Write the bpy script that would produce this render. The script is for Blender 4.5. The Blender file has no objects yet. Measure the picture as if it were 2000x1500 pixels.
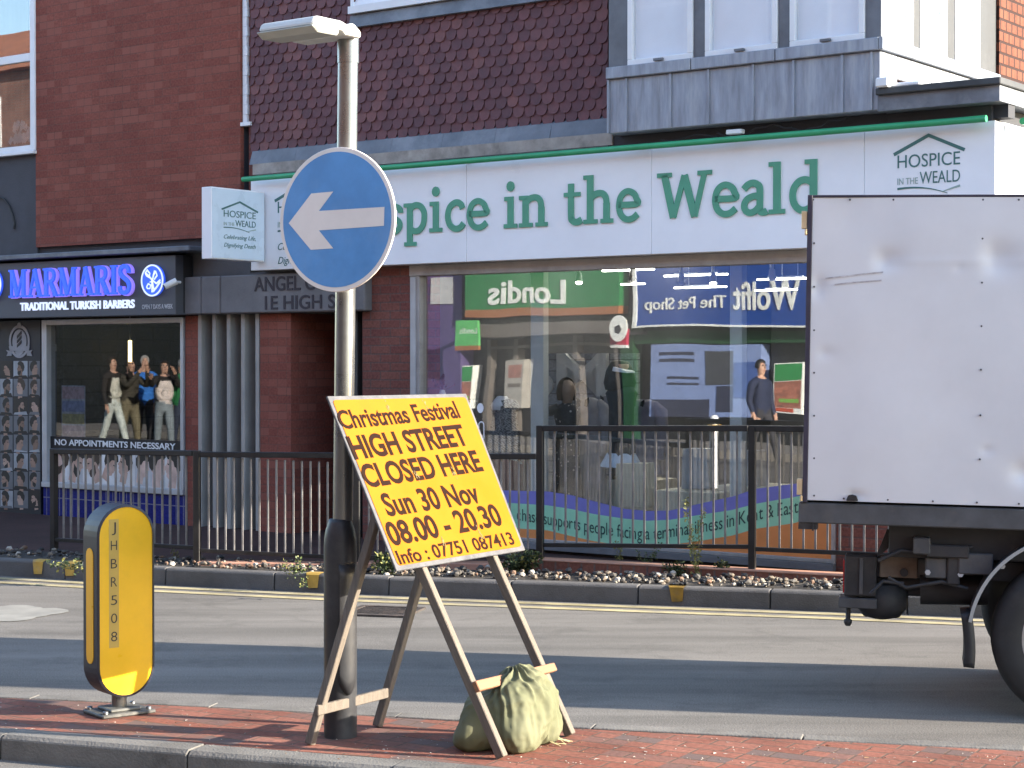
import bpy, bmesh, math, random
from math import sin, cos, tan, pi, radians, atan, sqrt, hypot
from mathutils import Vector, Matrix

# ------------------------------------------------------------------ camera, sky, sun, exposure
SC = bpy.context.scene
COL = SC.collection
FPX, CXP, CYP, EYE, HOR = 3600.0, 1000.0, 750.0, 1.585, 706.0
PITCH = atan((CYP - HOR) / FPX)
cam = bpy.data.cameras.new("camera")
cam.sensor_width = 36.0
cam.lens = 36.0 * FPX / 2000.0
cam.clip_start, cam.clip_end = 0.1, 500.0
camo = bpy.data.objects.new("camera", cam)
COL.objects.link(camo)
camo.location = (0, 0, EYE)
camo.rotation_euler = (pi / 2 - PITCH, 0, 0)
SC.camera = camo

SUN_EL, SUN_AZ = radians(18.7), radians(-11.0)      # azimuth from +x towards +y
sdir = Vector((cos(SUN_EL) * cos(SUN_AZ), cos(SUN_EL) * sin(SUN_AZ), sin(SUN_EL)))
W = bpy.data.worlds.new("World")
SC.world = W
W.use_nodes = True
nt = W.node_tree
sky = nt.nodes.new("ShaderNodeTexSky")
sky.sky_type = 'NISHITA'
sky.sun_disc = False
sky.sun_elevation = SUN_EL
sky.sun_rotation = pi / 2 - SUN_AZ
sky.dust_density = 0.6
sky.ozone_density = 1.3
bg = nt.nodes["Background"]
bg.inputs["Strength"].default_value = 0.12
nt.links.new(sky.outputs[0], bg.inputs[0])
sl = bpy.data.lights.new("sun", 'SUN')
sl.energy = 3.6
sl.angle = radians(0.5)
sl.color = (1.0, 0.90, 0.76)
so = bpy.data.objects.new("sun", sl)
COL.objects.link(so)
so.rotation_euler = sdir.to_track_quat('Z', 'Y').to_euler()
so.location = sdir * 40
SC.view_settings.view_transform = 'Standard'
SC.view_settings.look = 'None'
SC.view_settings.exposure = 2.5
SC.view_settings.gamma = 1.0
SC.cycles.max_bounces = 8
SC.cycles.transparent_max_bounces = 16
SC.cycles.caustics_reflective = False
SC.cycles.caustics_refractive = False

# ------------------------------------------------------------------ geometry helpers
R = random.Random(7)

def ray(px, py):
    x, z = (px - CXP) / FPX, -(py - CYP) / FPX
    return Vector((x, cos(PITCH) + z * sin(PITCH), z * cos(PITCH) - sin(PITCH)))

def on_z(px, py, z):
    d = ray(px, py)
    return Vector((0, 0, EYE)) + d * ((z - EYE) / d.z)

def at_y(px, py, y):
    d = ray(px, py)
    return Vector((0, 0, EYE)) + d * (y / d.y)

class Frame:
    """A local frame: s along u, d along the outward normal n, z up."""
    def __init__(self, o, u, n, k=None):
        self.o, self.u, self.n = Vector(o), Vector(u).normalized(), Vector(n).normalized()
        self.k = Vector(k).normalized() if k else Vector((0, 0, 1))
    def pt(self, s, d, z):
        return self.o + self.u * s + self.n * d + self.k * z
    def hit(self, px, py, d=0.0):
        r = ray(px, py)
        e = Vector((0, 0, EYE))
        p0 = self.o + self.n * d
        t = (p0 - e).dot(self.n) / r.dot(self.n)
        q = e + r * t - p0
        return q.dot(self.u), q.dot(self.k)
    def s(self, px, d=0.0):
        return self.hit(px, HOR, d)[0]
    def z(self, px, py, d=0.0):
        return self.hit(px, py, d)[1]

ORG = {}

class MB:
    """Collects shapes given in a frame's (s, d, z) and links them as one mesh object."""
    def __init__(self, fr=None):
        self.fr = fr or Frame((0, 0, 0), (1, 0, 0), (0, 1, 0))
        self.v, self.f, self.m, self.sm = [], [], [], []
        self.mi = 0
    def add(self, vs, fs, smooth=False):
        b = len(self.v)
        self.v += [tuple(p) for p in vs]
        for f in fs:
            self.f.append([b + i for i in f])
            self.m.append(self.mi)
            self.sm.append(smooth)
    def box(self, s0, s1, d0, d1, z0, z1):
        if s0 > s1: s0, s1 = s1, s0
        if d0 > d1: d0, d1 = d1, d0
        if z0 > z1: z0, z1 = z1, z0
        v = [(s, d, z) for z in (z0, z1) for d in (d0, d1) for s in (s0, s1)]
        self.add(v, [(0, 2, 3, 1), (4, 5, 7, 6), (0, 1, 5, 4), (2, 6, 7, 3), (0, 4, 6, 2), (1, 3, 7, 5)])
        return self
    def prism(self, poly, d0, d1, ax='d', smooth=False):
        """poly in (s,z) extruded along d; ax='z': poly in (s,d) extruded along z; ax='s': poly in (d,z) along s."""
        n = len(poly)
        def mk(p, h):
            return (p[0], h, p[1]) if ax == 'd' else ((p[0], p[1], h) if ax == 'z' else (h, p[0], p[1]))
        v = [mk(p, d0) for p in poly] + [mk(p, d1) for p in poly]
        b = len(self.v)
        self.add(v, [tuple(range(n)), tuple(range(2 * n - 1, n - 1, -1))])
        self.add(v, [], smooth)
        for i in range(n):
            j = (i + 1) % n
            self.f.append([b + i, b + n + i, b + n + j, b + j]); self.m.append(self.mi); self.sm.append(smooth)
        return self
    def quad(self, a, b, c, d):
        self.add([a, b, c, d], [(0, 1, 2, 3)])
        return self
    def thick(self, pts, w, d0, d1, closed=False, taper=None):
        """A stroke of width w along pts in (s,z), extruded from d0 to d1."""
        n = len(pts)
        L, Rr = [], []
        for i in range(n):
            if closed:
                a, c = pts[(i - 1) % n], pts[(i + 1) % n]
            else:
                a, c = pts[max(i - 1, 0)], pts[min(i + 1, n - 1)]
            tx, tz = c[0] - a[0], c[1] - a[1]
            l = hypot(tx, tz) or 1e-9
            k = 1.0
            if (closed or 0 < i < n - 1):
                b = pts[i]
                ux, uz = b[0] - a[0], b[1] - a[1]
                lu = hypot(ux, uz) or 1e-9
                cs = (ux * tx + uz * tz) / (lu * l)
                k = 1.0 / max(cs, 0.5)
            ww = w * (taper(i / (n - 1)) if taper else 1.0) / 2 * k
            nx, nz = -tz / l, tx / l
            L.append((pts[i][0] + nx * ww, pts[i][1] + nz * ww))
            Rr.append((pts[i][0] - nx * ww, pts[i][1] - nz * ww))
        v = [(p[0], d1, p[1]) for p in L] + [(p[0], d1, p[1]) for p in Rr]
        v += [(p[0], d0, p[1]) for p in L] + [(p[0], d0, p[1]) for p in Rr]
        fs = []
        m = n if closed else n - 1
        for i in range(m):
            j = (i + 1) % n
            fs += [(i, j, n + j, n + i), (2 * n + i, 3 * n + i, 3 * n + j, 2 * n + j),
                   (i, 2 * n + i, 2 * n + j, j), (n + i, n + j, 3 * n + j, 3 * n + i)]
        if not closed:
            fs += [(0, n, 3 * n, 2 * n), (n - 1, 3 * n - 1, 4 * n - 1, 2 * n - 1)]
        self.add(v, fs)
        return self
    def disc(self, c, rx, rz, d0, d1, n=40):
        self.prism([(c[0] + rx * cos(2 * pi * i / n), c[1] + rz * sin(2 * pi * i / n)) for i in range(n)], d0, d1)
        return self
    def tube(self, path, r, n=10, caps=True):
        """A round tube along a path of (s,d,z) points; r a number or one per point."""
        P = [Vector(p) for p in path]
        rr = r if isinstance(r, (list, tuple)) else [r] * len(P)
        ring = []
        up = Vector((0.13, 0.21, 0.97))
        for i, p in enumerate(P):
            t = (P[min(i + 1, len(P) - 1)] - P[max(i - 1, 0)]).normalized()
            a = t.cross(up)
            if a.length < 0.05: a = t.cross(Vector((1, 0, 0)))
            a.normalize()
            b = t.cross(a)
            ring.append([p + a * rr[i] * cos(2 * pi * k / n) + b * rr[i] * sin(2 * pi * k / n) for k in range(n)])
        v = [q for g in ring for q in g]
        fs = []
        for i in range(len(P) - 1):
            for k in range(n):
                fs.append((i * n + k, i * n + (k + 1) % n, (i + 1) * n + (k + 1) % n, (i + 1) * n + k))
        self.add(v, fs, True)
        if caps:
            self.add(ring[0], [tuple(range(n))]); self.add(ring[-1], [tuple(range(n))])
        return self
    def lathe(self, c, prof, n=28):
        """Profile of (r, z) turned about the vertical through c."""
        v = [(c[0] + r * cos(2 * pi * k / n), c[1] + r * sin(2 * pi * k / n), z) for r, z in prof for k in range(n)]
        fs = []
        for i in range(len(prof) - 1):
            for k in range(n):
                fs.append((i * n + k, i * n + (k + 1) % n, (i + 1) * n + (k + 1) % n, (i + 1) * n + k))
        self.add(v, fs, True)
        self.add(v[:n], [tuple(range(n))]); self.add(v[-n:], [tuple(range(n))])
        return self
    def bar(self, a, b, w, t, side):
        """A straight rectangular bar from a to b: width w along side, thickness t across."""
        a, b, side = Vector(a), Vector(b), Vector(side)
        ax = (b - a).normalized()
        side = (side - ax * side.dot(ax)).normalized()
        o = ax.cross(side)
        v = [p + side * sx * w / 2 + o * ox * t / 2 for p in (a, b) for sx, ox in ((-1, -1), (1, -1), (1, 1), (-1, 1))]
        self.add(v, [(0, 1, 2, 3), (7, 6, 5, 4), (0, 4, 5, 1), (1, 5, 6, 2), (2, 6, 7, 3), (3, 7, 4, 0)])
        return self
    def grid(self, fn, nu, nv, smooth=True):
        v = [fn(i / nu, j / nv) for j in range(nv + 1) for i in range(nu + 1)]
        fs = [(j * (nu + 1) + i, j * (nu + 1) + i + 1, (j + 1) * (nu + 1) + i + 1, (j + 1) * (nu + 1) + i)
              for j in range(nv) for i in range(nu)]
        self.add(v, fs, smooth)
        return self
    def build(self, name, mats, parent=None, bevel=0.0, seg=1, fix=True, sub=0):
        if not isinstance(mats, (list, tuple)): mats = [mats]
        me = bpy.data.meshes.new(name)
        org = ORG.get(parent.name, Vector((0, 0, 0))) if parent else Vector((0, 0, 0))
        wv = [self.fr.pt(*p) - org for p in self.v]
        me.from_pydata([tuple(p) for p in wv], [], self.f)
        for m in mats: me.materials.append(m)
        uv = me.uv_layers.new(name="UVMap").data
        for p in me.polygons:
            p.material_index = self.m[p.index]
            p.use_smooth = self.sm[p.index]
            idx = self.f[p.index]
            q = [Vector(self.v[i]) for i in idx]
            nn = Vector((0, 0, 0))
            for i in range(len(q)):
                nn += q[i].cross(q[(i + 1) % len(q)])
            ax = max(range(3), key=lambda i: abs(nn[i]))
            for li, a in zip(p.loop_indices, q):
                uv[li].uv = (a[1], a[2]) if ax == 0 else ((a[0], a[2]) if ax == 1 else (a[0], a[1]))
        if fix:
            bm = bmesh.new(); bm.from_mesh(me)
            bmesh.ops.recalc_face_normals(bm, faces=bm.faces)
            bm.to_mesh(me); bm.free()
        o = bpy.data.objects.new(name, me)
        COL.objects.link(o)
        if parent:
            o.parent = parent
            ORG[o.name] = org
        if bevel:
            md = o.modifiers.new("bevel", 'BEVEL')
            md.width, md.segments, md.limit_method, md.angle_limit = bevel, seg, 'ANGLE', radians(40)
        if sub:
            md = o.modifiers.new("sub", 'SUBSURF'); md.levels = md.render_levels = sub
        return o

def tag(o, label, cat, group=None):
    o["label"] = label; o["category"] = cat
    if group: o["group"] = group
    return o

def thing(name, label, cat, loc, group=None):
    o = bpy.data.objects.new(name, None)
    o.empty_display_size = 0.2
    COL.objects.link(o)
    o.location = loc
    ORG[o.name] = Vector(loc)
    return tag(o, label, cat, group)

def kind(o, k):
    o["kind"] = k
    return o

# ------------------------------------------------------------------ materials
def lin(r, g, b):
    f = lambda c: (c / 255 / 12.92) if c / 255 <= 0.04045 else ((c / 255 + 0.055) / 1.055) ** 2.4
    return (f(r), f(g), f(b), 1.0)

def L(nt, a, b): nt.links.new(a, b)

def newmat(name):
    m = bpy.data.materials.new(name)
    m.use_nodes = True
    t = m.node_tree
    return m, t, t.nodes["Principled BSDF"]

def node(t, kind, **kw):
    n = t.nodes.new(kind)
    for k, v in kw.items():
        if k in n.inputs.keys(): n.inputs[k].default_value = v
        else: setattr(n, k, v)
    return n

def mixc(t, fac, a, b, mode='MIX'):
    n = t.nodes.new("ShaderNodeMix")
    n.data_type = 'RGBA'; n.blend_type = mode
    for sock, val in ((n.inputs[0], fac), (n.inputs[6], a), (n.inputs[7], b)):
        if hasattr(val, "links") or isinstance(val, bpy.types.NodeSocket): t.links.new(val, sock)
        else: sock.default_value = val
    return n.outputs[2]

def ramp(t, src, stops):
    n = t.nodes.new("ShaderNodeValToRGB")
    e = n.color_ramp.elements
    while len(e) < len(stops): e.new(0.5)
    for q, (p, c) in zip(e, stops):
        q.position = p; q.color = c if len(c) == 4 else (*c, 1)
    t.links.new(src, n.inputs[0])
    return n.outputs[0]

def g(v): return (v, v, v, 1)

def M(name, c, rough=0.6, metal=0.0, var=0.18, scale=6.0, bump=0.0, bscale=60.0, spec=0.4, dirt=0.0, dirtc=(0.05, 0.045, 0.04, 1), uv=False, stretch=(1, 1, 1)):
    """Plain surface with uneven tone, optional grain and blotches of dirt."""
    m, t, p = newmat(name)
    c = tuple(c) if len(c) == 4 else (*c, 1)
    tc = node(t, "ShaderNodeTexCoord")
    mp = node(t, "ShaderNodeMapping"); mp.inputs["Scale"].default_value = stretch
    L(t, tc.outputs["UV" if uv else "Object"], mp.inputs[0])
    n1 = node(t, "ShaderNodeTexNoise", Scale=scale, Detail=6.0, Roughness=0.62)
    L(t, mp.outputs[0], n1.inputs["Vector"])
    f = ramp(t, n1.outputs[0], [(0.3, g(1 - var)), (0.7, g(1 + var))])
    col = mixc(t, 1.0, c, f, 'MULTIPLY')
    if dirt > 0:
        n2 = node(t, "ShaderNodeTexNoise", Scale=scale * 0.55, Detail=8.0, Roughness=0.7)
        L(t, mp.outputs[0], n2.inputs["Vector"])
        k = ramp(t, n2.outputs[0], [(0.5, g(0)), (0.72, g(dirt))])
        col = mixc(t, k, col, dirtc)
    L(t, col, p.inputs["Base Color"])
    r = ramp(t, n1.outputs[0], [(0.25, g(max(rough - 0.1, 0.02))), (0.75, g(min(rough + 0.1, 1)))])
    L(t, r, p.inputs["Roughness"])
    p.inputs["Metallic"].default_value = metal
    p.inputs["Specular IOR Level"].default_value = spec
    if bump:
        n3 = node(t, "ShaderNodeTexNoise", Scale=bscale, Detail=5.0)
        L(t, mp.outputs[0], n3.inputs["Vector"])
        b = node(t, "ShaderNodeBump", Strength=bump, Distance=0.01)
        L(t, n3.outputs[0], b.inputs["Height"]); L(t, b.outputs[0], p.inputs["Normal"])
    return m

def brickmat(name, c1, c2, mortar, bw=0.225, bh=0.075, ms=0.008, rough=0.85, bump=0.5, odd=None, rot=0.0, spread=0.35):
    m, t, p = newmat(name)
    tc = node(t, "ShaderNodeTexCoord")
    mp = node(t, "ShaderNodeMapping"); mp.inputs["Rotation"].default_value = (0, 0, rot)
    L(t, tc.outputs["UV"], mp.inputs[0])
    b = node(t, "ShaderNodeTexBrick")
    b.offset = 0.5
    for k, v in (("Color1", c1), ("Color2", c2), ("Mortar", mortar), ("Scale", 1.0), ("Mortar Size", ms), ("Mortar Smooth", 0.3), ("Bias", 0.0), ("Brick Width", bw), ("Row Height", bh)):
        b.inputs[k].default_value = v
    L(t, mp.outputs[0], b.inputs["Vector"])
    n0 = node(t, "ShaderNodeTexNoise", Scale=1.7, Detail=5.0, Roughness=0.6)
    L(t, mp.outputs[0], n0.inputs["Vector"])
    col = mixc(t, 1.0, b.outputs["Color"], ramp(t, n0.outputs[0], [(0.3, g(1 - spread)), (0.72, g(1 + spread))]), 'MULTIPLY')
    n1 = node(t, "ShaderNodeTexNoise", Scale=45.0, Detail=4.0)
    L(t, mp.outputs[0], n1.inputs["Vector"])
    col = mixc(t, 1.0, col, ramp(t, n1.outputs[0], [(0.3, g(0.78)), (0.7, g(1.2))]), 'MULTIPLY')
    if odd:
        w = node(t, "ShaderNodeTexWhiteNoise")
        # one random tone per brick
        sx = node(t, "ShaderNodeSeparateXYZ"); L(t, mp.outputs[0], sx.inputs[0])
        ry = node(t, "ShaderNodeMath", operation='DIVIDE'); L(t, sx.outputs[1], ry.inputs[0]); ry.inputs[1].default_value = bh
        fy = node(t, "ShaderNodeMath", operation='FLOOR'); L(t, ry.outputs[0], fy.inputs[0])
        md = node(t, "ShaderNodeMath", operation='MODULO'); L(t, fy.outputs[0], md.inputs[0]); md.inputs[1].default_value = 2.0
        ab = node(t, "ShaderNodeMath", operation='ABSOLUTE'); L(t, md.outputs[0], ab.inputs[0])
        hx = node(t, "ShaderNodeMath", operation='MULTIPLY'); L(t, ab.outputs[0], hx.inputs[0]); hx.inputs[1].default_value = 0.5
        rx = node(t, "ShaderNodeMath", operation='DIVIDE'); L(t, sx.outputs[0], rx.inputs[0]); rx.inputs[1].default_value = bw
        ax = node(t, "ShaderNodeMath", operation='SUBTRACT'); L(t, rx.outputs[0], ax.inputs[0]); L(t, hx.outputs[0], ax.inputs[1])
        fx = node(t, "ShaderNodeMath", operation='FLOOR'); L(t, ax.outputs[0], fx.inputs[0])
        cb = node(t, "ShaderNodeCombineXYZ"); L(t, fx.outputs[0], cb.inputs[0]); L(t, fy.outputs[0], cb.inputs[1])
        L(t, cb.outputs[0], w.inputs["Vector"])
        k = ramp(t, w.outputs["Value"], [(0.66, g(0)), (0.9, g(0.85))])
        k2 = mixc(t, 1.0, k, ramp(t, b.outputs["Fac"], [(0.0, g(1)), (0.6, g(0))]), 'MULTIPLY')
        col = mixc(t, k2, col, odd)
    L(t, col, p.inputs["Base Color"])
    p.inputs["Roughness"].default_value = rough
    p.inputs["Specular IOR Level"].default_value = 0.25
    bp = node(t, "ShaderNodeBump", Strength=bump, Distance=0.006); bp.invert = True
    L(t, b.outputs["Fac"], bp.inputs["Height"])
    b2 = node(t, "ShaderNodeBump", Strength=0.25, Distance=0.006)
    L(t, n1.outputs[0], b2.inputs["Height"]); L(t, bp.outputs[0], b2.inputs["Normal"])
    L(t, b2.outputs[0], p.inputs["Normal"])
    return m

def glassmat(name, tint=(0.85, 0.9, 0.92, 1), base=0.07, wob=0.02, ior=1.6):
    """Window glass: mostly clear, mirrors more at a slant."""
    m, t, p = newmat(name)
    t.nodes.remove(p)
    out = t.nodes["Material Output"]
    tr = node(t, "ShaderNodeBsdfTransparent"); tr.inputs[0].default_value = tint
    gl = node(t, "ShaderNodeBsdfGlossy"); gl.inputs["Roughness"].default_value = 0.0
    gl.inputs["Color"].default_value = (1, 1, 1, 1)
    lw = node(t, "ShaderNodeLayerWeight", Blend=0.5)
    p5 = node(t, "ShaderNodeMath", operation='POWER'); p5.inputs[1].default_value = 5.0
    L(t, lw.outputs["Facing"], p5.inputs[0])
    ad = node(t, "ShaderNodeMath", operation='MULTIPLY_ADD'); ad.inputs[1].default_value = 1 - base; ad.inputs[2].default_value = base
    L(t, p5.outputs[0], ad.inputs[0])
    mx = node(t, "ShaderNodeMixShader")
    L(t, ad.outputs[0], mx.inputs[0]); L(t, tr.outputs[0], mx.inputs[1]); L(t, gl.outputs[0], mx.inputs[2])
    if wob:
        tc = node(t, "ShaderNodeTexCoord")
        n = node(t, "ShaderNodeTexNoise", Scale=0.9, Detail=1.0)
        L(t, tc.outputs["Object"], n.inputs["Vector"])
        b = node(t, "ShaderNodeBump", Strength=wob, Distance=0.1)
        L(t, n.outputs[0], b.inputs["Height"]); L(t, b.outputs[0], gl.inputs["Normal"])
    L(t, mx.outputs[0], out.inputs[0])
    return m

def emit(name, c, k):
    m, t, p = newmat(name)
    p.inputs["Base Color"].default_value = c
    p.inputs["Emission Color"].default_value = c
    p.inputs["Emission Strength"].default_value = k
    return m

# ------------------------------------------------------------------ lettering
_fc = {}
def textdata(s, bold=0.0, extr=0.0, shear=0.0, spacing=1.0):
    cu = bpy.data.curves.new("text", 'FONT')
    cu.body = s; cu.size = 1.0; cu.offset = bold; cu.extrude = 0.0; cu.shear = shear; cu.space_character = spacing
    cu.resolution_u = 4
    o = bpy.data.objects.new("text", cu)
    COL.objects.link(o)
    dg = bpy.context.evaluated_depsgraph_get()
    me = bpy.data.meshes.new_from_object(o.evaluated_get(dg))
    v = [tuple(q.co) for q in me.vertices]
    f = [list(p.vertices) for p in me.polygons]
    bpy.data.objects.remove(o); bpy.data.curves.remove(cu); bpy.data.meshes.remove(me)
    return v, f

def capheight():
    if "H" not in _fc:
        v, f = textdata("H")
        _fc["H"] = max(q[1] for q in v)
    return _fc["H"]

def text(mb, s, s0, s1, z0, h, d, bold=0.0, z1=None, flip=False, depth=0.002, shear=0.0, spacing=1.0, centre=False):
    """Set s into mb between s0 and s1 on the baseline z0 (z1 at the far end), capital height h, front at d; flip runs it along -s."""
    v, f = textdata(s, bold, shear=shear, spacing=spacing)
    if not v: return
    x0, x1 = min(q[0] for q in v), max(q[0] for q in v)
    ch = capheight()
    z1 = z0 if z1 is None else z1
    def put(q):
        k = (q[0] - x0) / (x1 - x0)
        ss = s0 + (s1 - s0) * k
        return (ss, d, z0 + (z1 - z0) * k + q[1] / ch * h)
    P = [put(q) for q in v]
    Q = [(a, d - depth, c) for a, b, c in P]
    n = len(P)
    cnt = {}
    for q in f:
        for i in range(len(q)):
            e = (q[i], q[(i + 1) % len(q)])
            cnt[e] = cnt.get(e, 0) + 1
    side = [(a, b, b + n, a + n) for a, b in cnt if (b, a) not in cnt]
    mb.add(P + Q, f + side)

def arc(cx, cz, rx, rz, a0, a1, n=14):
    return [(cx + rx * cos(radians(a0 + (a1 - a0) * i / n)), cz + rz * sin(radians(a0 + (a1 - a0) * i / n))) for i in range(n + 1)]

# slab-serif strokes: x-height 1, stem 0.2, (list of (points, width)), advance
def slab():
    S, T = 0.225, 0.13
    G = {}
    def stem(x, z0, z1): return ([(x, z0), (x, z1)], S)
    def ser(x0, x1, z): return ([(x0, z), (x1, z)], T)
    G['H'] = ([stem(.24, 0, 1.4), stem(1.02, 0, 1.4), ([(.24, .74), (1.02, .74)], .15), ser(0, .48, T/2), ser(.78, 1.26, T/2), ser(0, .48, 1.4-T/2), ser(.78, 1.26, 1.4-T/2)], 1.36)
    G['o'] = ([(arc(.46, .5, .355, .43, 0, 360, 28), S)], .98)
    G['s'] = ([([(.64, .70), (.63, .80), (.52, .90), (.36, .92), (.2, .86), (.15, .74), (.2, .63), (.36, .54), (.5, .47), (.6, .38), (.61, .24), (.5, .11), (.34, .07), (.17, .12), (.08, .24), (.08, .30)], .19)], .78)
    G['p'] = ([stem(.24, -.42, 1.0), ser(0, .3, 1-T/2), ser(.02, .5, -.42+T/2), ([(.24, .78), (.36, .89), (.52, .93), (.68, .87), (.80, .7), (.82, .5), (.78, .28), (.66, .12), (.5, .06), (.36, .09), (.24, .16)], .2)], 1.03)
    G['i'] = ([stem(.25, 0, 1.0), ser(.02, .3, 1-T/2), ser(0, .5, T/2), (arc(.25, 1.33, .07, .085, 0, 360, 12), .15)], .58)
    G['c'] = ([([(.72, .72), (.66, .85), (.52, .93), (.38, .9), (.24, .8), (.16, .62), (.15, .42), (.22, .22), (.36, .1), (.52, .07), (.66, .12), (.76, .24)], .2)], .84)
    G['e'] = ([([(.14, .53), (.78, .53), (.76, .7), (.68, .84), (.5, .93), (.32, .88), (.2, .74), (.15, .5), (.2, .26), (.34, .11), (.5, .07), (.66, .11), (.8, .22)], .19)], .92)
    G['n'] = ([stem(.24, 0, 1.0), ser(0, .3, 1-T/2), ser(0, .5, T/2), stem(.83, 0, .62), ser(.62, 1.06, T/2), ([(.24, .76), (.38, .88), (.55, .93), (.70, .9), (.8, .78), (.83, .6)], .2)], 1.12)
    G['t'] = ([([(.28, 1.28), (.28, .3), (.32, .15), (.42, .08), (.54, .08), (.66, .14)], .21), ([(.02, .94), (.62, .94)], .13)], .74)
    G['h'] = ([stem(.24, 0, 1.5), ser(0, .3, 1.5-T/2), ser(0, .5, T/2), stem(.83, 0, .62), ser(.62, 1.06, T/2), ([(.24, .76), (.38, .88), (.55, .93), (.70, .9), (.8, .78), (.83, .6)], .2)], 1.12)
    G['W'] = ([([(.24, 1.34), (.54, .05)], S), ([(.54, .05), (.9, 1.3)], .17), ([(.9, 1.3), (1.24, .05)], S), ([(1.24, .05), (1.56, 1.34)], .17), ser(0, .48, 1.4-T/2), ser(1.34, 1.8, 1.4-T/2)], 1.76)
    G['a'] = ([([(.14, .76), (.26, .88), (.42, .93), (.56, .88), (.64, .74), (.64, .2), (.68, .08), (.8, .07), (.86, .1)], .2), ([(.64, .56), (.42, .54), (.24, .46), (.15, .3), (.2, .14), (.34, .07), (.5, .12), (.64, .26)], .19)], .92)
    G['l'] = ([stem(.25, 0, 1.5), ser(0, .3, 1.5-T/2), ser(0, .5, T/2)], .58)
    G['d'] = ([stem(.78, .0, 1.5), ser(.52, .8, 1.5-T/2), ser(.78, 1.02, T/2), ([(.78, .2), (.64, .1), (.5, .06), (.34, .1), (.2, .26), (.15, .5), (.2, .72), (.34, .88), (.5, .93), (.64, .9), (.78, .8)], .2)], 1.06)
    G[' '] = ([], .46)
    return G
SLAB = slab()

def roman():
    """High-contrast serif capitals, cap height 1."""
    T, S, h = .07, .17, .08
    G = {}
    G['M'] = ([([(.16, .03), (.16, .97)], h), ([(.17, .97), (.5, .03)], S), ([(.5, .05), (.83, .97)], h), ([(.83, .03), (.83, .97)], S), ([(.02, T/2), (.3, T/2)], T), ([(.66, T/2), (.99, T/2)], T), ([(.02, 1-T/2), (.26, 1-T/2)], T), ([(.76, 1-T/2), (.99, 1-T/2)], T)], 1.04)
    G['A'] = ([([(.14, .03), (.42, .99)], h), ([(.4, .99), (.7, .03)], S), ([(.22, .34), (.6, .34)], T), ([(0, T/2), (.28, T/2)], T), ([(.54, T/2), (.86, T/2)], T)], .88)
    G['R'] = ([([(.17, .03), (.17, .97)], S), ([(.2, .95), (.42, .94), (.55, .88), (.6, .75), (.55, .6), (.42, .53), (.2, .51)], .12), ([(.4, .52), (.68, .05)], S), ([(.02, T/2), (.34, T/2)], T), ([(.56, T/2), (.8, T/2)], T), ([(.02, 1-T/2), (.3, 1-T/2)], T)], .82)
    G['I'] = ([([(.2, .03), (.2, .97)], S), ([(.03, T/2), (.37, T/2)], T), ([(.03, 1-T/2), (.37, 1-T/2)], T)], .42)
    G['S'] = ([([(.54, .72), (.53, .84), (.44, .93), (.3, .95), (.16, .89), (.11, .77), (.18, .64), (.33, .54), (.48, .44), (.56, .3), (.52, .14), (.4, .06), (.25, .05), (.12, .12), (.08, .27)], .145)], .64)
    return G
ROMAN = roman()

def smooth(p, n=5):
    """A rounder path through the same points."""
    closed = hypot(p[0][0] - p[-1][0], p[0][1] - p[-1][1]) < 1e-4
    if closed: return p
    out = []
    for i in range(len(p) - 1):
        a, b, c, d = p[max(i - 1, 0)], p[i], p[i + 1], p[min(i + 2, len(p) - 1)]
        for k in range(n):
            t = k / n
            out.append(tuple(.5 * (2 * b[j] + (c[j] - a[j]) * t + (2 * a[j] - 5 * b[j] + 4 * c[j] - d[j]) * t * t + (3 * b[j] - a[j] - 3 * c[j] + d[j]) * t ** 3) for j in (0, 1)))
    return out + [p[-1]]

def strokes(mb, G, s, s0, s1, z0, unit, d0, d1, z1=None, space=0.0):
    """Set the stroke letters of s between s0 and s1, one unit of height = unit metres."""
    tot = sum(G[c][1] + space for c in s) - space
    k = (s1 - s0) / tot
    z1 = z0 if z1 is None else z1
    x, e = 0.0, 0
    for c in s:
        st, adv = G[c]
        for pts, w in st:
            if len(pts) >= 6: pts = smooth(pts)
            P = [(s0 + (x + a) * k, z0 + b * unit + (z1 - z0) * (x + a) / tot) for a, b in pts]
            cl = len(P) > 3 and hypot(P[0][0] - P[-1][0], P[0][1] - P[-1][1]) < 1e-4
            if cl: P = P[:-1]
            e += 1
            mb.thick(P, w * (k + unit) / 2, d0, d1 + 0.0004 * (e % 4), closed=cl)
        x += adv + space
# ------------------------------------------------------------------ the street: road, pavement, kerbs, island
ROAD_Z, PAVE_Z = -0.10, 0.03
AF = atan(3600.0 / 4869.0)                                   # facade turn from the picture plane
FA = Frame(at_y(1300, HOR, 14.4), (cos(AF), -sin(AF), 0), (-sin(AF), -cos(AF), 0))
FA.o.z = 0.0

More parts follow.
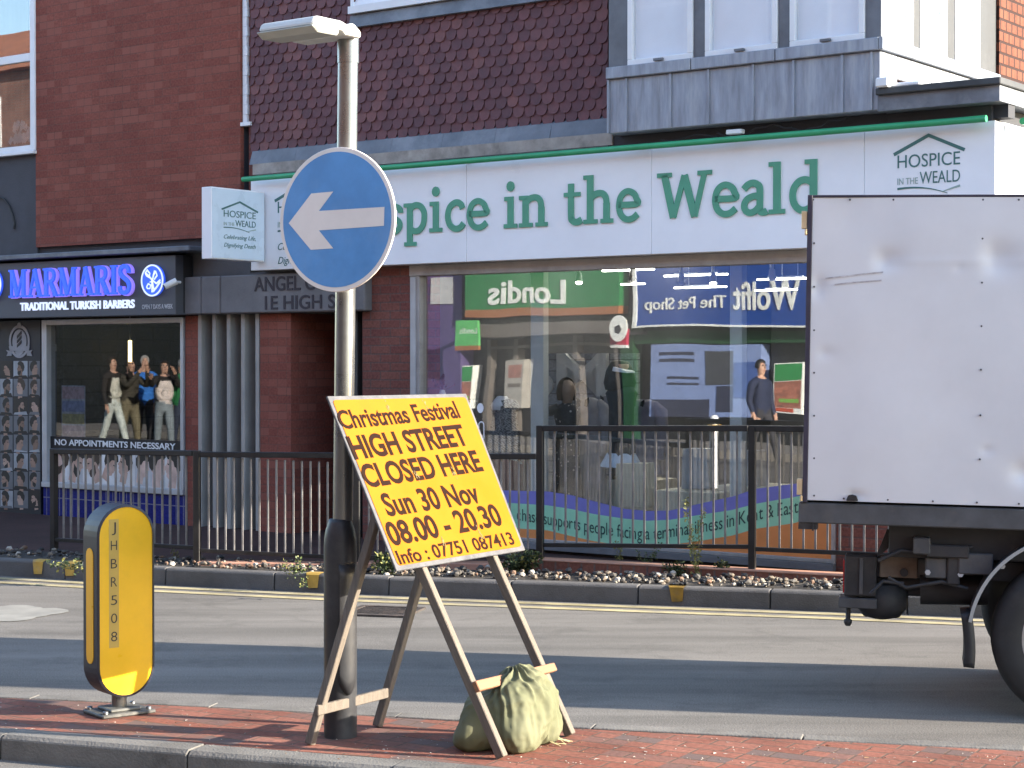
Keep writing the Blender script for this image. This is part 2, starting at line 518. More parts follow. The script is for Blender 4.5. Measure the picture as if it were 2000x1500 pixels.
def asphalt(name, c, streak=0.25, rot=radians(14)):
    m, t, p = newmat(name)
    tc = node(t, "ShaderNodeTexCoord")
    mp = node(t, "ShaderNodeMapping"); mp.inputs["Rotation"].default_value = (0, 0, rot); mp.inputs["Scale"].default_value = (0.25, 2.6, 1)
    L(t, tc.outputs["Object"], mp.inputs[0])
    a = node(t, "ShaderNodeTexNoise", Scale=1.0, Detail=6.0, Roughness=0.6); L(t, mp.outputs[0], a.inputs["Vector"])
    b = node(t, "ShaderNodeTexNoise", Scale=130.0, Detail=3.0); L(t, tc.outputs["Object"], b.inputs["Vector"])
    e = node(t, "ShaderNodeTexNoise", Scale=0.55, Detail=5.0); L(t, tc.outputs["Object"], e.inputs["Vector"])
    v = node(t, "ShaderNodeTexVoronoi", Scale=95.0); L(t, tc.outputs["Object"], v.inputs["Vector"])
    col = mixc(t, 1.0, c, ramp(t, a.outputs[0], [(0.3, g(1 - streak)), (0.7, g(1 + streak))]), 'MULTIPLY')
    col = mixc(t, 1.0, col, ramp(t, e.outputs[0], [(0.3, g(0.88)), (0.7, g(1.1))]), 'MULTIPLY')
    col = mixc(t, 1.0, col, ramp(t, b.outputs[0], [(0.3, g(0.62)), (0.7, g(1.38))]), 'MULTIPLY')
    # tar-darkened cracks, patches and pale stone chips
    dn = node(t, "ShaderNodeTexNoise", Scale=1.3, Detail=3.0); L(t, tc.outputs["Object"], dn.inputs["Vector"])
    dv = mixc(t, 0.25, tc.outputs["Object"], dn.outputs["Color"])
    cr = node(t, "ShaderNodeTexVoronoi", Scale=0.55); cr.feature = 'DISTANCE_TO_EDGE'; L(t, dv, cr.inputs["Vector"])
    col = mixc(t, ramp(t, cr.outputs["Distance"], [(0.0, g(0.12)), (0.008, g(0))]), col, (0.05, 0.047, 0.043, 1))
    st = node(t, "ShaderNodeTexNoise", Scale=2.2, Detail=7.0, Roughness=0.7); L(t, tc.outputs["Object"], st.inputs["Vector"])
    col = mixc(t, ramp(t, st.outputs[0], [(0.52, g(0)), (0.72, g(0.55))]), col, (0.07, 0.066, 0.06, 1))
    ch = node(t, "ShaderNodeTexVoronoi", Scale=60.0); L(t, tc.outputs["Object"], ch.inputs["Vector"])
    col = mixc(t, ramp(t, ch.outputs["Distance"], [(0.10, g(0.55)), (0.2, g(0))]), col, (0.26, 0.25, 0.23, 1))
    L(t, col, p.inputs["Base Color"])
    p.inputs["Roughness"].default_value = 0.82; p.inputs["Specular IOR Level"].default_value = 0.12
    bp = node(t, "ShaderNodeBump", Strength=0.3, Distance=0.003)
    L(t, v.outputs["Distance"], bp.inputs["Height"])
    b2 = node(t, "ShaderNodeBump", Strength=0.3, Distance=0.01)
    L(t, a.outputs[0], b2.inputs["Height"]); L(t, bp.outputs[0], b2.inputs["Normal"]); L(t, b2.outputs[0], p.inputs["Normal"])
    return m

m_road = asphalt("asphalt", (0.150, 0.140, 0.127, 1))
m_kerb = M("kerb_concrete", (0.105, 0.10, 0.097), 0.85, var=0.22, scale=3.0, bump=0.4, bscale=90, dirt=0.6)
m_kerb2 = M("island_kerb_concrete", (0.145, 0.136, 0.122), 0.85, var=0.22, scale=4.0, bump=0.4, bscale=90, dirt=0.8, dirtc=(0.055, 0.05, 0.044, 1))
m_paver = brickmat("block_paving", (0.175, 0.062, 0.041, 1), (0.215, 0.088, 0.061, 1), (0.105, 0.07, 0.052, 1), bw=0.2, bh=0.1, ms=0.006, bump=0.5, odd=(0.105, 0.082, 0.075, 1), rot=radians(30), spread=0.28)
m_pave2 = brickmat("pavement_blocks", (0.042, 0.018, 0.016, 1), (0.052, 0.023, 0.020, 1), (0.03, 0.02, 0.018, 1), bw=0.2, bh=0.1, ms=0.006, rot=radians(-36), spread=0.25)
m_yel = M("yellow_road_paint", (0.33, 0.28, 0.155), 0.8, var=0.35, scale=5.0, dirt=0.8, dirtc=(0.2, 0.19, 0.17, 1))
m_yelk = M("yellow_kerb_paint", (0.42, 0.26, 0.05), 0.75, var=0.3, scale=9.0, dirt=0.75, dirtc=(0.2, 0.19, 0.17, 1))
m_whp = M("worn_white_paint", (0.215, 0.208, 0.185), 0.8, var=0.2, scale=5.0, dirt=0.7, dirtc=(0.2, 0.19, 0.17, 1))

b = MB(); b.quad((-150, -150, ROAD_Z), (150, -150, ROAD_Z), (150, 150, ROAD_Z), (-150, 150, ROAD_Z))
kind(b.build("road", m_road), "structure")

# far kerb, stone by stone along its measured line
kp = [on_z(x, y, ROAD_Z) for x, y in ((-700, 1082), (-300, 1106), (0, 1125), (300, 1142), (700, 1161), (1300, 1183), (1640, 1195), (1890, 1206), (2400, 1226), (3200, 1250))]
def along(P, step):
    out, acc = [P[0]], 0.0
    dist = [0.0]
    for a, c in zip(P, P[1:]): dist.append(dist[-1] + (c - a).length)
    n = int(dist[-1] / step)
    for i in range(1, n + 1):
        t = i * step
        for k in range(len(P) - 1):
            if dist[k] <= t <= dist[k + 1]:
                out.append(P[k].lerp(P[k + 1], (t - dist[k]) / (dist[k + 1] - dist[k]))); break
    return out
def normals(P):
    N = []
    for i in range(len(P)):
        t = (P[min(i + 1, len(P) - 1)] - P[max(i - 1, 0)]).normalized()
        N.append(Vector((-t.y, t.x, 0)))                     # away from the road
    return N
ks = along(kp, 0.915)
kn = normals(ks)
b = MB()
for i in range(len(ks) - 1):
    a, c = ks[i], ks[i + 1]
    t = (c - a).normalized() * 0.004
    a, c = a + t, c - t
    n0, n1 = kn[i], kn[i + 1]
    j = R.uniform(-0.004, 0.004)
    h = PAVE_Z + 0.002 + j
    prof = ((0.0 + j, ROAD_Z - 0.05), (0.012 + j, h - 0.012), (0.03 + j, h), (0.125, h), (0.125, ROAD_Z - 0.05))
    v = [Vector((a.x, a.y, z)) + n0 * o for o, z in prof] + [Vector((c.x, c.y, z)) + n1 * o for o, z in prof]
    b.add(v, [(0, 1, 6, 5), (1, 2, 7, 6), (2, 3, 8, 7), (3, 4, 9, 8), (4, 3, 2, 1, 0), (5, 6, 7, 8, 9)])
kind(b.build("kerb", m_kerb, bevel=0.006), "structure")

def strip(P, o0, o1, z, name, mat, i0=0, i1=None):
    N = normals(P)
    b = MB()
    i1 = len(P) - 1 if i1 is None else i1
    for i in range(i0, i1):
        b.quad(P[i] + N[i] * o0 + Vector((0, 0, z - P[i].z)), P[i + 1] + N[i + 1] * o0 + Vector((0, 0, z - P[i + 1].z)),
               P[i + 1] + N[i + 1] * o1 + Vector((0, 0, z - P[i + 1].z)), P[i] + N[i] * o1 + Vector((0, 0, z - P[i].z)))
    return kind(b.build(name, mat, fix=False), "structure")
kf = along(kp, 0.3)
strip(kf, -0.19, -0.09, ROAD_Z + 0.004, "yellow_line", m_yel)
strip(kf, -0.40, -0.30, ROAD_Z + 0.004, "yellow_line", m_yel)
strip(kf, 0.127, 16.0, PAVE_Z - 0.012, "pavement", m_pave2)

# yellow no-loading dashes painted over the kerb
def kerb_dash(px):
    b = MB()
    for q in (px, px + 34):
        p = on_z(q, 1100, ROAD_Z)
        i = min(range(len(kf) - 1), key=lambda k: abs((CXP + FPX * kf[k].x / kf[k].y) - q))
        a = kf[i].lerp(kf[i + 1], 0.4); n = kn[min(range(len(ks)), key=lambda k: (ks[k] - a).length)]
        t = Vector((n.y, -n.x, 0))
        z1 = PAVE_Z + 0.009
        A = a - n * 0.0065
        def pp(o, w, z): return Vector((A.x, A.y, z)) + n * o + t * w
        b.quad(pp(0.0, -.03, ROAD_Z + .03), pp(0.0, .045, ROAD_Z + .035), pp(0.013, .05, z1 - .012), pp(0.013, -.05, z1 - .012))
        b.quad(pp(0.013, -.05, z1 - .012), pp(0.013, .05, z1 - .012), pp(0.03, .06, z1), pp(0.03, -.06, z1))
        b.quad(pp(0.03, -.06, z1), pp(0.03, .06, z1), pp(0.11, .06, z1), pp(0.11, -.06, z1))
    kind(b.build("kerb_marking", m_yelk, fix=False), "structure")
for q in (70, 598, 1262): kerb_dash(q)

# worn white patch on the road at the left
c = on_z(20, 1199, ROAD_Z)
b = MB()
pts = []
for i in range(36):
    a = 2 * pi * i / 36
    rr = 1 + 0.13 * sin(3 * a + 1) + 0.1 * sin(5 * a) + R.uniform(-.05, .05)
    pts.append((c.x + 0.30 * rr * cos(a), c.y + 0.42 * rr * sin(a), ROAD_Z + 0.004))
b.add(pts, [tuple(range(36))])
kind(b.build("white_road_marking", m_whp, fix=False), "structure")

# gully cover
gc = on_z(748, 1196, ROAD_Z)
t = thing("drain_cover", "dark iron gully grating set in the road behind the yellow board", "drain", (gc.x, gc.y, ROAD_Z))
fr = Frame(gc, (cos(-.25), sin(-.25), 0), (-sin(-.25), cos(-.25), 0))
m_iron = M("cast_iron", (0.07, 0.06, 0.055), 0.7, 0.3, var=0.4, scale=20, bump=0.5, dirt=0.7, dirtc=(0.17, 0.12, 0.09, 1))
b = MB(fr); b.box(-.23, .23, -.23, -.19, 0.002, .014); b.box(-.23, .23, .19, .23, 0.002, .014); b.box(-.23, -.19, -.189, .189, 0.002, .014); b.box(.19, .23, -.189, .189, 0.002, .014)
b.build("frame", m_iron, t)
b = MB(fr)
for i in range(7): b.box(-.186, .186, -.17 + i * .051, -.145 + i * .051, 0.003, .012)
b.build("grating", m_iron, t)

# traffic island: block paving between two kerbs
far = [on_z(x, y, 0) for x, y in ((-900, 1322), (-400, 1345), (0, 1363), (630, 1392), (697, 1397), (1122, 1423), (1300, 1432), (2000, 1467), (2800, 1507))]
near = [on_z(x, y, 0) for x, y in ((-900, 1352), (-400, 1390), (0, 1421), (350, 1450), (700, 1476), (1100, 1511), (1500, 1548), (2000, 1600), (2800, 1680))]
b = MB()
poly = near + far[::-1]
b.add([(p.x, p.y, 0.0) for p in poly], [tuple(range(len(poly)))])
isl = kind(b.build("island_paving", m_paver, fix=False), "structure")
def island_kerb(P, sgn, w, name):
    Q = along(P, 0.9); N = normals(Q)
    b = MB()
    for i in range(len(Q) - 1):
        t = (Q[i + 1] - Q[i]).normalized() * 0.003
        a, c = Q[i] + t, Q[i + 1] - t
        n0, n1 = N[i] * sgn, N[i + 1] * sgn
        j = R.uniform(-.003, .003)
        prof = ((0.002, -.2), (0.002, .004 + j), (w - .03, .004 + j), (w - .008, -.012 + j), (w, -.2))
        v = [Vector((a.x, a.y, z)) + n0 * o for o, z in prof] + [Vector((c.x, c.y, z)) + n1 * o for o, z in prof]
        b.add(v, [(0, 1, 6, 5), (1, 2, 7, 6), (2, 3, 8, 7), (3, 4, 9, 8), (4, 3, 2, 1, 0), (5, 6, 7, 8, 9)])
    return kind(b.build(name, m_kerb2, bevel=0.004), "structure")
island_kerb(near, -1, 0.16, "island_kerb")
island_kerb(far, 1, 0.13, "island_kerb")

# gravel bed between the far kerb and the railings
def gravel():
    cols = [(0.22, 0.195, 0.155), (0.15, 0.12, 0.09), (0.075, 0.068, 0.06), (0.035, 0.032, 0.03), (0.40, 0.37, 0.32), (0.15, 0.09, 0.058)]
    ms = [M("pebble", c, 0.7, var=0.25, scale=25) for c in cols]
    base = []
    phi = (1 + sqrt(5)) / 2
    iv = [Vector(p).normalized() for p in ((-1, phi, 0), (1, phi, 0), (-1, -phi, 0), (1, -phi, 0), (0, -1, phi), (0, 1, phi), (0, -1, -phi), (0, 1, -phi), (phi, 0, -1), (phi, 0, 1), (-phi, 0, -1), (-phi, 0, 1))]
    ifc = [(0, 11, 5), (0, 5, 1), (0, 1, 7), (0, 7, 10), (0, 10, 11), (1, 5, 9), (5, 11, 4), (11, 10, 2), (10, 7, 6), (7, 1, 8), (3, 9, 4), (3, 4, 2), (3, 2, 6), (3, 6, 8), (3, 8, 9), (4, 9, 5), (2, 4, 11), (6, 2, 10), (8, 6, 7), (9, 8, 1)]
    b = MB()
    N = normals(kf)
    rr = random.Random(3)
    vis = [i for i in range(len(kf) - 1) if -120 < CXP + FPX * kf[i].x / kf[i].y < 2300]
    for i in vis:
        dens = 52 if CXP + FPX * kf[i].x / kf[i].y > 330 else 30
        for _ in range(dens):
            p = kf[i].lerp(kf[i + 1], rr.random()) + N[i] * rr.uniform(0.15, 0.62)
            r = rr.choice((0.010, 0.013, 0.016, 0.020, 0.027))
            sc = Vector((rr.uniform(.8, 1.3), rr.uniform(.7, 1.1), rr.uniform(.6, .9)))
            a = rr.uniform(0, 6.3)
            b.mi = rr.choice((0, 1, 1, 2, 2, 2, 3, 3, 3, 4, 5))
            z = PAVE_Z - .01 + r * .45 + rr.uniform(0, .03)
            vs = []
            for q in iv:
                q = q * (r * rr.uniform(.85, 1.15)); q = Vector((q.x * sc.x, q.y * sc.y, q.z * sc.z))
                vs.append((p.x + q.x * cos(a) - q.y * sin(a), p.y + q.x * sin(a) + q.y * cos(a), z + q.z))
            b.add(vs, ifc, False)
    o = b.build("gravel", ms)
    kind(o, "stuff")
gravel()
m_soil = M("dark_soil", (0.045, 0.038, 0.032), 0.95, var=0.4, scale=12, bump=0.8, bscale=50)
strip(kf, 0.13, 0.66, PAVE_Z - 0.004, "planting_soil", m_soil)

# leaf bits and grit on the island
def litter():
    ms = [M("dry_leaf", (0.30, 0.17, 0.08), 0.8, var=0.4, scale=20), M("grit", (0.42, 0.38, 0.32), 0.9, var=0.3, scale=20)]
    b = MB(); rr = random.Random(11)
    for _ in range(420):
        k = rr.random()
        px, = (rr.uniform(0, 2000),)
        y0 = 1368 + .053 * px; y1 = min(1430 + .09 * px, 1495)
        p = on_z(px, rr.uniform(y0, max(y1, y0 + 8)), 0)
        s = rr.uniform(.003, .007) if k > .06 else rr.uniform(.009, .018)
        b.mi = 1 if rr.random() > .3 else 0
        a = rr.uniform(0, 6.3); h = rr.uniform(.001, .006)
        b.add([(p.x + s * cos(a), p.y + s * sin(a), .001), (p.x - s * .5 * sin(a), p.y + s * .5 * cos(a), h), (p.x - s * cos(a), p.y - s * sin(a), .002), (p.x + s * .5 * sin(a), p.y - s * .5 * cos(a), h * .5 + .001)], [(0, 1, 2, 3)])
    kind(b.build("leaf_litter", ms, fix=False), "stuff")
litter()
# ------------------------------------------------------------------ the two buildings
S, Z = FA.s, FA.z
def dside(px, s):
    """How far out along the facade's normal a point at s must stand to appear at column px."""
    lo, hi = -12.0, 4.0
    for _ in range(60):
        m = (lo + hi) / 2
        p = FA.pt(s, m, EYE)
        if CXP + FPX * p.x / p.y > px: lo = m
        else: hi = m
    return (lo + hi) / 2

m_brick = brickmat("red_brick", (0.195, 0.056, 0.040, 1), (0.225, 0.070, 0.049, 1), (0.16, 0.066, 0.05, 1), ms=0.005, bump=0.3, odd=(0.255, 0.090, 0.064, 1), spread=0.14)
m_brick2 = brickmat("dark_red_brick", (0.16, 0.055, 0.045, 1), (0.20, 0.078, 0.058, 1), (0.13, 0.075, 0.065, 1), ms=0.008, bump=0.4, spread=0.25)
m_conc = M("grey_concrete", (0.17, 0.165, 0.17), 0.85, var=0.2, scale=2.5, bump=0.3, dirt=0.5, dirtc=(0.09, 0.085, 0.085, 1))
m_render = M("dark_grey_render", (0.065, 0.066, 0.075), 0.85, var=0.2, scale=3, bump=0.25)
m_lead = M("lead_flashing", (0.14, 0.15, 0.17), 0.55, 0.15, var=0.3, scale=4, bump=0.3, bscale=9, dirt=0.6, dirtc=(0.3, 0.31, 0.32, 1))
m_zinc = M("zinc_sheet", (0.26, 0.285, 0.33), 0.5, 0.15, var=0.3, scale=3.0, bump=0.12, bscale=5, dirt=0.7, dirtc=(0.42, 0.44, 0.46, 1), uv=True, stretch=(5, 0.7, 1))
m_zincd = M("dark_zinc", (0.13, 0.14, 0.155), 0.5, 0.15, var=0.25, scale=4)
m_white = M("white_frame", (0.72, 0.73, 0.74), 0.4, var=0.06, scale=4)
m_board = M("white_sign_board", (0.82, 0.825, 0.85), 0.35, var=0.05, scale=1.2, dirt=0.12, dirtc=(0.5, 0.5, 0.5, 1))
m_blind = M("white_blind", (0.80, 0.81, 0.83), 0.5, var=0.08, scale=1.0)
m_alu = M("grey_aluminium", (0.42, 0.43, 0.45), 0.45, 0.4, var=0.12, scale=5)
m_beige = M("beige_window_head", (0.36, 0.33, 0.31), 0.6, var=0.15, scale=4, dirt=0.4)
m_black = M("blackish", (0.02, 0.02, 0.022), 0.6, var=0.2)
m_dark = M("dark_shade_fill", (0.035, 0.036, 0.042), 0.8, var=0.3, scale=2)  # dark tone standing in for shade around the fascia
m_roofd = M("dark_roof_felt", (0.055, 0.058, 0.062), 0.8, var=0.3, scale=4, dirt=0.4, dirtc=(0.11, 0.11, 0.11, 1))
m_green = M("green_enamel", (0.035, 0.30, 0.13), 0.35, var=0.12, scale=5)
m_glet = M("green_letters", (0.085, 0.31, 0.20), 0.45, var=0.06)
m_logo = M("dark_teal_print", (0.06, 0.16, 0.15), 0.5, var=0.05)
m_logo2 = M("pale_grey_green_print", (0.30, 0.40, 0.36), 0.5, var=0.05)
m_glass = glassmat("shop_glass", wob=0.03, tint=(0.93, 0.95, 0.95, 1), base=0.13)
m_glassb = glassmat("barber_glass", tint=(0.75, 0.78, 0.8, 1), base=0.075)
m_glassu = glassmat("upper_glass", tint=(0.7, 0.75, 0.78, 1), base=0.13)
m_timber = M("weathered_board", (0.32, 0.29, 0.26), 0.8, var=0.3, scale=5, dirt=0.6)

# ---- charity shop
ZFB, ZFT = Z(1030, 508, .16), Z(1340, 284, .16)
SC_R = S(1718, .28)
hb = thing("charity_shop_building", "brick and tile-hung building with zinc bay over the wide white-fascia shopfront", "building", FA.pt(0, 0, 0))
z_sill = Z(1300, 1078); za0_w = 3.6
sA, sB, sL, sR, sW0, sW1 = S(708), S(803), S(486), SC_R, S(803), S(1634)
b = MB(FA)
b.box(sA, sB, -.4, 0, -.05, ZFB + .3)
b.box(sW1, sR, -.4, 0, -.05, ZFB + .3)
b.box(sR - .3, sR - .02, -9, -.401, -.05, za0_w); b.box(sR - .3, sR - .16, -9, -.401, za0_w + .001, 7.2)
b.box(sL, sR - .301, -9, -8.7, -.05, 7.2)
b.box(sL, sL + .25, -8.69, -.41, ZFB + .31, 7.2)
b.box(sA, sA + .25, -8.69, -.401, -.05, ZFB + .3)
b.box(sL, sR - .2, -.4, -.005, ZFB + .301, 7.2); b.box(sR - .199, sR - .03, -.4, -.005, ZFB + .301, za0_w)
b.box(sL, sR, -9, 0.0, 7.201, 7.35)
b.build("wall", m_brick2, hb)
b = MB(FA); b.box(sB + .001, sW1 - .001, -.15, -.012, -.05, z_sill - .05)
b.build("stall_riser", m_roofd, hb)
b = MB(FA); b.box(sB + .001, sW1 - .001, -.15, .05, z_sill - .049, z_sill)
b.build("sill", m_conc, hb)

# hanging tiles, each with a rounded toe
def tiles():
    ms = [M("clay_tile", c, 0.75, var=0.2, scale=14, bump=0.2) for c in ((0.118, 0.050, 0.056), (0.138, 0.058, 0.062), (0.102, 0.045, 0.052), (0.165, 0.068, 0.066))]
    b = MB(FA)
    s0, s1 = S(490, .03), S(1186, .03)
    z0 = Z(940, 257, .03)
    gw, gh = 0.118, 0.088
    rows = int((6.3 - z0) / gh)
    wl, wz = S(688, .03), Z(800, 24, .03) - .03
    for r in range(rows):
        off = (r % 2) * gw / 2
        n = int((s1 - s0) / gw) + 1
        for i in range(-1, n + 1):
            a = s0 + i * gw + off
            c = a + gw - .006
            a1, c1 = max(a, s0), min(c, s1)
            if c1 - a1 < .02: continue
            zb = z0 + r * gh
            if zb + gh * .3 > wz and (a + c) / 2 > wl and zb > wz - .02: continue
            b.mi = R.choices((0, 1, 2, 3), (5, 4, 4, 1))[0]
            db = .036 + R.uniform(-.003, .004); dt = .010
            zt = zb + gh * 2.0
            jz = R.uniform(-.004, .004)
            P = [(a1, zt)]
            m = (a + c) / 2; hw = (c - a) / 2
            for k in range(9):
                x = -1 + 2 * k / 8
                sx = min(max(m + hw * x, a1), c1)
                P.append((sx, zb + jz + .052 * (1 - sqrt(max(0, 1 - abs(x) ** 2.4)))))
            P.append((c1, zt))
            def dd(z): return dt + (db - dt) * (zt - z) / (zt - zb)
            v = [(x, dd(z), z) for x, z in P] + [(x, dd(z) - .012, z) for x, z in P]
            k = len(P)
            b.add(v, [tuple(range(k))] + [(j, j + 1, k + j + 1, k + j) for j in range(k - 1)])
    return b.build("hanging_tiles", ms, hb)
tiles()
b = MB(FA)
zf0, zf1 = Z(954, 281, .07), Z(940, 254, .05)
s0, s1 = S(492, .05), S(1190, .05)
for i in range(7):
    a, c = s0 + (s1 - s0) * i / 7, s0 + (s1 - s0) * (i + 1) / 7 - .002
    j = R.uniform(-.004, .004)
    b.prism([(.0, zf1 + .03), (.04, zf1), (.075 + j, zf0 + .01), (.08 + j, zf0), (.06, zf0), (.0, zf1 - .02)], a, c, ax='s')
b.build("lead_flashing", m_lead, hb)
b = MB(FA); b.box(S(500, .1), S(1200, .1), .0, .14, ZFT + .055, zf0 - .006)
b.build("soffit_board", m_timber, hb)

# upper window whose sill shows at the top of the frame
wl, wr, wz = S(688, .03), S(1150, .03), Z(800, 24, .03)
b = MB(FA); b.prism([(.0, wz + .05), (.05, wz + .04), (.075, wz - .07), (.045, wz - .075), (.0, wz)], wl, wr, ax='s')
b.build("lead_apron", m_lead, hb)
w = MB(FA); w.box(wl, wr, -.0, .085, wz + .051, wz + .115)
wf = w.build("window", m_white, hb)
b = MB(FA)
for i in range(5):
    x = wl + (wr - wl) * i / 4
    b.box(x - (.0 if i == 0 else .03), x + (.03 if i < 4 else 0), .0, .05, wz + .116, wz + 1.3)
b.build("frame", m_white, wf)
b = MB(FA); b.box(wl + .01, wr - .01, .0, .02, wz + .116, wz + 1.3)
b.build("pane", m_blind, wf)

# zinc bay
D = .28
bs0, bs1 = S(1187, D), SC_R
za0, za1, zw0 = Z(1447, 238.5, D), Z(1454, 127, D), Z(1454, 103, D)
d_end = dside(1945, bs1)
b = MB(FA); b.box(bs0, bs1, 0.0, D, za0, za1)
b.box(bs1 - .15, bs1, d_end, -.0, za0 + .25, za1)
bay = b.build("bay_apron", m_zinc, hb, bevel=.006)
b = MB(FA)
for px in (1189, 1224, 1310, 1384, 1471, 1550, 1645, 1702):
    x = S(px, D)
    b = MB(FA); b.box(x - .009, x + .009, D, D + .016, za0 + .004, za1 - .004); b.build("seam", m_zinc, bay)
for k in range(6):
    y = D - (D - d_end) * (k + .55) / 6.2
    b = MB(FA); b.box(bs1, bs1 + .003, y - .006, y + .008, za0 + .25, za1 - .004); b.build("seam", m_zinc, bay)
b = MB(FA)
for px0, px1 in ((1187, 1352), (1353, 1516), (1517, 1718)):
    b.box(S(px0, D), S(px1, D) - .003, .0, D + .035, za1 + .001, zw0)
b.box(bs1 + .0, bs1 + .035, d_end, D + .034, za1 + .001, zw0)
b.build("bay_sill", m_zinc, hb, bevel=.005)
zt = zw0 + 1.35
def bay_window(px0, px1, dd):
    f = MB(FA)
    a, c = S(px0, D), S(px1, D)
    t = .045
    f.box(a, c, D - .09, D + .005, zw0 + .001, zw0 + t); f.box(a, a + t, D - .09, D + .005, zw0 + t, zt); f.box(c - t, c, D - .09, D + .005, zw0 + t, zt); f.box(a + t, c - t, D - .09, D + .005, zt - t, zt)
    wo = f.build("window", m_white, hb, bevel=.004)
    q = MB(FA); q.box(a + t, c - t, D - .06, D - .045, zw0 + t, zt - t); q.build("blind", m_blind, wo)
    q = MB(FA); q.box(a + t, c - t, D - .035, D - .03, zw0 + t, zt - t); q.build("pane", m_glassu_c, wo)
    q = MB(FA); q.box((a + c) / 2 - .04, (a + c) / 2 + .04, D + .006, D + .03, zw0 + .012, zw0 + .03); q.build("handle", m_zincd, wo)
m_glassu_c = glassmat("bay_glass", tint=(0.98, 0.99, 1.0, 1), base=0.008)
for p0, p1 in ((1225, 1352), (1376, 1517), (1541, 1687)): bay_window(p0, p1, D)
b = MB(FA)
for p0, p1 in ((1187, 1224), (1353, 1375), (1518, 1540), (1688, 1718)):
    b.box(S(p0, D), S(p1, D), D - .12, D - .012, zw0 + .001, zt)
b.box(bs0, bs1, -.0, D + .03, zt + .001, 6.6)
b.box(bs0, bs1 - .16, .0, .02, zw0, zt)
b.build("bay_mullion", m_zincd, hb)
for q0, q1 in ((1729, 1782), (1796, 1848), (1864, 1912)):
    y0, y1 = dside(q0, bs1), dside(q1, bs1)
    f = MB(FA); t = .04
    f.box(bs1 - .08, bs1 + .004, y0, y1, zw0 + .001, zw0 + t); f.box(bs1 - .08, bs1 + .004, y0, y0 - t, zw0 + t, zt); f.box(bs1 - .08, bs1 + .004, y1, y1 + t, zw0 + t, zt)
    wo = f.build("window", m_white, hb, bevel=.004)
    q = MB(FA); q.box(bs1 - .06, bs1 - .045, y1 + t, y0 - t, zw0 + t, zt); q.build("blind", m_blind, wo)
b = MB(FA)
y_prev = D - .011
for q0, q1 in ((1718.5, 1729), (1782, 1796), (1848, 1864), (1912, 1945)):
    b.box(bs1 - .11, bs1 - .006, min(dside(q0, bs1) - .0005, D - .13), dside(q1, bs1) + .0005, zw0 + .001, zt) if q0 > 1720 else None
b.box(bs1 - .11, bs1 - .0, d_end, D - .13, zt + .001, 6.6)
b.build("bay_post", m_roofd, hb)
# sunlit tile hanging on the flank
m_tilel = brickmat("orange_flank_tiles", (0.115, 0.036, 0.019, 1), (0.135, 0.044, 0.024, 1), (0.03, 0.012, 0.009, 1), bw=0.118, bh=0.09, ms=0.012, bump=0.8, odd=(0.15, 0.052, 0.028, 1), spread=0.15)
b = MB(FA); b.box(bs1 - .05, bs1 + .02, -8.9, d_end - .002, za0 + .3, 7.1)
b.build("flank_tiles", m_tilel, hb)

# flat roof over the corner of the shop
zr0, zr1 = Z(1830, 200, .34), Z(1830, 161, .34)
rs0, rs1 = S(1708, .34), S(1952, .34)
b = MB(FA); b.prism([(rs0, .34), (rs1, .34), (rs1, -8), (bs1 + .036, -8), (bs1 + .036, .0), (rs0, .0)], zr0 + .09, zr1, ax='z')
fr_ = b.build("flat_roof", m_roofd, hb, bevel=.006)
b = MB(FA); b.prism([(rs0, .30), (rs1 - .02, .30), (rs1 - .02, -8), (bs1 + .036, -8), (bs1 + .036, .0), (rs0, .0)], zr0 - .02, zr0 + .088, ax='z')
b.build("gutter", m_lead, fr_)
b = MB(FA); b.box(bs1 + .002, bs1 + .10, .30, .37, zr1 + .001, zr1 + .07); b.box(bs1 + .002, bs1 + .3, .06, .29, zr1 + .001, zr1 + .035)
b.build("roof_flashing", m_white, fr_, bevel=.01)
b = MB(FA); b.box(S(1190, .1), rs1 - .03, .0, .12, ZFT + .02, za0 - .004)  # dark block standing in for the shaded gap above the rail
b.build("fascia_shade_block", m_dark, hb)
# underside behind the fascia return, its shade put into the dark colour
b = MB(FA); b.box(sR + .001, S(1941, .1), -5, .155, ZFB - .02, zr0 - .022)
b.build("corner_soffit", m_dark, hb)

# cable under the bay
b = MB(FA); zc = za0 - .05
b.tube([(S(1400 + 12 * i, .2), .2, zc - .03 * sin(i * .55) - .01 * (i % 3)) for i in range(22)], .007, 6)
b.tube([(S(1290 + 12 * i, .2), .2, zc - .02 - .015 * sin(i * .8)) for i in range(10)], .006, 6)
b.build("cable", m_black, hb)
b = MB(FA); b.box(S(1422, .22), S(1452, .22), .2, .26, zc - .03, zc + .005)
b.build("junction_box", m_white, hb, bevel=.005)

# shop window
fr = MB(FA)
fr.box(sB + .001, S(822), -.08, .02, z_sill + .001, ZFB - .09)
fr.box(sB + .001, sW1 - .001, -.08, .03, ZFB - .089, ZFB + .005)
fr.box(S(1626), sW1 - .001, -.08, .02, z_sill + .001, ZFB - .09)
fr.box(S(822), S(1626), -.08, .0, z_sill + .001, z_sill + .03)
shopwin = fr.build("shop_window", m_beige, hb, bevel=.004)
b = MB(FA); b.box(S(806), S(816), .021, .03, z_sill + .002, ZFB - .1)
b.build("frame_edge", m_alu, shopwin)
b = MB(FA); b.box(S(822), S(1626), -.045, -.035, z_sill + .03, ZFB - .09)
b.build("pane", m_glass, shopwin)
b = MB(FA); c_ = FA.hit(938, 797, -.033); b.disc(c_, .035, .042, -.034, -.033, 20)
b.build("window_sticker", m_board, shopwin)
b = MB(FA); c_ = FA.hit(940, 842, -.033)
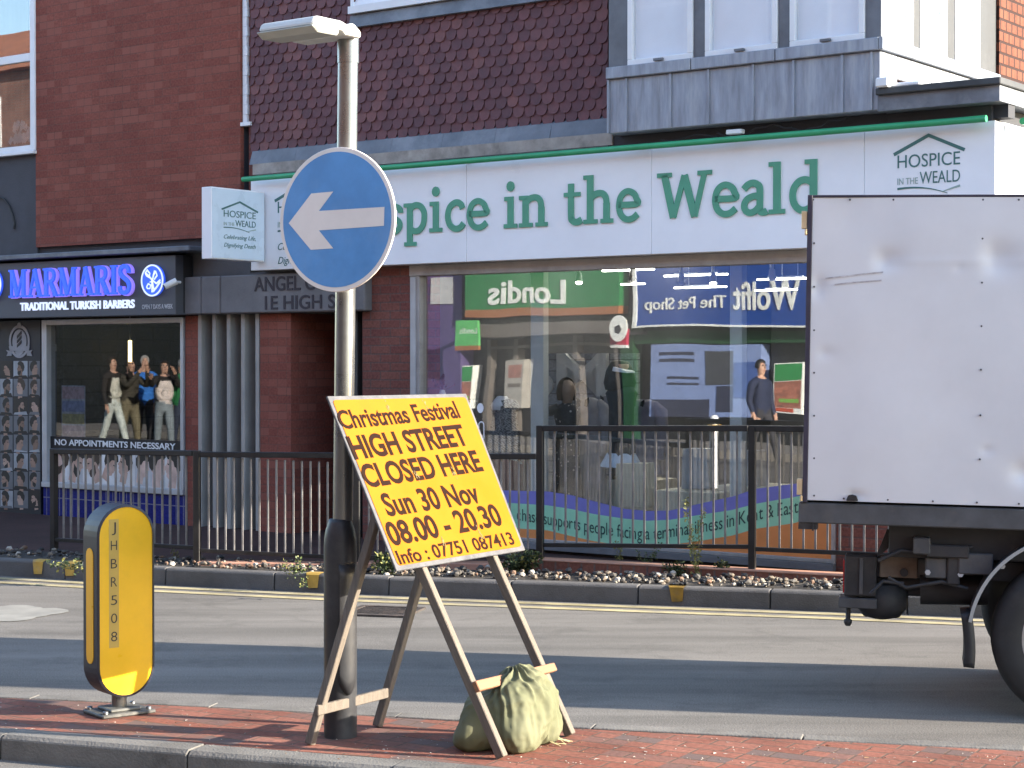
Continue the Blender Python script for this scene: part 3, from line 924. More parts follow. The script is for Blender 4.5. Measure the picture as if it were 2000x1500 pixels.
b.thick([(c_[0] + .028 * cos(2 * pi * i / 24), c_[1] + (.05 if sin(2 * pi * i / 24) > 0 else -.05) + .028 * sin(2 * pi * i / 24)) for i in range(24)], .010, -.034, -.033, closed=True)
b.build("window_sticker", m_board, shopwin)
# coloured waves printed on the inside of the glass
top = [(822, 953), (900, 955), (992, 958), (1070, 960), (1115, 967), (1160, 979), (1220, 994), (1265, 998), (1310, 997), (1370, 983), (1430, 970), (1475, 955), (1550, 945), (1626, 938)]
mid = [(822, 972), (900, 978), (992, 982), (1070, 987), (1115, 994), (1160, 1004), (1220, 1013), (1265, 1017), (1310, 1015), (1370, 1005), (1430, 996), (1475, 984), (1550, 971), (1626, 955)]
low = [(822, 1020), (900, 1026), (992, 1031), (1070, 1036), (1115, 1047), (1160, 1057), (1220, 1066), (1265, 1068), (1310, 1064), (1370, 1056), (1430, 1046), (1475, 1033), (1550, 1022), (1626, 1000)]
def wave(A, B, mat, name, d):
    b = MB(FA)
    PA = [FA.hit(x, y, d) for x, y in A]
    PB = [FA.hit(x, y, d) for x, y in B] if B else [(p[0], z_sill + .03) for p in PA]
    for i in range(len(PA) - 1):
        for k in range(4):
            def li(P, t): return (P[i][0] + (P[i + 1][0] - P[i][0]) * t, P[i][1] + (P[i + 1][1] - P[i][1]) * t)
            a0, a1, b0, b1 = li(PA, k / 4), li(PA, (k + 1) / 4), li(PB, k / 4), li(PB, (k + 1) / 4)
            b.quad((a0[0], d, a0[1]), (a1[0], d, a1[1]), (b1[0], d, max(b1[1], z_sill + .03)), (b0[0], d, max(b0[1], z_sill + .03)))
    return b.build(name, mat, shopwin, fix=False)
m_vp = M("purple_vinyl", (0.20, 0.19, 0.50), 0.5, var=0.08); m_vg = M("green_vinyl", (0.32, 0.64, 0.42), 0.5, var=0.1); m_vo = M("orange_vinyl", (0.72, 0.26, 0.08), 0.5, var=0.08)
wave(top, mid, m_vp, "purple_wave", -.0335); wave(mid, low, m_vg, "green_wave", -.033); wave(low, None, m_vo, "orange_wave", -.0325)
b = MB(FA)
base = [(880, 1005), (1005, 1015), (1060, 1023), (1100, 1030), (1160, 1041), (1200, 1047), (1240, 1053), (1280, 1054), (1330, 1046), (1400, 1035), (1460, 1021), (1490, 1013), (1550, 1003), (1600, 992), (1624, 985)]
BP = [FA.hit(x, y, -.033) for x, y in base]
def onb(s):
    for i in range(len(BP) - 1):
        if s <= BP[i + 1][0] or i == len(BP) - 2:
            t = (s - BP[i][0]) / (BP[i + 1][0] - BP[i][0])
            return BP[i][1] + (BP[i + 1][1] - BP[i][1]) * t
msg = "chase supports people facing a terminal illness in Kent & East Sus"
p0, p1 = S(1008, -.033), S(1600, -.033)
adv = {}
v_, f_ = textdata(msg)
xs = [textdata(msg[:i + 1] + "|")[0] for i in range(len(msg))]
pos = [max(q[0] for q in x) for x in xs]
full = pos[-1]
st = 0.0
for i, ch in enumerate(msg):
    if ch == ' ':
        st = pos[i]; continue
    vv, ff = textdata(ch)
    wch = max(q[0] for q in vv) - min(q[0] for q in vv)
    x0 = (pos[i - 1] if i else 0.08)
    a = p0 + (p1 - p0) * (x0 / full); k = (p1 - p0) / full
    ch_h = max(q[1] for q in vv)
    # each letter keeps its own height above the curve
    text(b, ch, a, a + wch * k, onb(a), .098 * 1.0, -.031, z1=onb(a + wch * k), depth=.001)
b.build("window_lettering", M("dark_vinyl_letters", (0.03, 0.07, 0.06), 0.5), shopwin)

# ---- fascia sign
sg = thing("shop_fascia_sign", "long white shop fascia with green lettering Hospice in the Weald under a green rail", "sign", FA.pt(S(1200), .16, ZFB))
fs0, fs1 = S(490, .16), S(1943, .16)
b = MB(FA)
for p0, p1 in ((490, 911), (911, 1272), (1272, 1687), (1687, 1943)):
    b.box(S(p0, .16) + .0015, S(p1, .16) - .0015, .001, .16, ZFB + .006, ZFT)
board = b.build("sign_board", m_board, sg, bevel=.003)
b = MB(FA); b.box(fs1 - .1, fs1 + .002, -5, -.002, ZFB + .006, ZFT - .0); b.build("return_board", m_board, sg)
b = MB(FA)
zb0, zb1 = Z(780, 469 - 22, .16), Z(1600, 415, .16)
zbase = (Z(700, 471, .161) + 0) 
# baselines measured along the board: spice 449, in 445, the 438, Weald 424
def word(s, pa, ya, pb, yb, xh):
    a, za = FA.hit(pa, ya, .162); c, zc_ = FA.hit(pb, yb, .162)
    strokes(b, SLAB, s, a, c, za, xh, .161, .172, z1=zc_)
hx = Z(1020, 383, .162) - Z(1020, 444.5, .162)
zl = (Z(1020, 444.5, .162) + Z(1160, 438.5, .162) + Z(1420, 425, .162) + Z(855, 449.5, .162)) / 4
for s_, pa, pb in (("Hospice", 645, 957), ("in", 985, 1073), ("the", 1101, 1252), ("Weald", 1284, 1607)):
    b = MB(FA); strokes(b, SLAB, s_, S(pa, .162), S(pb, .162), zl, hx, .161, .172)
    b.build("lettering", m_glet, board)
def hospice_logo(parent, fr_map, sc):
    """House-roof mark, name, swoosh; fr_map turns logo units (0..1 wide, 0..h up) into (s,d,z) builders."""
    pass
def logo(b1, b2, s0, s1, zb, hgt, d, script=True):
    """Roof chevron, HOSPICE, IN THE WEALD, swoosh, script lines. zb bottom of IN THE WEALD line, hgt its capital height."""
    w = s1 - s0
    b1.thick([(s0 - .06 * w, zb + 2.42 * hgt), (s0 + .5 * w, zb + 3.75 * hgt), (s1 + .07 * w, zb + 2.42 * hgt)], .26 * hgt, d - .001, d + .003)
    text(b1, "HOSPICE", s0, s1, zb + 1.33 * hgt, 1.0 * hgt, d + .002, depth=.002)
    text(b2, "IN THE", s0, s0 + .33 * w, zb + .02 * hgt, .5 * hgt, d + .002, depth=.002)
    text(b1, "WEALD", s0 + .36 * w, s1, zb, .93 * hgt, d + .002, depth=.002)
    n = 12
    b1.thick([(s0 + w * .8 * i / n, zb - .42 * hgt + .22 * hgt * sin(pi * .62 * i / n + .55) - .55 * hgt * (i / n) ** 2.2) for i in range(n + 1)], .15 * hgt, d - .001, d + .003, taper=lambda t: 1.1 - t * .8)
    b2.thick([(s0 + w * (.72 + .28 * i / n), zb - .74 * hgt + .42 * hgt * (i / n) ** .8) for i in range(n + 1)], .11 * hgt, d - .001, d + .003, taper=lambda t: .5 + t)
    if script:
        text(b1, "Celebrating Life,", s0, s1, zb - 2.0 * hgt, .62 * hgt, d + .002, shear=.35, depth=.002)
        text(b1, "Dignifying Death", s0, s1, zb - 3.25 * hgt, .62 * hgt, d + .002, shear=.35, depth=.002)
la, lc = MB(FA), MB(FA)
for p0, p1, yb in ((1752, 1874, 358), (543, 640, 442)):
    s0, s1 = S(p0, .162), S(p1, .162)
    zb = Z((p0 + p1) / 2, yb, .162)
    hg = (Z(1810, 310, .162) - Z(1810, 335, .162)) * (1.0 if p0 > 1000 else 1.12)
    logo(la, lc, s0, s1, zb, hg, .161, script=p0 < 1000)
la.build("logo", m_logo, board); lc.build("logo_tint", m_logo2, board)
b = MB(FA)
zr = Z(1200, 290, .3)
b.tube([(S(475, .27), .27, zr), (S(1925, .27), .27, zr)], .024, 14)
rod = b.build("green_rail", m_green, sg)
b = MB(FA)
b.tube([(fs1 + .13, .0, zr), (fs1 + .13, -4, zr)], .024, 14)
b.build("green_rail", m_green, sg)
b = MB(FA)
for px in (560, 900, 1240, 1580, 1890): b.box(S(px, .27) - .01, S(px, .27) + .01, .161, .262, zr - .008, zr + .008)
b.build("rail_bracket", m_alu, sg)

# ---- projecting sign
ps = S(517, .18)
d_in, d_out = dside(517, ps), dside(413, ps)
pz0, pz1 = FA.hit(413, 505, d_out)[1], FA.hit(413, 364, d_out)[1]
th = .12
pj = thing("projecting_sign", "white box sign sticking out from the wall left of the long white fascia", "sign", FA.pt(ps, .2, pz0))
b = MB(FA); b.box(ps - th, ps, d_out - .0, d_in, pz0, pz1)
b.build("box", m_board, pj, bevel=.004)
b = MB(FA); b.box(ps + .001, ps + .006, d_in + .01, d_out - .012, pz0 + .012, pz1 - .012)
face = b.build("face", M("pale_blue_white_face", (0.62, 0.72, 0.80), 0.3, var=0.04), pj)
PJ = Frame(FA.pt(ps + .006, d_out, 0), -FA.n, FA.u)
la, lc = MB(PJ), MB(PJ)
w = d_out - d_in
logo(la, lc, w * .22, w * .82, pz0 + (pz1 - pz0) * .475, (pz1 - pz0) * .092, .001)
la.build("logo", m_logo, face); lc.build("logo_tint", m_logo2, face)
b = MB(FA); b.box(ps - .08, ps - .05, .161, d_in - .0, pz0 + .1, pz0 + .14); b.box(ps - .08, ps - .05, .161, d_in, pz1 - .14, pz1 - .1)
b.build("bracket", m_alu, pj)

# ---- brick building with the barber's and the entrance
bb = thing("barber_building", "brick building with barber shopfront below and a concrete-canopied entrance beside it", "building", FA.pt(-6, 0, 0))
DB = .05
xL, xR = S(71, DB), S(470, DB)
zbk = Z(230, 474, DB)
b = MB(FA)
b.box(xL, xR, .001, DB, zbk, 7.5)
b.box(S(389), S(389) - S(389) + S(362), -.4, -.001, -.05, Z(375, 617))          # pier by the fins
b.box(S(508), S(568), -1.6, -.001, -.05, Z(540, 612))                             # pier by the door
b.build("wall", m_brick, bb)
b = MB(FA)
b.box(S(-500), xL - .001, -.3, .03, Z(40, 500, .03), 7.5)
b.box(S(-500), xR - .02, -.3, .0, Z(230, 500, .03), zbk - .001); b.box(xL, xR - .012, -.3, .0, zbk, 7.5)
b.box(xR + .001, sL - .001, -.6, -.25, 2.3, 7.5)
b.box(S(-500), sL, -9, -8.8, -.05, 7.5)
b.box(S(-500), sL, -9, -.301, 7.501, 7.6)
b.box(S(-500), xR, -8.79, -.31, 3.3, 3.4)
b.box(S(-510), S(-500), -9, 0, -.05, 7.5)
b.build("rendered_wall", m_render, bb)
# white verge strip in the gap
b = MB(FA)
vx = S(486, .0)
for i in range(30):
    z = Z(480, 243) + i * .09
    b.box(vx - .045, vx + .012 * (1 if i % 2 else .4), -.02, .028, z, z + .088)
b.build("verge", m_white, bb)
b = MB(FA); b.box(S(470, .05), S(489, .05), -.02, .05, Z(480, 247) - .0, Z(480, 240))
b.build("verge_end", m_white, bb)
# upper window at the left edge
ux1 = S(72, .05); ux0 = ux1 - 1.3
uz0, uz1, uzt0, uzt1 = Z(40, 297, .05), 6.8, Z(30, 124, .05), Z(30, 108, .05)
f = MB(FA)
f.box(ux1 - .075, ux1, .031, .07, uz0, uz1); f.box(ux0, ux1 - .076, .031, .065, uz0, uz0 + .06); f.box(ux0, ux1 - .076, .031, .065, uzt0, uzt1)
f.box(ux0, ux0 + .07, .031, .065, uz0 + .06, uzt0 - .001)
uw = f.build("window", m_white, bb, bevel=.006)
b = MB(FA); b.box(ux0 + .001, ux1 - .077, .04, .046, uz0 + .061, uz1)
b.build("pane", m_glassu, uw)
b = MB(FA); b.box(ux0, ux1 - .04, .0305, .034, uz0 + .03, uz1)
b.build("dark_backing", M("grey_brown_curtain", (0.11, 0.10, 0.10), 0.9, var=0.3, scale=3, uv=True, stretch=(8, .5, 1)), uw)
b = MB(FA); b.box(ux0 - .05, ux1 + .01, .031, .10, uz0 - .035, uz0 - .001)
b.build("sill", m_white, uw, bevel=.005)
# curved cable on the render
b = MB(FA)
cx_, cz_ = FA.hit(2, 440, .03)
b.tube([(S(-30, .04), .045, Z(-30, 388, .03))] + [(FA.hit(x, y, .04)[0], .045, FA.hit(x, y, .04)[1]) for x, y in ((0, 385), (10, 390), (19, 402), (26, 420), (29, 438), (28, 447))], .011, 7)
b.build("cable", m_black, bb)
# ledge over the barber's fascia
b = MB(FA); lz0, lz1 = Z(184, 499, .3), Z(184, 491, .3)
b.box(S(-500), S(369, .3), -.0, .30, lz0, lz1 + .01); b.build("ledge", m_lead, bb, bevel=.008)
# entrance canopy
cz0, cz1 = Z(520, 611, .10), Z(461, 537.5, .10)
b = MB(FA)
for p0, p1 in ((346, 392), (392, 430), (430, 712)): b.box(S(p0, .1) + .002, S(p1, .1) - .002, -.3, .10, cz0, cz1)
can = b.build("canopy", m_conc, bb, bevel=.012)
b = MB(FA); b.box(S(360), sL + .0, -.6, -.02, cz1 + .001, Z(430, 490)); b.box(sL + .001, S(706), -.6, -.02, cz1 + .001, ZFB + .0)
b.build("upper_band", M("dark_concrete", (0.10, 0.098, 0.10), 0.85, var=0.2, scale=2.5, bump=0.3), bb)
b = MB(FA)
hcap = Z(540, 540, .1) - Z(540, 567, .1)
text(b, "ANGEL COURT", S(497, .1), S(698, .1), Z(541, 567.5, .1), hcap, .106, bold=.012, depth=.005)
text(b, "1E HIGH ST", S(518, .1), S(676, .1), Z(570, 603.5, .1), hcap * .96, .106, bold=.012, depth=.005)
b.build("lettering", M("dark_letters", (0.022, 0.018, 0.028), 0.5), can)
m_fin = M("grey_fin", (0.32, 0.30, 0.275), 0.7, var=0.15, scale=3)
# fins before a dark window
b = MB(FA)
for px in (387, 415, 443, 471, 499):
    x = S(px)
    b = MB(FA); b.box(x, x + .045, -.2, .0, -.05, cz0 - .001); b.build("fin", m_fin, bb)
b = MB(FA); b.box(S(389) + .001, S(508) - .001, -.5, -.3, Z(450, 842), cz0)
b.build("dark_window", M("dark_tinted_window", (0.012, 0.014, 0.02), 0.12), bb)
b = MB(FA); b.box(S(389) + .001, S(508) - .001, -.5, -.28, -.05, Z(450, 842) - .001)
b.build("infill_panel", m_conc, bb)
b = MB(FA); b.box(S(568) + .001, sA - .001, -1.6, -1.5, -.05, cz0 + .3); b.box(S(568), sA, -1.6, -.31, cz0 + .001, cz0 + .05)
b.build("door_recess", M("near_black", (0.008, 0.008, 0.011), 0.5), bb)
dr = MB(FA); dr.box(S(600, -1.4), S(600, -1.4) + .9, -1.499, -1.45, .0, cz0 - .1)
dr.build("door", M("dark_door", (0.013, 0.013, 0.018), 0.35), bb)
b = MB(FA); x = S(697, -.1); b.box(x, x + .05, -.15, -.05, -.05, cz0 - .002)
b.build("downpipe", M("dark_pipe", (0.05, 0.05, 0.05), 0.5), bb)

# barber's shopfront
b = MB(FA); b.box(S(-500), S(-41), -.3, -.08, -.05, Z(172, 617, .2))
b.build("shopfront_panel", m_render, bb)
bz_t, bz_s, bz_b = Z(220, 622), Z(220, 952), -.05
wx0, wx1 = S(84), S(360)
b = MB(FA); b.box(wx0, wx1, -.25, -.0, bz_b, bz_s - .035)
m_btile = brickmat("blue_glazed_tile", (0.012, 0.015, 0.13, 1), (0.018, 0.022, 0.17, 1), (0.16, 0.16, 0.22, 1), bw=0.1, bh=0.2, ms=0.006, rough=0.25, bump=0.3, spread=0.15)
m_btile.node_tree.nodes["Brick Texture"].offset = 0.0
b.build("tiled_stall_riser", m_btile, bb)
f = MB(FA); t = .05
f.box(wx0, wx1, -.1, .03, bz_s - .034, bz_s + .02); f.box(wx0, wx0 + .075, -.1, .02, bz_s + .021, bz_t); f.box(wx1 - .04, wx1, -.1, .02, bz_s + .021, bz_t); f.box(wx0 + .076, wx1 - .041, -.1, .02, bz_t - .055, bz_t)
bw = f.build("barber_window", m_alu, bb, bevel=.004)
b = MB(FA); b.box(wx0 + .076, wx1 - .041, -.05, -.044, Z(220, 880) + .002, bz_t - .056)
b.build("pane", m_glassb, bw)
zm1 = Z(220, 881); zband = Z(220, 857)
b = MB(FA); b.box(wx0 + .076, wx1 - .041, -.07, -.03, zm1, zm1 + .001 + (zband - zm1))
band = b.build("lettering_band", M("black_band", (0.012, 0.013, 0.016), 0.4), bw)
b = MB(FA); a, za = FA.hit(107, 871, -.028); c_, zc_ = FA.hit(343, 876, -.028)
zz = (za + zc_) / 2
text(b, "NO APPOINTMENTS NECESSARY", a, c_, zz, Z(220, 864, -.028) - Z(220, 875.5, -.028), -.026, bold=.02, depth=.002)
b.build("lettering", m_white, band)
# photo mural of haircuts along the foot of the window
def head(b, s, z, r, d, tone, hair, face='l', beard=False, tilt=0.0):
    """A head in profile: face, hair cap, neck, optional beard, as flat print shapes."""
    k = -1 if face == 'l' else 1
    def q(x, y):
        x, y = x * cos(tilt) - y * sin(tilt), x * sin(tilt) + y * cos(tilt)
        return (s + k * x * r, z + y * r)
    b.mi = tone
    b.add([(*((lambda p: (p[0], d, p[1]))(q(x, y))),) for x, y in ((-.45, -1.5), (.35, -1.5), (.3, -.7), (-.5, -.5))], [(0, 1, 2, 3)])
    prof = [(-.75, .3), (-.6, .75), (-.1, 1.0), (.4, .9), (.66, .5), (.68, .2), (.9, -.1), (.7, -.2), (.72, -.42), (.6, -.5), (.62, -.72), (.35, -.9), (-.2, -.7), (-.62, -.3)]
    b.add([(p[0], d + .0004, p[1]) for p in (q(x, y) for x, y in prof)], [tuple(range(len(prof)))])
    b.mi = hair
    hp = [(-.8, -.1), (-.92, .45), (-.6, 1.0), (0, 1.25), (.55, 1.15), (.8, .75), (.6, .55), (.3, .6), (.0, .45), (-.15, .1), (-.35, .05), (-.5, -.35)]
    b.add([(p[0], d + .0008, p[1]) for p in (q(x, y) for x, y in hp)], [tuple(range(len(hp)))])
    if beard:
        bp = [(-.2, -.1), (.1, -.3), (.5, -.35), (.68, -.55), (.62, -.85), (.3, -1.02), (-.1, -.75)]
        b.add([(p[0], d + .0008, p[1]) for p in (q(x, y) for x, y in bp)], [tuple(range(len(bp)))])
    b.add([(p[0], d + .0012, p[1]) for p in (q(x, y) for x, y in ((.36, .22), (.6, .26), (.58, .16), (.38, .12)))], [(0, 1, 2, 3)])
m_bgl = [M("pale_print", c, 0.5, var=0.25, scale=5) for c in ((0.30, 0.32, 0.34), (0.13, 0.135, 0.145), (0.36, 0.36, 0.38))]
m_sk = [M("print_skin", c, 0.5, var=0.25, scale=9) for c in ((0.30, 0.19, 0.14), (0.40, 0.27, 0.21), (0.19, 0.115, 0.08))]
m_hr = [M("print_hair", c, 0.5, var=0.3, scale=9) for c in ((0.018, 0.015, 0.014), (0.05, 0.032, 0.022))]
PM = m_bgl + m_sk + m_hr
PMm = [M("bright_print", c, 0.5, var=0.2, scale=5) for c in ((0.62, 0.60, 0.58), (0.45, 0.45, 0.46), (0.70, 0.69, 0.68))] + [M("bright_print_skin", c, 0.5, var=0.25, scale=9) for c in ((0.48, 0.32, 0.25), (0.56, 0.40, 0.33), (0.30, 0.19, 0.14))] + m_hr
b = MB(FA)
mz0, mz1 = bz_s + .021, zm1 - .001
mx0, mx1 = wx0 + .076, wx1 - .041
b.mi = 0; b.box(mx0, mx1, -.07, -.036, mz0, mz1)
rr = random.Random(5)
xs_ = [0.08, .2, .33, .46, .57, .7, .81, .92]
for i, t_ in enumerate(xs_):
    x = mx0 + (mx1 - mx0) * t_; zc = (mz0 + mz1) / 2
    b.mi = rr.choice((0, 1, 2, 2))
    b.add([(x - .11, -.0355, mz0 + .004), (x + .1, -.0355, mz0 + .004), (x + .1, -.0355, mz1 - .004), (x - .11, -.0355, mz1 - .004)], [(0, 1, 2, 3)])
    head(b, x, zc + .03, .125 + rr.uniform(-.015, .02), -.035, rr.choice((3, 4, 4)), rr.choice((6, 6, 7)), rr.choice('lr'), rr.random() > .4, rr.uniform(-.5, .25))
tag(b.build("haircut_mural", PMm, None, fix=False), "strip of haircut photographs along the foot of the barber's window", "poster")

# board of haircut photographs left of the window
bx0, bx1 = S(-40), S(79)
b = MB(FA); b.box(bx0, bx1, -.12, .0, Z(40, 1003), Z(40, 626))
pbd = tag(b.build("haircut_board", M("black_poster_board", (0.012, 0.014, 0.022), 0.5), None), "tall black board with rows of small haircut photographs and a barber pole badge", "poster")
b = MB(FA)
cols_ = ((-28, -2), (0, 24.5), (26.5, 54), (56.5, 78))
rows_ = ((705, 737), (740, 774), (776, 810), (812, 846), (849, 883), (885, 919), (921, 955), (958, 992))
for p0, p1 in cols_:
    for y0, y1 in rows_:
        a, c = S(p0), S(p1)
        y_off = 0
        zt_, zb_ = Z((p0 + p1) / 2, y0), Z((p0 + p1) / 2, y1)
        b.mi = rr.choice((1, 1, 0, 1, 6))
        b.add([(a, .0015, zb_), (c, .0015, zb_), (c, .0015, zt_), (a, .0015, zt_)], [(0, 1, 2, 3)])
        r_ = (zt_ - zb_) * .34
        head(b, (a + c) / 2 + rr.uniform(-.02, .02), (zb_ + zt_) / 2 + .0, r_ * rr.uniform(1.1, 1.3), .002, rr.choice((3, 4, 5, 3)), rr.choice((6, 6, 7)), rr.choice('lr'), rr.random() > .4, rr.uniform(-.3, .2))
        b.mi = rr.choice((1, 6, 6, 0))
        b.add([(a, .0035, zb_), (c, .0035, zb_), (c - .02, .0035, zb_ + r_ * rr.uniform(.2, .6)), (a + .02, .0035, zb_ + r_ * rr.uniform(.2, .6))], [(0, 1, 2, 3)])
b.build("photo_print", PM, pbd, fix=False)
b = MB(FA)
ex, ez = FA.hit(38.5, 667); er = Z(38, 637) - Z(38, 667)
b.mi = 0
b.thick([(ex + er * .95 * cos(2 * pi * i / 40), ez + er * .98 * sin(2 * pi * i / 40)) for i in range(40)], .03, .001, .006, closed=True)
b.disc((ex, ez), er * .72, er * .78, .001, .004, 32)
b.disc((ex, ez + er * 1.05), .03, .03, .001, .008, 16)
b.prism([(ex - er * 1.05, ez - er * .3), (ex + er * 1.05, ez - er * .3), (ex + er * .95, ez - er * .62), (ex - er * .95, ez - er * .62)], .004, .008)
for k in (-1, 1):
    b.prism([(ex + k * er * .8, ez - er * .62), (ex + k * er * 1.35, ez - er * .55), (ex + k * er * 1.15, ez - er * .72), (ex + k * er * 1.3, ez - er * .95), (ex + k * er * .75, ez - er * .92)], .003, .007)
b.prism([(ex - er * .5, ez - er * .66), (ex + er * .5, ez - er * .66), (ex, ez - er * 1.02)], .003, .0075)
b.mi = 1
for k in range(3):
    zz = ez + er * .5 - k * er * .3
    b.prism([(ex - .035, zz - .05), (ex + .035, zz), (ex + .035, zz + .03), (ex - .035, zz - .02)], .005, .009)
b.build("badge", [M("pale_grey_print", (0.26, 0.26, 0.28), 0.5), m_black], pbd)

# ---- barber's sign
DS = .22
bs = thing("barber_fascia_sign", "charcoal shop sign with raised blue capitals reading MARMARIS", "sign", FA.pt(S(200), DS, Z(172, 617, DS)))
z0, z1 = Z(172, 618.5, DS), Z(172, 506, DS)
b = MB(FA); b.box(S(-500), S(343, DS), .001, DS, z0, z1)
sb = b.build("sign_board", M("charcoal_board", (0.075, 0.08, 0.095), 0.5, var=0.08, scale=2), bs, bevel=.006)
b = MB(FA); b.box(S(343, DS) + .001, S(357, .1), .001, .12, z0 + .02, z1)
b.build("end_cap", m_black, bs)
m_lit = emit("blue_lit_face", lin(60, 105, 255), 0.09)
m_lit2 = emit("lilac_lit_edge", lin(165, 140, 255), 0.10)
m_litw = emit("white_lit_letters", lin(225, 235, 255), 0.12)
za, zc_ = Z(30, 581, DS), Z(255, 575, DS)
zm = (za + zc_) / 2
hcap = (Z(100, 524, DS) - Z(100, 579, DS))
b = MB(FA)
b.mi = 0
strokes(b, ROMAN, "MARMARIS", S(24, DS), S(262, DS), zm, hcap, DS + .03, DS + .05, space=.0)
b.build("raised_lettering", m_lit, sb)
b = MB(FA)
strokes(b, {k: ([(p, w * 1.18 + .02) for p, w in v[0]], v[1]) for k, v in ROMAN.items()}, "MARMARIS", S(24, DS) + .012, S(262, DS) + .012, zm - .004, hcap, DS + .001, DS + .029, space=.0)
b.build("letter_edge", m_lit2, sb)
b = MB(FA)
zz = (Z(41, 606, DS) + Z(264, 601.6, DS)) / 2
text(b, "TRADITIONAL TURKISH BARBERS", S(41, DS), S(264, DS), zz, Z(150, 588, DS) - Z(150, 603, DS), DS + .012, bold=.025, depth=.011)
b.build("lettering", m_litw, sb)
b = MB(FA)
text(b, "OPEN 7 DAYS A WEEK", S(278, DS), S(338, DS), Z(308, 603, DS), Z(308, 594.5, DS) - Z(308, 603, DS), DS + .003, bold=.01, depth=.002)
b.build("small_lettering", M("grey_white_print", (0.5, 0.5, 0.52), 0.5), sb)
def emblem(px, py):
    cx, cz = FA.hit(px, py, DS)
    r = Z(px, py - 31, DS) - cz
    b = MB(FA); b.mi = 0
    b.disc((cx, cz), r, r, DS + .001, DS + .03, 40)
    b.mi = 1
    b.thick([(cx + r * .96 * cos(2 * pi * i / 40), cz + r * .96 * sin(2 * pi * i / 40)) for i in range(40)], r * .1, DS + .028, DS + .036, closed=True)
    def st(P, w): b.thick([(cx + x * r, cz + y * r) for x, y in P], w * r, DS + .03, DS + .036)
    st([(.25, .62), (.02, .0), (.0, -.75)], .1); st([(-.62, .5), (-.3, .3), (.02, .02), (.4, -.2), (.75, .02)], .1)
    st([(-.6, .5), (-.45, .66), (-.2, .45), (-.25, .2), (-.5, .3), (-.62, .5)], .08); st([(.1, .3), (.35, .55), (.45, .3), (.2, .05)], .09)
    st([(-.5, -.4), (-.35, -.2), (-.1, -.3), (-.2, -.5), (-.42, -.5), (-.5, -.4)], .08); st([(.1, -.7), (.4, -.45), (.75, -.1)], .12); st([(-.2, -.1), (.0, -.05), (.2, -.65)], .07)
    b.build("emblem", [m_lit, m_litw], sb)
emblem(302, 548); emblem(-13, 556)
# little white camera at the sign's end
c = FA.pt(S(336, .3), .3, Z(336, 553, .3))
ct = thing("security_camera", "small white camera at the right end of the charcoal barber sign", "camera", tuple(c))
b = MB(FA); s_, z_ = S(336, .3), Z(336, 553, .3)
b.tube([(s_ - .035, .36, z_ - .035), (s_ + .03, .27, z_ + .02)], [.03, .034], 12); b.build("body", m_white, ct)
b = MB(FA); b.tube([(s_ - .039, .3655, z_ - .0385), (s_ - .034, .3586, z_ - .0342)], [.022, .022], 12); b.build("lens", m_black, ct)
b = MB(FA); b.tube([(s_ + .02, .28, z_ + .012), (s_ + .035, .2205, z_ + .01)], .012, 8); b.build("bracket", m_white, ct)
# ------------------------------------------------------------------ street furniture
def col_z(p, py):
    """Height above the point p at which row py is seen."""
    r = ray(CXP, py)
    return EYE + r.z / r.y * p.y

m_steel = M("galvanised_steel", (0.20, 0.20, 0.195), 0.30, 0.8, var=0.12, scale=5, dirt=0.3, dirtc=(0.3, 0.3, 0.29, 1))
m_postb = M("black_post_paint", (0.028, 0.028, 0.030), 0.42, var=0.3, scale=6, dirt=0.5, dirtc=(0.09, 0.085, 0.08, 1))
m_signb = M("blue_sign_sheet", (0.105, 0.30, 0.60), 0.38, var=0.12, scale=5, dirt=0.35, dirtc=(0.24, 0.38, 0.58, 1))  # lifted blue and paler blotches stand in for reflected sky
m_signw = M("white_sign_sheet", (0.80, 0.74, 0.68), 0.45, var=0.05, scale=5, dirt=0.15, dirtc=(0.6, 0.55, 0.48, 1))
m_lum = M("lamp_housing", (0.60, 0.61, 0.58), 0.5, var=0.12, scale=7, dirt=0.5, dirtc=(0.34, 0.33, 0.28, 1))

# ---- lit post with the keep-left disc
pp = on_z(665, 1438, 0)
lp = thing("sign_post", "steel post in a black sleeve with a blue left-arrow disc and a lamp on top", "sign post", tuple(pp))
LF = Frame((pp.x, pp.y, 0), (cos(AF), -sin(AF), 0), (-sin(AF), -cos(AF), 0))
lean = Vector((0.036, 0.0, 2.95))
def pole_at(z): return (lean.x * z / 2.95 * 1.0, 0.0)
PW = Frame((pp.x, pp.y, 0), (1, 0, 0), (0, -1, 0))
b = MB(PW)
b.lathe((0, 0), [(.070, -.02), (.070, .30), (.070, .80), (.068, .84), (.062, .875), (.052, .905), (.047, .92), (.044, .921)], 32)
base = b.build("base_sleeve", m_postb, lp)
b = MB(PW)
def door(u_, v_):
    a = radians(25 + 65 * u_); z = .235 + .50 * v_
    zz = z - .05 * sin(pi * u_) * (1 - v_)
    return (.0755 * cos(a), .0755 * sin(a), zz)
b.grid(door, 14, 10)
o = b.build("door", m_postb, base); md = o.modifiers.new("solid", 'SOLIDIFY'); md.thickness = .006; md.offset = -1
b = MB(PW)
zt = 2.86
b.tube([(pole_at(.915)[0], 0, .915), (pole_at(1.9)[0], 0, 1.9), (pole_at(zt)[0], 0, zt)], .0425, 32)
b.build("shaft", m_steel, lp)
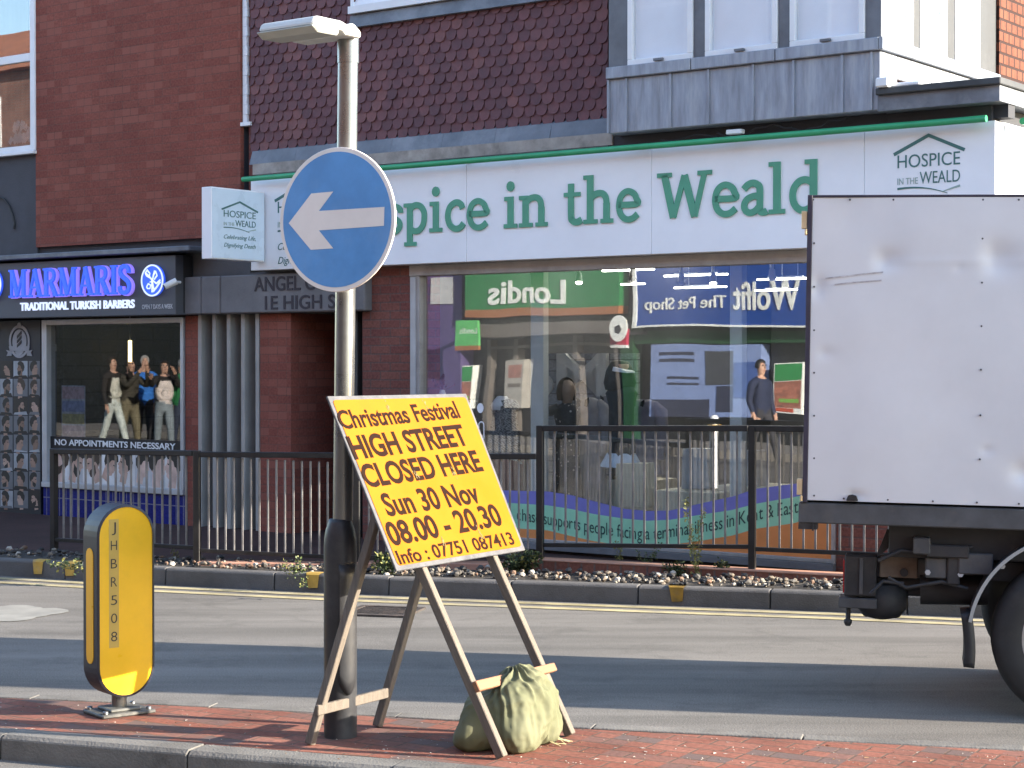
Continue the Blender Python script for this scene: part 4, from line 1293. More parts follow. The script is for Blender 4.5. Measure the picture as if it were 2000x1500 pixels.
# round plate
cs = at_y(658, 429, pp.y - .062)
be = radians(32)
SF = Frame(cs, (cos(be), -sin(be), 0), (-sin(be), -cos(be), 0))
b = MB(SF); b.disc((0, 0), .302, .302, -.006, .004, 72)
plate = b.build("sign_plate", m_signw, lp, bevel=.002)
b = MB(SF); b.disc((0, 0), .283, .283, .0041, .0052, 72)
b.build("blue_face", m_signb, plate)
ar = [SF.hit(x, y, .006) for x, y in ((564, 436), (608, 378), (651, 374), (623, 412), (751, 404), (750, 441), (623, 450), (651, 485), (607, 488))]
b = MB(SF); b.add([(p[0], .0064, p[1]) for p in ar], [(0, 1, 3), (1, 2, 3), (3, 4, 5, 6), (0, 3, 6), (0, 6, 8), (6, 7, 8)])
b.build("arrow", m_signw, plate, fix=False)
for zc in (2.02, 2.30):
    b = MB(Frame((pp.x + pole_at(zc)[0], pp.y, 0), SF.u, SF.n))
    b.box(-.06, .06, -.052, .052, zc - .018, zc + .018)
    b.build("clamp", m_steel, lp, bevel=.004)
# lamp head reaching out over the disc
DL = .272
q0, q1 = LF.hit(505, 60, DL), LF.hit(614, 52, DL)
zb, ztp = LF.hit(560, 63, DL)[1], LF.hit(560, 36, DL)[1]
lo, hi = -.6, .4
for _ in range(50):
    m_ = (lo + hi) / 2; p = LF.pt(q1[0], m_, 0)
    if CXP + FPX * p.x / p.y > 703: lo = m_
    else: hi = m_
dback = min((lo + hi) / 2, -.02)
ztp2 = LF.hit(690, 44, dback + .05)[1]; zb2 = LF.hit(690, 78, dback + .02)[1]
b = MB(LF)
b.prism([(DL + .01, zb + .016), (DL - .005, ztp - .006), (DL - .03, ztp), (DL - .17, ztp - .0), (DL - .21, ztp - .012), (dback + .05, ztp2), (dback, ztp2 - .03), (dback, zb + .0), (dback + .1, zb - .0), (dback + .12, zb + .015)], q0[0] + .004, q1[0], ax='s')
lh = b.build("lamp_head", m_lum, lp, bevel=.012, seg=2)
b = MB(LF)
b.prism([(DL + .016, zb + .014), (dback + .14, zb + .014), (dback + .15, zb - .010), (DL - .02, zb - .012)], q0[0] - .004, q1[0] + .004, ax='s')
b.build("lamp_bowl", M("frosted_bowl", (0.42, 0.43, 0.38), 0.35, var=0.1), lh, bevel=.006)
b = MB(LF); b.lathe((.0285, -.021), [(.0455, 2.84), (.0455, zb + .03)], 24); b.build("spigot", m_steel, lh)

# ---- yellow bollard
bp_ = on_z(238, 1392, 0)
th_ = radians(38)
BF = Frame((bp_.x, bp_.y, 0), (cos(th_), sin(th_), 0), (sin(th_), -cos(th_), 0))
bo = thing("traffic_bollard", "yellow and black round-ended island bollard lettered JHBR508", "bollard", tuple(bp_))
TB = .15
s0, s1 = BF.s(189, TB / 2), BF.s(301.5, TB / 2)
zb, zt = col_z(bp_, 1357), col_z(bp_, 983)
def stadium(s0, s1, z0, z1, ins=0.0, n=18):
    s0, s1, z0, z1 = s0 + ins, s1 - ins, z0 + ins, z1 - ins
    r = (s1 - s0) / 2; c = (s0 + s1) / 2
    return [(c + r * cos(pi * i / n), z1 - r + r * sin(pi * i / n)) for i in range(n + 1)] + [(c - r * cos(pi * i / n), z0 + r - r * sin(pi * i / n)) for i in range(n + 1)]
m_bshell = M("charcoal_plastic", (0.022, 0.022, 0.032), 0.45, var=0.25, scale=6, dirt=0.4, dirtc=(0.05, 0.047, 0.044, 1))
m_byel = M("bollard_yellow", (0.80, 0.45, 0.012), 0.35, var=0.07, scale=5, dirt=0.30, dirtc=(0.42, 0.26, 0.03, 1))
m_bside = M("amber_reflector", (0.95, 0.50, 0.02), 0.3, var=0.05, scale=6)
b = MB(BF)
P0, P1 = stadium(s0, s1, zb, zt), stadium(s0, s1, zb, zt, .011)
k = len(P0); h = TB / 2
rings = [(P1, -h + .004), (P1, -h), (P0, -h + .006), (P0, h - .006), (P1, h), (P1, h - .006)]
v = [(x, d, z) for P, d in rings for x, z in P]
fs = [(r * k + i, r * k + (i + 1) % k, (r + 1) * k + (i + 1) % k, (r + 1) * k + i) for r in range(len(rings) - 1) for i in range(k)]
b.add(v, fs); b.sm = [False] * len(b.f)
shell = b.build("shell", m_bshell, bo)
b = MB(BF); P2 = stadium(s0, s1, zb, zt, .0105); b.prism(P2, h - .03, h - .004); face = b.build("front_face", m_byel, bo)
b = MB(BF); b.prism(P2, -h + .004, -h + .03); b.build("back_face", m_byel, bo)
# amber strips down both narrow sides
za, zc_ = col_z(bp_, 1290), col_z(bp_, 1066)
for sd, nm in ((s0, -1), (s1, 1)):
    b = MB(Frame(BF.pt(sd, 0, 0), BF.n, BF.u * nm))
    b.prism([(x, z) for x, z in stadium(-.034, .034, za, zc_, 0, 6)], -.01, .003)
    b.build("side_reflector", m_bside, bo)
# lettered strip
b = MB(BF)
fa = [BF.hit(x, y, h - .003) for x, y in ((210, 1015), (228.5, 1015), (236, 1264), (216, 1266))]
sa, sb_, z0_, z1_ = fa[0][0], fa[1][0], fa[3][1], fa[0][1]
sa = (fa[0][0] + fa[3][0]) / 2; sb_ = (fa[1][0] + fa[2][0]) / 2
b.box(sa, sb_, h - .0039, h - .003, z0_, z1_)
stp = b.build("number_strip", M("tan_tape", (0.46, 0.31, 0.07), 0.5, var=0.08, scale=12), face)
for i, ch in enumerate("JHBR508"):
    b = MB(BF)
    zc2 = z1_ - (i + .62) * (z1_ - z0_) / 7.05
    w = .030 if ch not in "J" else .02
    c = (sa + sb_) / 2
    text(b, ch, c - w / 2, c + w / 2, zc2 - .006, .043, h - .0022, bold=-.006, depth=.0006)
    b.build("letter", m_black, stp)
b = MB(BF); b.lathe(((s0 + s1) / 2, 0), [(.034, .02), (.034, zb + .02)], 20); b.build("stem", m_steel, bo)
b = MB(BF); c = (s0 + s1) / 2
b.box(c - .13, c + .13, -.105, .105, .001, .018)
pl = b.build("base_plate", M("base_iron", (0.09, 0.09, 0.085), 0.6, 0.4, var=0.3, scale=14, dirt=0.5, dirtc=(0.28, 0.26, 0.22, 1)), bo, bevel=.005)
b = MB(BF); b.box(c - .075, c + .075, -.07, .07, .0185, .032); b.build("flange", M("flange_iron", (0.13, 0.13, 0.12), 0.6, 0.4, var=0.3, scale=14), pl, bevel=.004)
for sx, sy in ((-1, -1), (1, -1), (-1, 1), (1, 1)):
    b = MB(BF); b.lathe((c + sx * .105, sy * .08), [(.013, .018), (.013, .03), (.006, .033)], 6); b.build("bolt", m_steel, pl)

# ---- yellow temporary sign on its A-frame
Fl, Fr = on_z(985, 1484, 0), on_z(1118, 1440, 0)
l_ = (Fr - Fl).normalized(); wv = Vector((-l_.y, l_.x, 0))
LEAN = .545
kk = (wv * LEAN + Vector((0, 0, 1))).normalized()
nn = kk.cross(l_) * -1
if nn.dot(Vector((0, -1, 0))) < 0: nn = -nn
PA = Frame(Fl, l_, nn, kk)
af = thing("temporary_road_sign", "yellow Christmas Festival road closure board leaning on a timber A-frame", "road sign", tuple(Fl.lerp(Fr, .5)))
c4 = [PA.hit(x, y, .028) for x, y in ((640, 773), (911, 768), (1027, 1074), (776, 1115))]
print("panel", [(round(a, 3), round(q, 3)) for a, q in c4])
m_wood = M("weathered_timber", (0.14, 0.115, 0.09), 0.75, var=0.3, scale=8, uv=True, stretch=(14, 1, 1), bump=0.3, dirt=0.4, dirtc=(0.07, 0.06, 0.05, 1))
m_woodn = M("fresh_timber", (0.24, 0.115, 0.06), 0.7, var=0.2, scale=8, uv=True, stretch=(2, 14, 1))
m_pyel = M("sign_yellow", (0.37, 0.108, 0.002), 0.5, var=0.06, scale=6, spec=0.12, dirt=0.35, dirtc=(0.31, 0.083, 0.003, 1))
m_pgrey = M("scuffed_grey_edge", (0.085, 0.083, 0.086), 0.6, 0.2, var=0.3, scale=14, dirt=0.7, dirtc=(0.16, 0.155, 0.15, 1))
m_brown = M("brown_letters", (0.018, 0.008, 0.005), 0.7, var=0.2, scale=20, spec=0.05)
def quadp(C, e, d0, d1, bld, rad=0.0):
    """Four-sided board from measured corners, inset by e."""
    cx = sum(p[0] for p in C) / 4; cz = sum(p[1] for p in C) / 4
    w = hypot(C[1][0] - C[0][0], C[1][1] - C[0][1]); hh = hypot(C[3][0] - C[0][0], C[3][1] - C[0][1])
    I = [(cx + (p[0] - cx) * (1 - 2 * e / w), cz + (p[1] - cz) * (1 - 2 * e / hh)) for p in C]
    if rad:
        O = []
        for i in range(4):
            a, q, c = Vector(I[i - 1]), Vector(I[i]), Vector(I[(i + 1) % 4])
            t0, t1 = (a - q).normalized() * rad, (c - q).normalized() * rad
            for t in range(6):
                t /= 5
                O.append(tuple((q + t0) * (1 - t) ** 2 + q * 2 * t * (1 - t) + (q + t1) * t ** 2))
        I = O
    bld.prism(I, d0, d1)
# square the board up about its measured middle
sl_ = (c4[0][0] + c4[3][0]) / 2; sr_ = (c4[1][0] + c4[2][0]) / 2
zt_ = (c4[0][1] + c4[1][1]) / 2; zb_ = (c4[2][1] + c4[3][1]) / 2
b = MB(PA); quadp(c4, 0, .016, .026, b)
pan = b.build("board", m_pgrey, af, bevel=.002)
b = MB(PA); quadp(c4, .020, .0262, .0285, b, .022)
yf = b.build("yellow_face", m_pyel, pan)
b = MB(PA)
e_ = 0.006
for i in range(4):
    a, c = Vector(c4[i]), Vector(c4[(i + 1) % 4])
    q = (c - a).normalized(); nq = Vector((-q.y, q.x)) * -1
    b.prism([tuple(a), tuple(c), tuple(c + nq * e_), tuple(a + nq * e_)], .012, .034) if False else None
k1 = 1 / 3.9477
def zp(x, y): return (620 + x * k1, 740 + y * k1)
for line, bl, br, ct, bd in (("Christmas Festival", (175, 386), (1106, 296), (150, 250), .024), ("HIGH STREET", (262, 618), (1172, 505), (222, 452), .032), ("CLOSED HERE", (345, 838), (1284, 703), (305, 672), .032),
                             ("Sun 30 Nov", (545, 1056), (1266, 948), (508, 890), .028), ("08.00 - 20.30", (565, 1286), (1437, 1120), (520, 1115), .028), ("Info : 07751 087413", (630, 1430), (1527, 1272), (592, 1330), .022)):
    b = MB(PA)
    A = PA.hit(*zp(*bl), .029); B = PA.hit(*zp(*br), .029); T_ = PA.hit(*zp(*ct), .029)
    hh = abs(T_[1] - A[1])
    text(b, line, max(A[0], sl_ + .018), B[0], A[1], hh, .0296, bold=bd, z1=B[1], depth=.0009)
    b.build("lettering", m_brown, yf)
# scuffed patches where old letters were taped
m_peel = M("peeled_tape_print", (0.16, 0.12, 0.04), 0.6, var=0.5, scale=60)
for x, y in ((545, 225), (840, 210), (765, 750), (1052, 725), (975, 1270), (1265, 1215)):
    b = MB(PA)
    s_, z_ = PA.hit(*zp(x, y), .03)
    for _ in range(11):
        a, c = s_ + R.gauss(0, .006), z_ + R.gauss(0, .016)
        b.quad((a, .0299, c), (a + .004, .0299, c + .001), (a + .0035, .0299, c + .010), (a - .0005, .0299, c + .008))
    b.build("peeled_tape", m_peel, yf, fix=False)
wF = (Fr - Fl).length
zn = c4[0][1] - .01
for s_ in (0.0, wF):
    b = MB(PA); b.box(s_ - .017, s_ + .017, -.025, .0155, .012, min(zn, 1.5))
    b.build("front_leg", m_wood, af, bevel=.003)
Rl, Rr_ = on_z(605, 1455, 0), on_z(737, 1420, 0)
for foot, s_, hpx in ((Rl, .0, (768, 966)), (Rr_, wF, (904, 927))):
    hp = PA.pt(s_ - .0, -.045, PA.hit(*hpx, -.02)[1])
    b = MB(); b.bar(foot + Vector((0, 0, .004)), hp, .034, .036, l_)
    b.build("rear_leg", m_wood, af, bevel=.003)
b = MB()
d_ = (PA.pt(0, -.045, .99) - Rl).normalized()
A = at_y(618, 1388, Rl.y - .03); B = at_y(756, 1353, Rr_.y - .035)
b.bar(A, B, .042, .02, Vector((0, 0, 1)))
b.build("rear_batten", m_wood, af, bevel=.003)
b = MB(PA)
A, B = PA.hit(928, 1342, .025), PA.hit(1081, 1304, .025)
b.add([(A[0], .016, A[1] - .022), (A[0], .016, A[1] + .022), (B[0], .016, B[1] + .018), (B[0], .016, B[1] - .018), (A[0], .04, A[1] - .022), (A[0], .04, A[1] + .022), (B[0], .04, B[1] + .018), (B[0], .04, B[1] - .018)],
      [(0, 1, 2, 3), (4, 5, 6, 7), (0, 4, 5, 1), (2, 6, 7, 3), (1, 5, 6, 2), (0, 3, 7, 4)])
b.build("front_batten", m_woodn, af, bevel=.003)
zbat = PA.pt(A[0], .03, (A[1] + B[1]) / 2).z

# ---- sandbag slung over the front batten
bc = PA.pt(wF * .52, .03, 0); 
mid = PA.pt((A[0] + B[0]) / 2 - .045, .028, (A[1] + B[1]) / 2)
nh = Vector((nn.x, nn.y, 0)).normalized()
GF = Frame((mid.x, mid.y, 0), l_, nh)
sbg = thing("sandbag", "pale green woven sandbag slumped over the low batten of the yellow sign", "sandbag", (mid.x, mid.y, 0))
zm = mid.z
def ell(p, c, r):
    q = Vector(((p[0] - c[0]) / r[0], (p[1] - c[1]) / r[1], (p[2] - c[2]) / r[2]))
    return (q.length - 1) * min(r)
BL = [((.03, .085, .155), (.165, .08, .12)), ((-.02, -.085, .12), (.185, .09, .115)), ((.04, .01, zm - .015), (.095, .05, .045)), ((.05, .045, zm - .085), (.12, .07, .075)),
      ((.17, .10, .055), (.055, .045, .055)), ((-.08, .105, .06), (.095, .06, .06)), ((-.17, -.10, .05), (.075, .065, .05)), ((.08, -.09, .055), (.09, .07, .055)), ((.0, .0, .13), (.15, .09, .11)), ((.12, .02, .10), (.09, .09, .085))]
def sdf(p):
    k = .040; s = 0.0
    for c, r in BL: s += math.exp(-ell(p, c, r) / k * 1.6)
    return -k / 1.6 * math.log(s + 1e-12)
from mathutils import noise as mn
cc = Vector((.015, .0, .175))
def bagp(u_, v_):
    a, t = 2 * pi * u_, pi * (.0 + 1.0 * v_)
    d = Vector((cos(a) * sin(t), sin(a) * sin(t), -cos(t)))
    lo, hi = 0.02, .5
    # the outermost crossing along this direction
    x = .45
    while x > .03 and sdf(cc + d * x) > 0: x -= .012
    lo, hi = x, x + .012
    for _ in range(10):
        m_ = (lo + hi) / 2
        if sdf(cc + d * m_) > 0: hi = m_
        else: lo = m_
    p = cc + d * lo
    # creases falling from the batten, and a crumpled skin
    up = max(0.0, min(1.0, (p.z - .10) / .2))
    f1 = mn.noise(Vector((p.x * 22, p.y * 22, p.z * 5 + 3))); w = .011 * up * (1 - 2 * abs(sin(a * 6 + 5 * mn.noise(Vector((p.x * 9, p.y * 9, p.z * 4)))))) + .012 * mn.noise(p * 13) + .012 * (1 - 2.4 * abs(f1)) * .7 + .004 * mn.noise(p * 45)
    p = p + d * w
    p.x = .01 + (p.x - .01) * .9; p.y *= .92
    p.z = max(p.z, .003 + .004 * abs(mn.noise(p * 30)))
    return tuple(p)
b = MB(GF); b.grid(bagp, 150, 100)
m_bag, t_, p_ = newmat("woven_green_sack")
tc = node(t_, "ShaderNodeTexCoord"); mp = node(t_, "ShaderNodeMapping"); L(t_, tc.outputs["Object"], mp.inputs[0])
w1 = node(t_, "ShaderNodeTexWave", Scale=130.0, Distortion=1.0); w1.bands_direction = 'Z'; w2 = node(t_, "ShaderNodeTexWave", Scale=130.0, Distortion=1.0); w2.bands_direction = 'X'
for w in (w1, w2): L(t_, mp.outputs[0], w.inputs["Vector"])
n_ = node(t_, "ShaderNodeTexNoise", Scale=7.0, Detail=6.0); L(t_, mp.outputs[0], n_.inputs["Vector"])
cl = mixc(t_, ramp(t_, n_.outputs[0], [(.35, g(0)), (.7, g(1))]), (0.105, 0.11, 0.053, 1), (0.145, 0.146, 0.08, 1))
L(t_, cl, p_.inputs["Base Color"]); p_.inputs["Roughness"].default_value = .75
ad = node(t_, "ShaderNodeMath", operation='ADD'); L(t_, w1.outputs[1], ad.inputs[0]); L(t_, w2.outputs[1], ad.inputs[1])
bb_ = node(t_, "ShaderNodeBump", Strength=.35, Distance=.004); L(t_, ad.outputs[0], bb_.inputs["Height"]); L(t_, bb_.outputs[0], p_.inputs["Normal"])
bm_ = b.build("sack", m_bag, sbg)
b = MB(GF)
for i in range(8):
    x = .15 + R.uniform(-.05, .05); b.tube([(x, .12, .02), (x + R.uniform(-.02, .02), .14, .012), (x + R.uniform(-.04, .04), .17 + R.uniform(-.02, .02), .004)], .002, 5)
b.build("frayed_threads", M("straw_thread", (0.45, 0.38, 0.2), 0.8), sbg)

# ---- pedestrian guard rail
m_rail = M("black_rail_paint", (0.016, 0.015, 0.015), 0.45, var=0.3, scale=9, dirt=0.3, dirtc=(0.05, 0.04, 0.032, 1))
m_bar = M("lightened_rail_bar", (0.20, 0.19, 0.185), 0.4, 0.2, var=0.3, scale=9)  # paler than the black rails, standing in for sunlit bar edges
posts = [(106, 1077, .035), (385, 1100, .035), (697, 1104, .035), (1055, 1092, .10), (1469, 1113, .075)]
PP = [on_z(x, y, z) for x, y, z in posts]
PP.append(PP[4] + (PP[4] - PP[3]) * 1.0); PP[5].z = .05
lab = ["black guard rail panel in front of the barber window", "black guard rail panel in front of the dark entrance fins, left of the sign post", "black guard rail panel partly behind the yellow road sign", "taller black guard rail panel before the charity shop's wave graphic", "taller black guard rail panel running behind the truck's tail"]
tops = [(876, 880), (882, 884), (885, 886), (831, 831), (831, 833)]
bots = [(1050, 1066), (1071, 1086), (1085, 1084), (1060, 1064), (1068, 1072)]
m_proto = None
for i in range(5):
    a, c = PP[i], PP[i + 1]
    rt = thing("guard_rail", lab[i], "railing", (a.x, a.y, a.z), "guard rail panels along the kerb")
    hor = Vector((c.x - a.x, c.y - a.y, 0)); ln = hor.length; hu = hor.normalized(); hn = Vector((-hu.y, hu.x, 0))
    RF = Frame((a.x, a.y, 0), hu, -hn)
    ta, tb_ = col_z(a, tops[i][0]), col_z(c, tops[i][1])
    ba, bb2 = col_z(a, bots[i][0]), col_z(c, bots[i][1])
    if i == 4: tb_, bb2 = ta, ba - .02
    b = MB(RF); b.box(-.026, .026, -.026, .026, a.z - .1, max(ta, col_z(a, tops[i - 1][1]) if i else ta) + .0)
    b.build("post", m_rail, rt, bevel=.004)
    if i in (2, 4):
        b = MB(RF); 
        if i == 4: b.box(ln - .026, ln + .026, -.026, .026, c.z - .1, tb_); b.build("post", m_rail, rt, bevel=.004)
    b = MB(RF)
    def sk(z0, z1, h0, dd):
        v = [(x, d, z + h) for x, z in ((.027, z0), (ln - .027, z1)) for d in (-dd, dd) for h in (-h0, 0)]
        b.add(v, [(0, 1, 3, 2), (4, 6, 7, 5), (0, 4, 5, 1), (2, 3, 7, 6), (0, 2, 6, 4), (1, 5, 7, 3)])
    sk(ta, tb_, .042, .032); b.build("top_rail", m_rail, rt, bevel=.004)
    b = MB(RF); sk(ba, bb2, .03, .02); b.build("bottom_rail", m_rail, rt, bevel=.003)
    n = (17, 17, 19, 17, 17)[i]
    first = None
    for k in range(n):
        x = .026 + (ln - .052) * (k + 1) / (n + 1)
        f_ = x / ln
        z0 = ba + (bb2 - ba) * f_ - .002; z1 = ta + (tb_ - ta) * f_ - .04
        if first is None:
            b = MB(RF); b.box(x - .0075, x + .0075, -.0075, .0075, z0, z1)
            first = b.build("bar", m_bar, rt, bevel=.002); x_, z_ = x, z0
        else:
            o = first.copy(); COL.objects.link(o); o.parent = rt
            o.location = hu * (x - x_) + Vector((0, 0, z0 - z_))
# low brick kerb under the taller panels and a slab under the lower ones
m_lowb = brickmat("low_wall_brick", (0.20, 0.075, 0.05, 1), (0.25, 0.10, 0.065, 1), (0.16, 0.11, 0.09, 1), bw=0.1, bh=0.22, ms=0.008, spread=0.2)
m_lowt = M("low_wall_cap", (0.42, 0.22, 0.15), 0.8, var=0.2, scale=6, dirt=0.3)
a, c = PP[3], PP[5]
hu = Vector((c.x - a.x, c.y - a.y, 0)).normalized(); WF = Frame((a.x, a.y, 0), hu, (hu.y, -hu.x, 0)); ln = Vector((c.x - a.x, c.y - a.y, 0)).length
lw = thing("low_brick_wall", "low brick edging wall beneath the taller guard rails", "wall", (a.x, a.y, PAVE_Z))
b = MB(WF); v = [(x, d, z) for x, zt in ((-.06, .098), (ln, .045)) for d in (-.07, .10) for z in (-.05, zt)]
b.add(v, [(0, 1, 3, 2), (4, 6, 7, 5), (0, 4, 5, 1), (2, 3, 7, 6), (1, 5, 7, 3)]); b.build("wall_face", m_lowb, lw)
b = MB(WF); v = [(x, d, zt + h) for x, zt in ((-.065, .0985), (ln, .0455)) for d in (-.074, .105) for h in (0, .012)]
b.add(v, [(0, 1, 3, 2), (4, 6, 7, 5), (0, 4, 5, 1), (2, 3, 7, 6), (0, 2, 6, 4), (1, 5, 7, 3)]); b.build("cap", m_lowt, lw, bevel=.003)
a, c = PP[1], PP[3]
hu = Vector((c.x - a.x, c.y - a.y, 0)).normalized(); WF = Frame((a.x, a.y, 0), hu, (hu.y, -hu.x, 0)); ln = Vector((c.x - a.x, c.y - a.y, 0)).length
b = MB(WF)
for x0, x1, z1 in ((.02, 1.02, .052), (1.03, 1.55, .062), (1.9, ln - .2, .07)): b.box(x0, x1, -.10, .09, -.05, z1)
tag(b.build("edging_slab", m_lowt, None, bevel=.006), "low weathered edging slabs under the lower guard rails", "edging")

# ---- weeds along the rail
m_leaf = M("weed_leaf", (0.075, 0.11, 0.03), 0.6, var=0.4, scale=18)
m_leaf2 = M("yellowing_leaf", (0.20, 0.20, 0.06), 0.6, var=0.4, scale=18)
m_leafd = M("dark_leaf", (0.035, 0.055, 0.022), 0.6, var=0.4, scale=18)
m_stem = M("weed_stem", (0.14, 0.14, 0.06), 0.7, var=0.3)
def weed(px, py, tops_, lab_, mat, leaf=.02, dens=60, spread=.03, nm="weed"):
    p = on_z(px, py, PAVE_Z)
    t = thing(nm, lab_, "weed", tuple(p), "weeds growing by the guard rail")
    rr = random.Random(int(px * 7 + py))
    bs_, bl = MB(), MB()
    for tx, ty in tops_:
        q = at_y(tx, ty, p.y + rr.uniform(-.05, .05))
        P = []
        n = 7
        for i in range(n + 1):
            f = i / n
            P.append(p.lerp(q, f) + Vector((rr.gauss(0, .008), rr.gauss(0, .008), 0)) * (1 if 0 < i else 0))
        bs_.tube([tuple(x) for x in P], [.0035 * (1 - .6 * i / n) for i in range(n + 1)], 5)
        for _ in range(int(dens * (q - p).length / .2)):
            f = rr.random() ** .85
            k = min(int(f * n), n - 1); c = P[k].lerp(P[k + 1], f * n - k)
            d = Vector((rr.gauss(0, 1), rr.gauss(0, 1), rr.gauss(.2, .6))).normalized()
            c = c + d * rr.uniform(.003, spread * (1.1 - .6 * f))
            s = leaf * rr.uniform(.5, 1.2)
            sd = d.cross(Vector((rr.gauss(0, 1), rr.gauss(0, 1), rr.gauss(0, 1)))).normalized() * s * .35
            bl.mi = 1 if rr.random() < .25 else 0
            bl.add([tuple(c), tuple(c + d * s * .5 + sd), tuple(c + d * s), tuple(c + d * s * .5 - sd)], [(0, 1, 2, 3)])
    bs_.build("stems", m_stem, t); bl.build("leaves", [mat, m_leaf2], t, fix=False)
weed(1209, 1104, ((1203, 1058), (1211, 1070)), "short upright weed rooted at the low brick wall, leftmost of those under the taller rail", m_leaf2, .018, 70)
weed(1262, 1104, ((1240, 1072), (1262, 1076), (1288, 1062), (1284, 1082)), "branching grey-green weed in the middle of the low brick wall", m_leaf, .018, 60)
weed(1362, 1128, ((1338, 972), (1371, 994), (1352, 1060)), "tall thin yellow-green weed rising above the bottom rail", m_leaf2, .02, 70, .026)
weed(1406, 1124, ((1396, 1106), (1416, 1100), (1426, 1112), (1408, 1096)), "small dark leafy clump in the gravel right of the tall thin weed", m_leafd, .026, 150, .05)
weed(1318, 1124, ((1300, 1104), (1330, 1098), (1316, 1108), (1342, 1110)), "dark low clump at the foot of the wall beside the tall thin weed", m_leafd, .026, 150, .05)
weed(1020, 1118, ((1000, 1086), (1040, 1080), (1052, 1090), (1012, 1100), (985, 1104)), "dense dark green bush at the post where the taller rail begins", m_leafd, .034, 200, .08, "low_bush")
weed(758, 1120, ((742, 1086), (764, 1080), (782, 1096), (735, 1104)), "leafy green bush growing just right of the black post sleeve", m_leafd, .034, 190, .075, "low_bush")
weed(572, 1122, ((552, 1100), (586, 1092), (600, 1112)), "straggly low weed on the gravel left of the black post sleeve", m_leaf, .022, 80, .05)
weed(592, 1136, ((586, 1146), (598, 1128)), "tiny weed hanging over the kerb left of the black post sleeve", m_leaf, .02, 90, .03)
weed(342, 1094, ((338, 1068), (346, 1076)), "thin pale weed between the bollard and the second rail post", m_leaf2, .014, 70, .02)
weed(140, 1112, ((95, 1100), (120, 1098), (160, 1096), (185, 1104)), "shaded grassy weed at the foot of the first rail post", m_leafd, .03, 60, .05)
# ------------------------------------------------------------------ the truck
TA = radians(12.2)
TILT = radians(.9)
u0 = Vector((cos(TA), -sin(TA), 0)); n0_ = Vector((-sin(TA), -cos(TA), 0)); zz_ = Vector((0, 0, 1))
ut = u0 * cos(TILT) - zz_ * sin(TILT); kt = zz_ * cos(TILT) + u0 * sin(TILT)
TO = at_y(1575, HOR, 8.82); TO.z = 0
T = Frame(TO, ut, n0_, kt)
tk = thing("box_truck", "dented white-sided box truck leaving the frame on the right, seen from its rear flank", "truck", (TO.x, TO.y, ROAD_Z))
m_tside = M("truck_white_panel", (0.60, 0.605, 0.63), 0.42, 0.0, var=0.06, scale=1.5, dirt=0.14, dirtc=(0.45, 0.45, 0.47, 1))
m_tframe = M("truck_dark_frame", (0.035, 0.03, 0.05), 0.5, var=0.3)
m_tdark = M("chassis_black", (0.022, 0.022, 0.025), 0.6, var=0.4, scale=7, dirt=0.45, dirtc=(0.075, 0.065, 0.055, 1))
m_tgrey = M("chassis_grey", (0.06, 0.063, 0.07), 0.55, var=0.3, scale=6, dirt=0.5, dirtc=(0.15, 0.13, 0.11, 1))
m_rust = M("rusty_beige_plate", (0.15, 0.115, 0.09), 0.75, var=0.35, scale=8, dirt=0.6, dirtc=(0.06, 0.045, 0.035, 1))
m_tyre = M("tyre_rubber", (0.022, 0.022, 0.023), 0.75, var=0.3, scale=10, dirt=0.4, dirtc=(0.07, 0.065, 0.06, 1))
m_rim = M("steel_rim", (0.42, 0.41, 0.40), 0.4, 0.5, var=0.25, scale=7, dirt=0.4, dirtc=(0.12, 0.1, 0.09, 1))
m_redl = M("red_lamp_lens", (0.35, 0.01, 0.015), 0.25, var=0.1)
m_hinge = M("brass_hinge", (0.62, 0.48, 0.30), 0.4, 0.5, var=0.2)
BW = 1.5
s0 = T.s(1577); s1 = s0 + 3.5
z0, z1 = T.z(1577, 979), T.z(1579, 381)
# flank: one dented sheet
dents = []
for px, py, amp, sx, sz, sh in ((1728, 508, .016, .045, .05, 0), (1945, 505, .020, .055, .075, 0), (1596, 560, .012, .022, .05, 0), (2005, 925, .022, .06, .05, 0), (1925, 880, .006, .02, .02, 0),
                               (1610, 690, .006, .03, .03, 0), (1870, 523, .004, .012, .02, 0), (1690, 620, -.004, .12, .16, 0), (1860, 800, .006, .22, .3, 0), (1700, 850, -.006, .2, .2, 0), (1655, 430, .004, .08, .1, 0), (1800, 450, -.004, .15, .12, 0), (1665, 968, .01, .03, .02, 0)):
    a, c = T.hit(px, py)
    dents.append((a, c, amp, sx, sz))
zl = T.z(1850, 510)
def flank(u_, v_):
    s = s0 + .012 + (2.4 - .012) * u_; z = z0 + .006 + (z1 - z0 - .018) * v_
    d = 0.0
    for a, c, amp, sx, sz in dents:
        # steep on the right, drawn out to the left, the way a knock leaves it
        k = (s - a) / sx; q = (z - c) / sz
        w = math.exp(-q * q) * (math.exp(-k * k) if k < 0 else math.exp(-(k * .55) ** 2))
        d -= 1.1 * amp * w
    d += .0035 * mn.noise(Vector((s * 2.1, z * 2.3, 1.3))) + .0012 * mn.noise(Vector((s * 6, z * 6, 4.0)))
    d += .002 * math.exp(-((z - zl) / .015) ** 2) if T.s(1728) < s else 0
    return (s, d, z)
b = MB(T); b.grid(flank, 150, 100)
b.box(s0 + 2.413, s1, -.03, 0.0, z0 + .006, z1 - .012)
fl = b.build("side_panel", m_tside, tk, fix=False)
bm = bmesh.new(); bm.from_mesh(fl.data)
for f in bm.faces:
    if f.smooth and f.normal.dot(n0_) < 0: f.normal_flip()
bm.to_mesh(fl.data); bm.free()
b = MB(T)
b.box(s0, s1, -BW, -.031, z0 + .006, z1 - .02)
b.build("box_body", m_tside, tk)
b = MB(T)
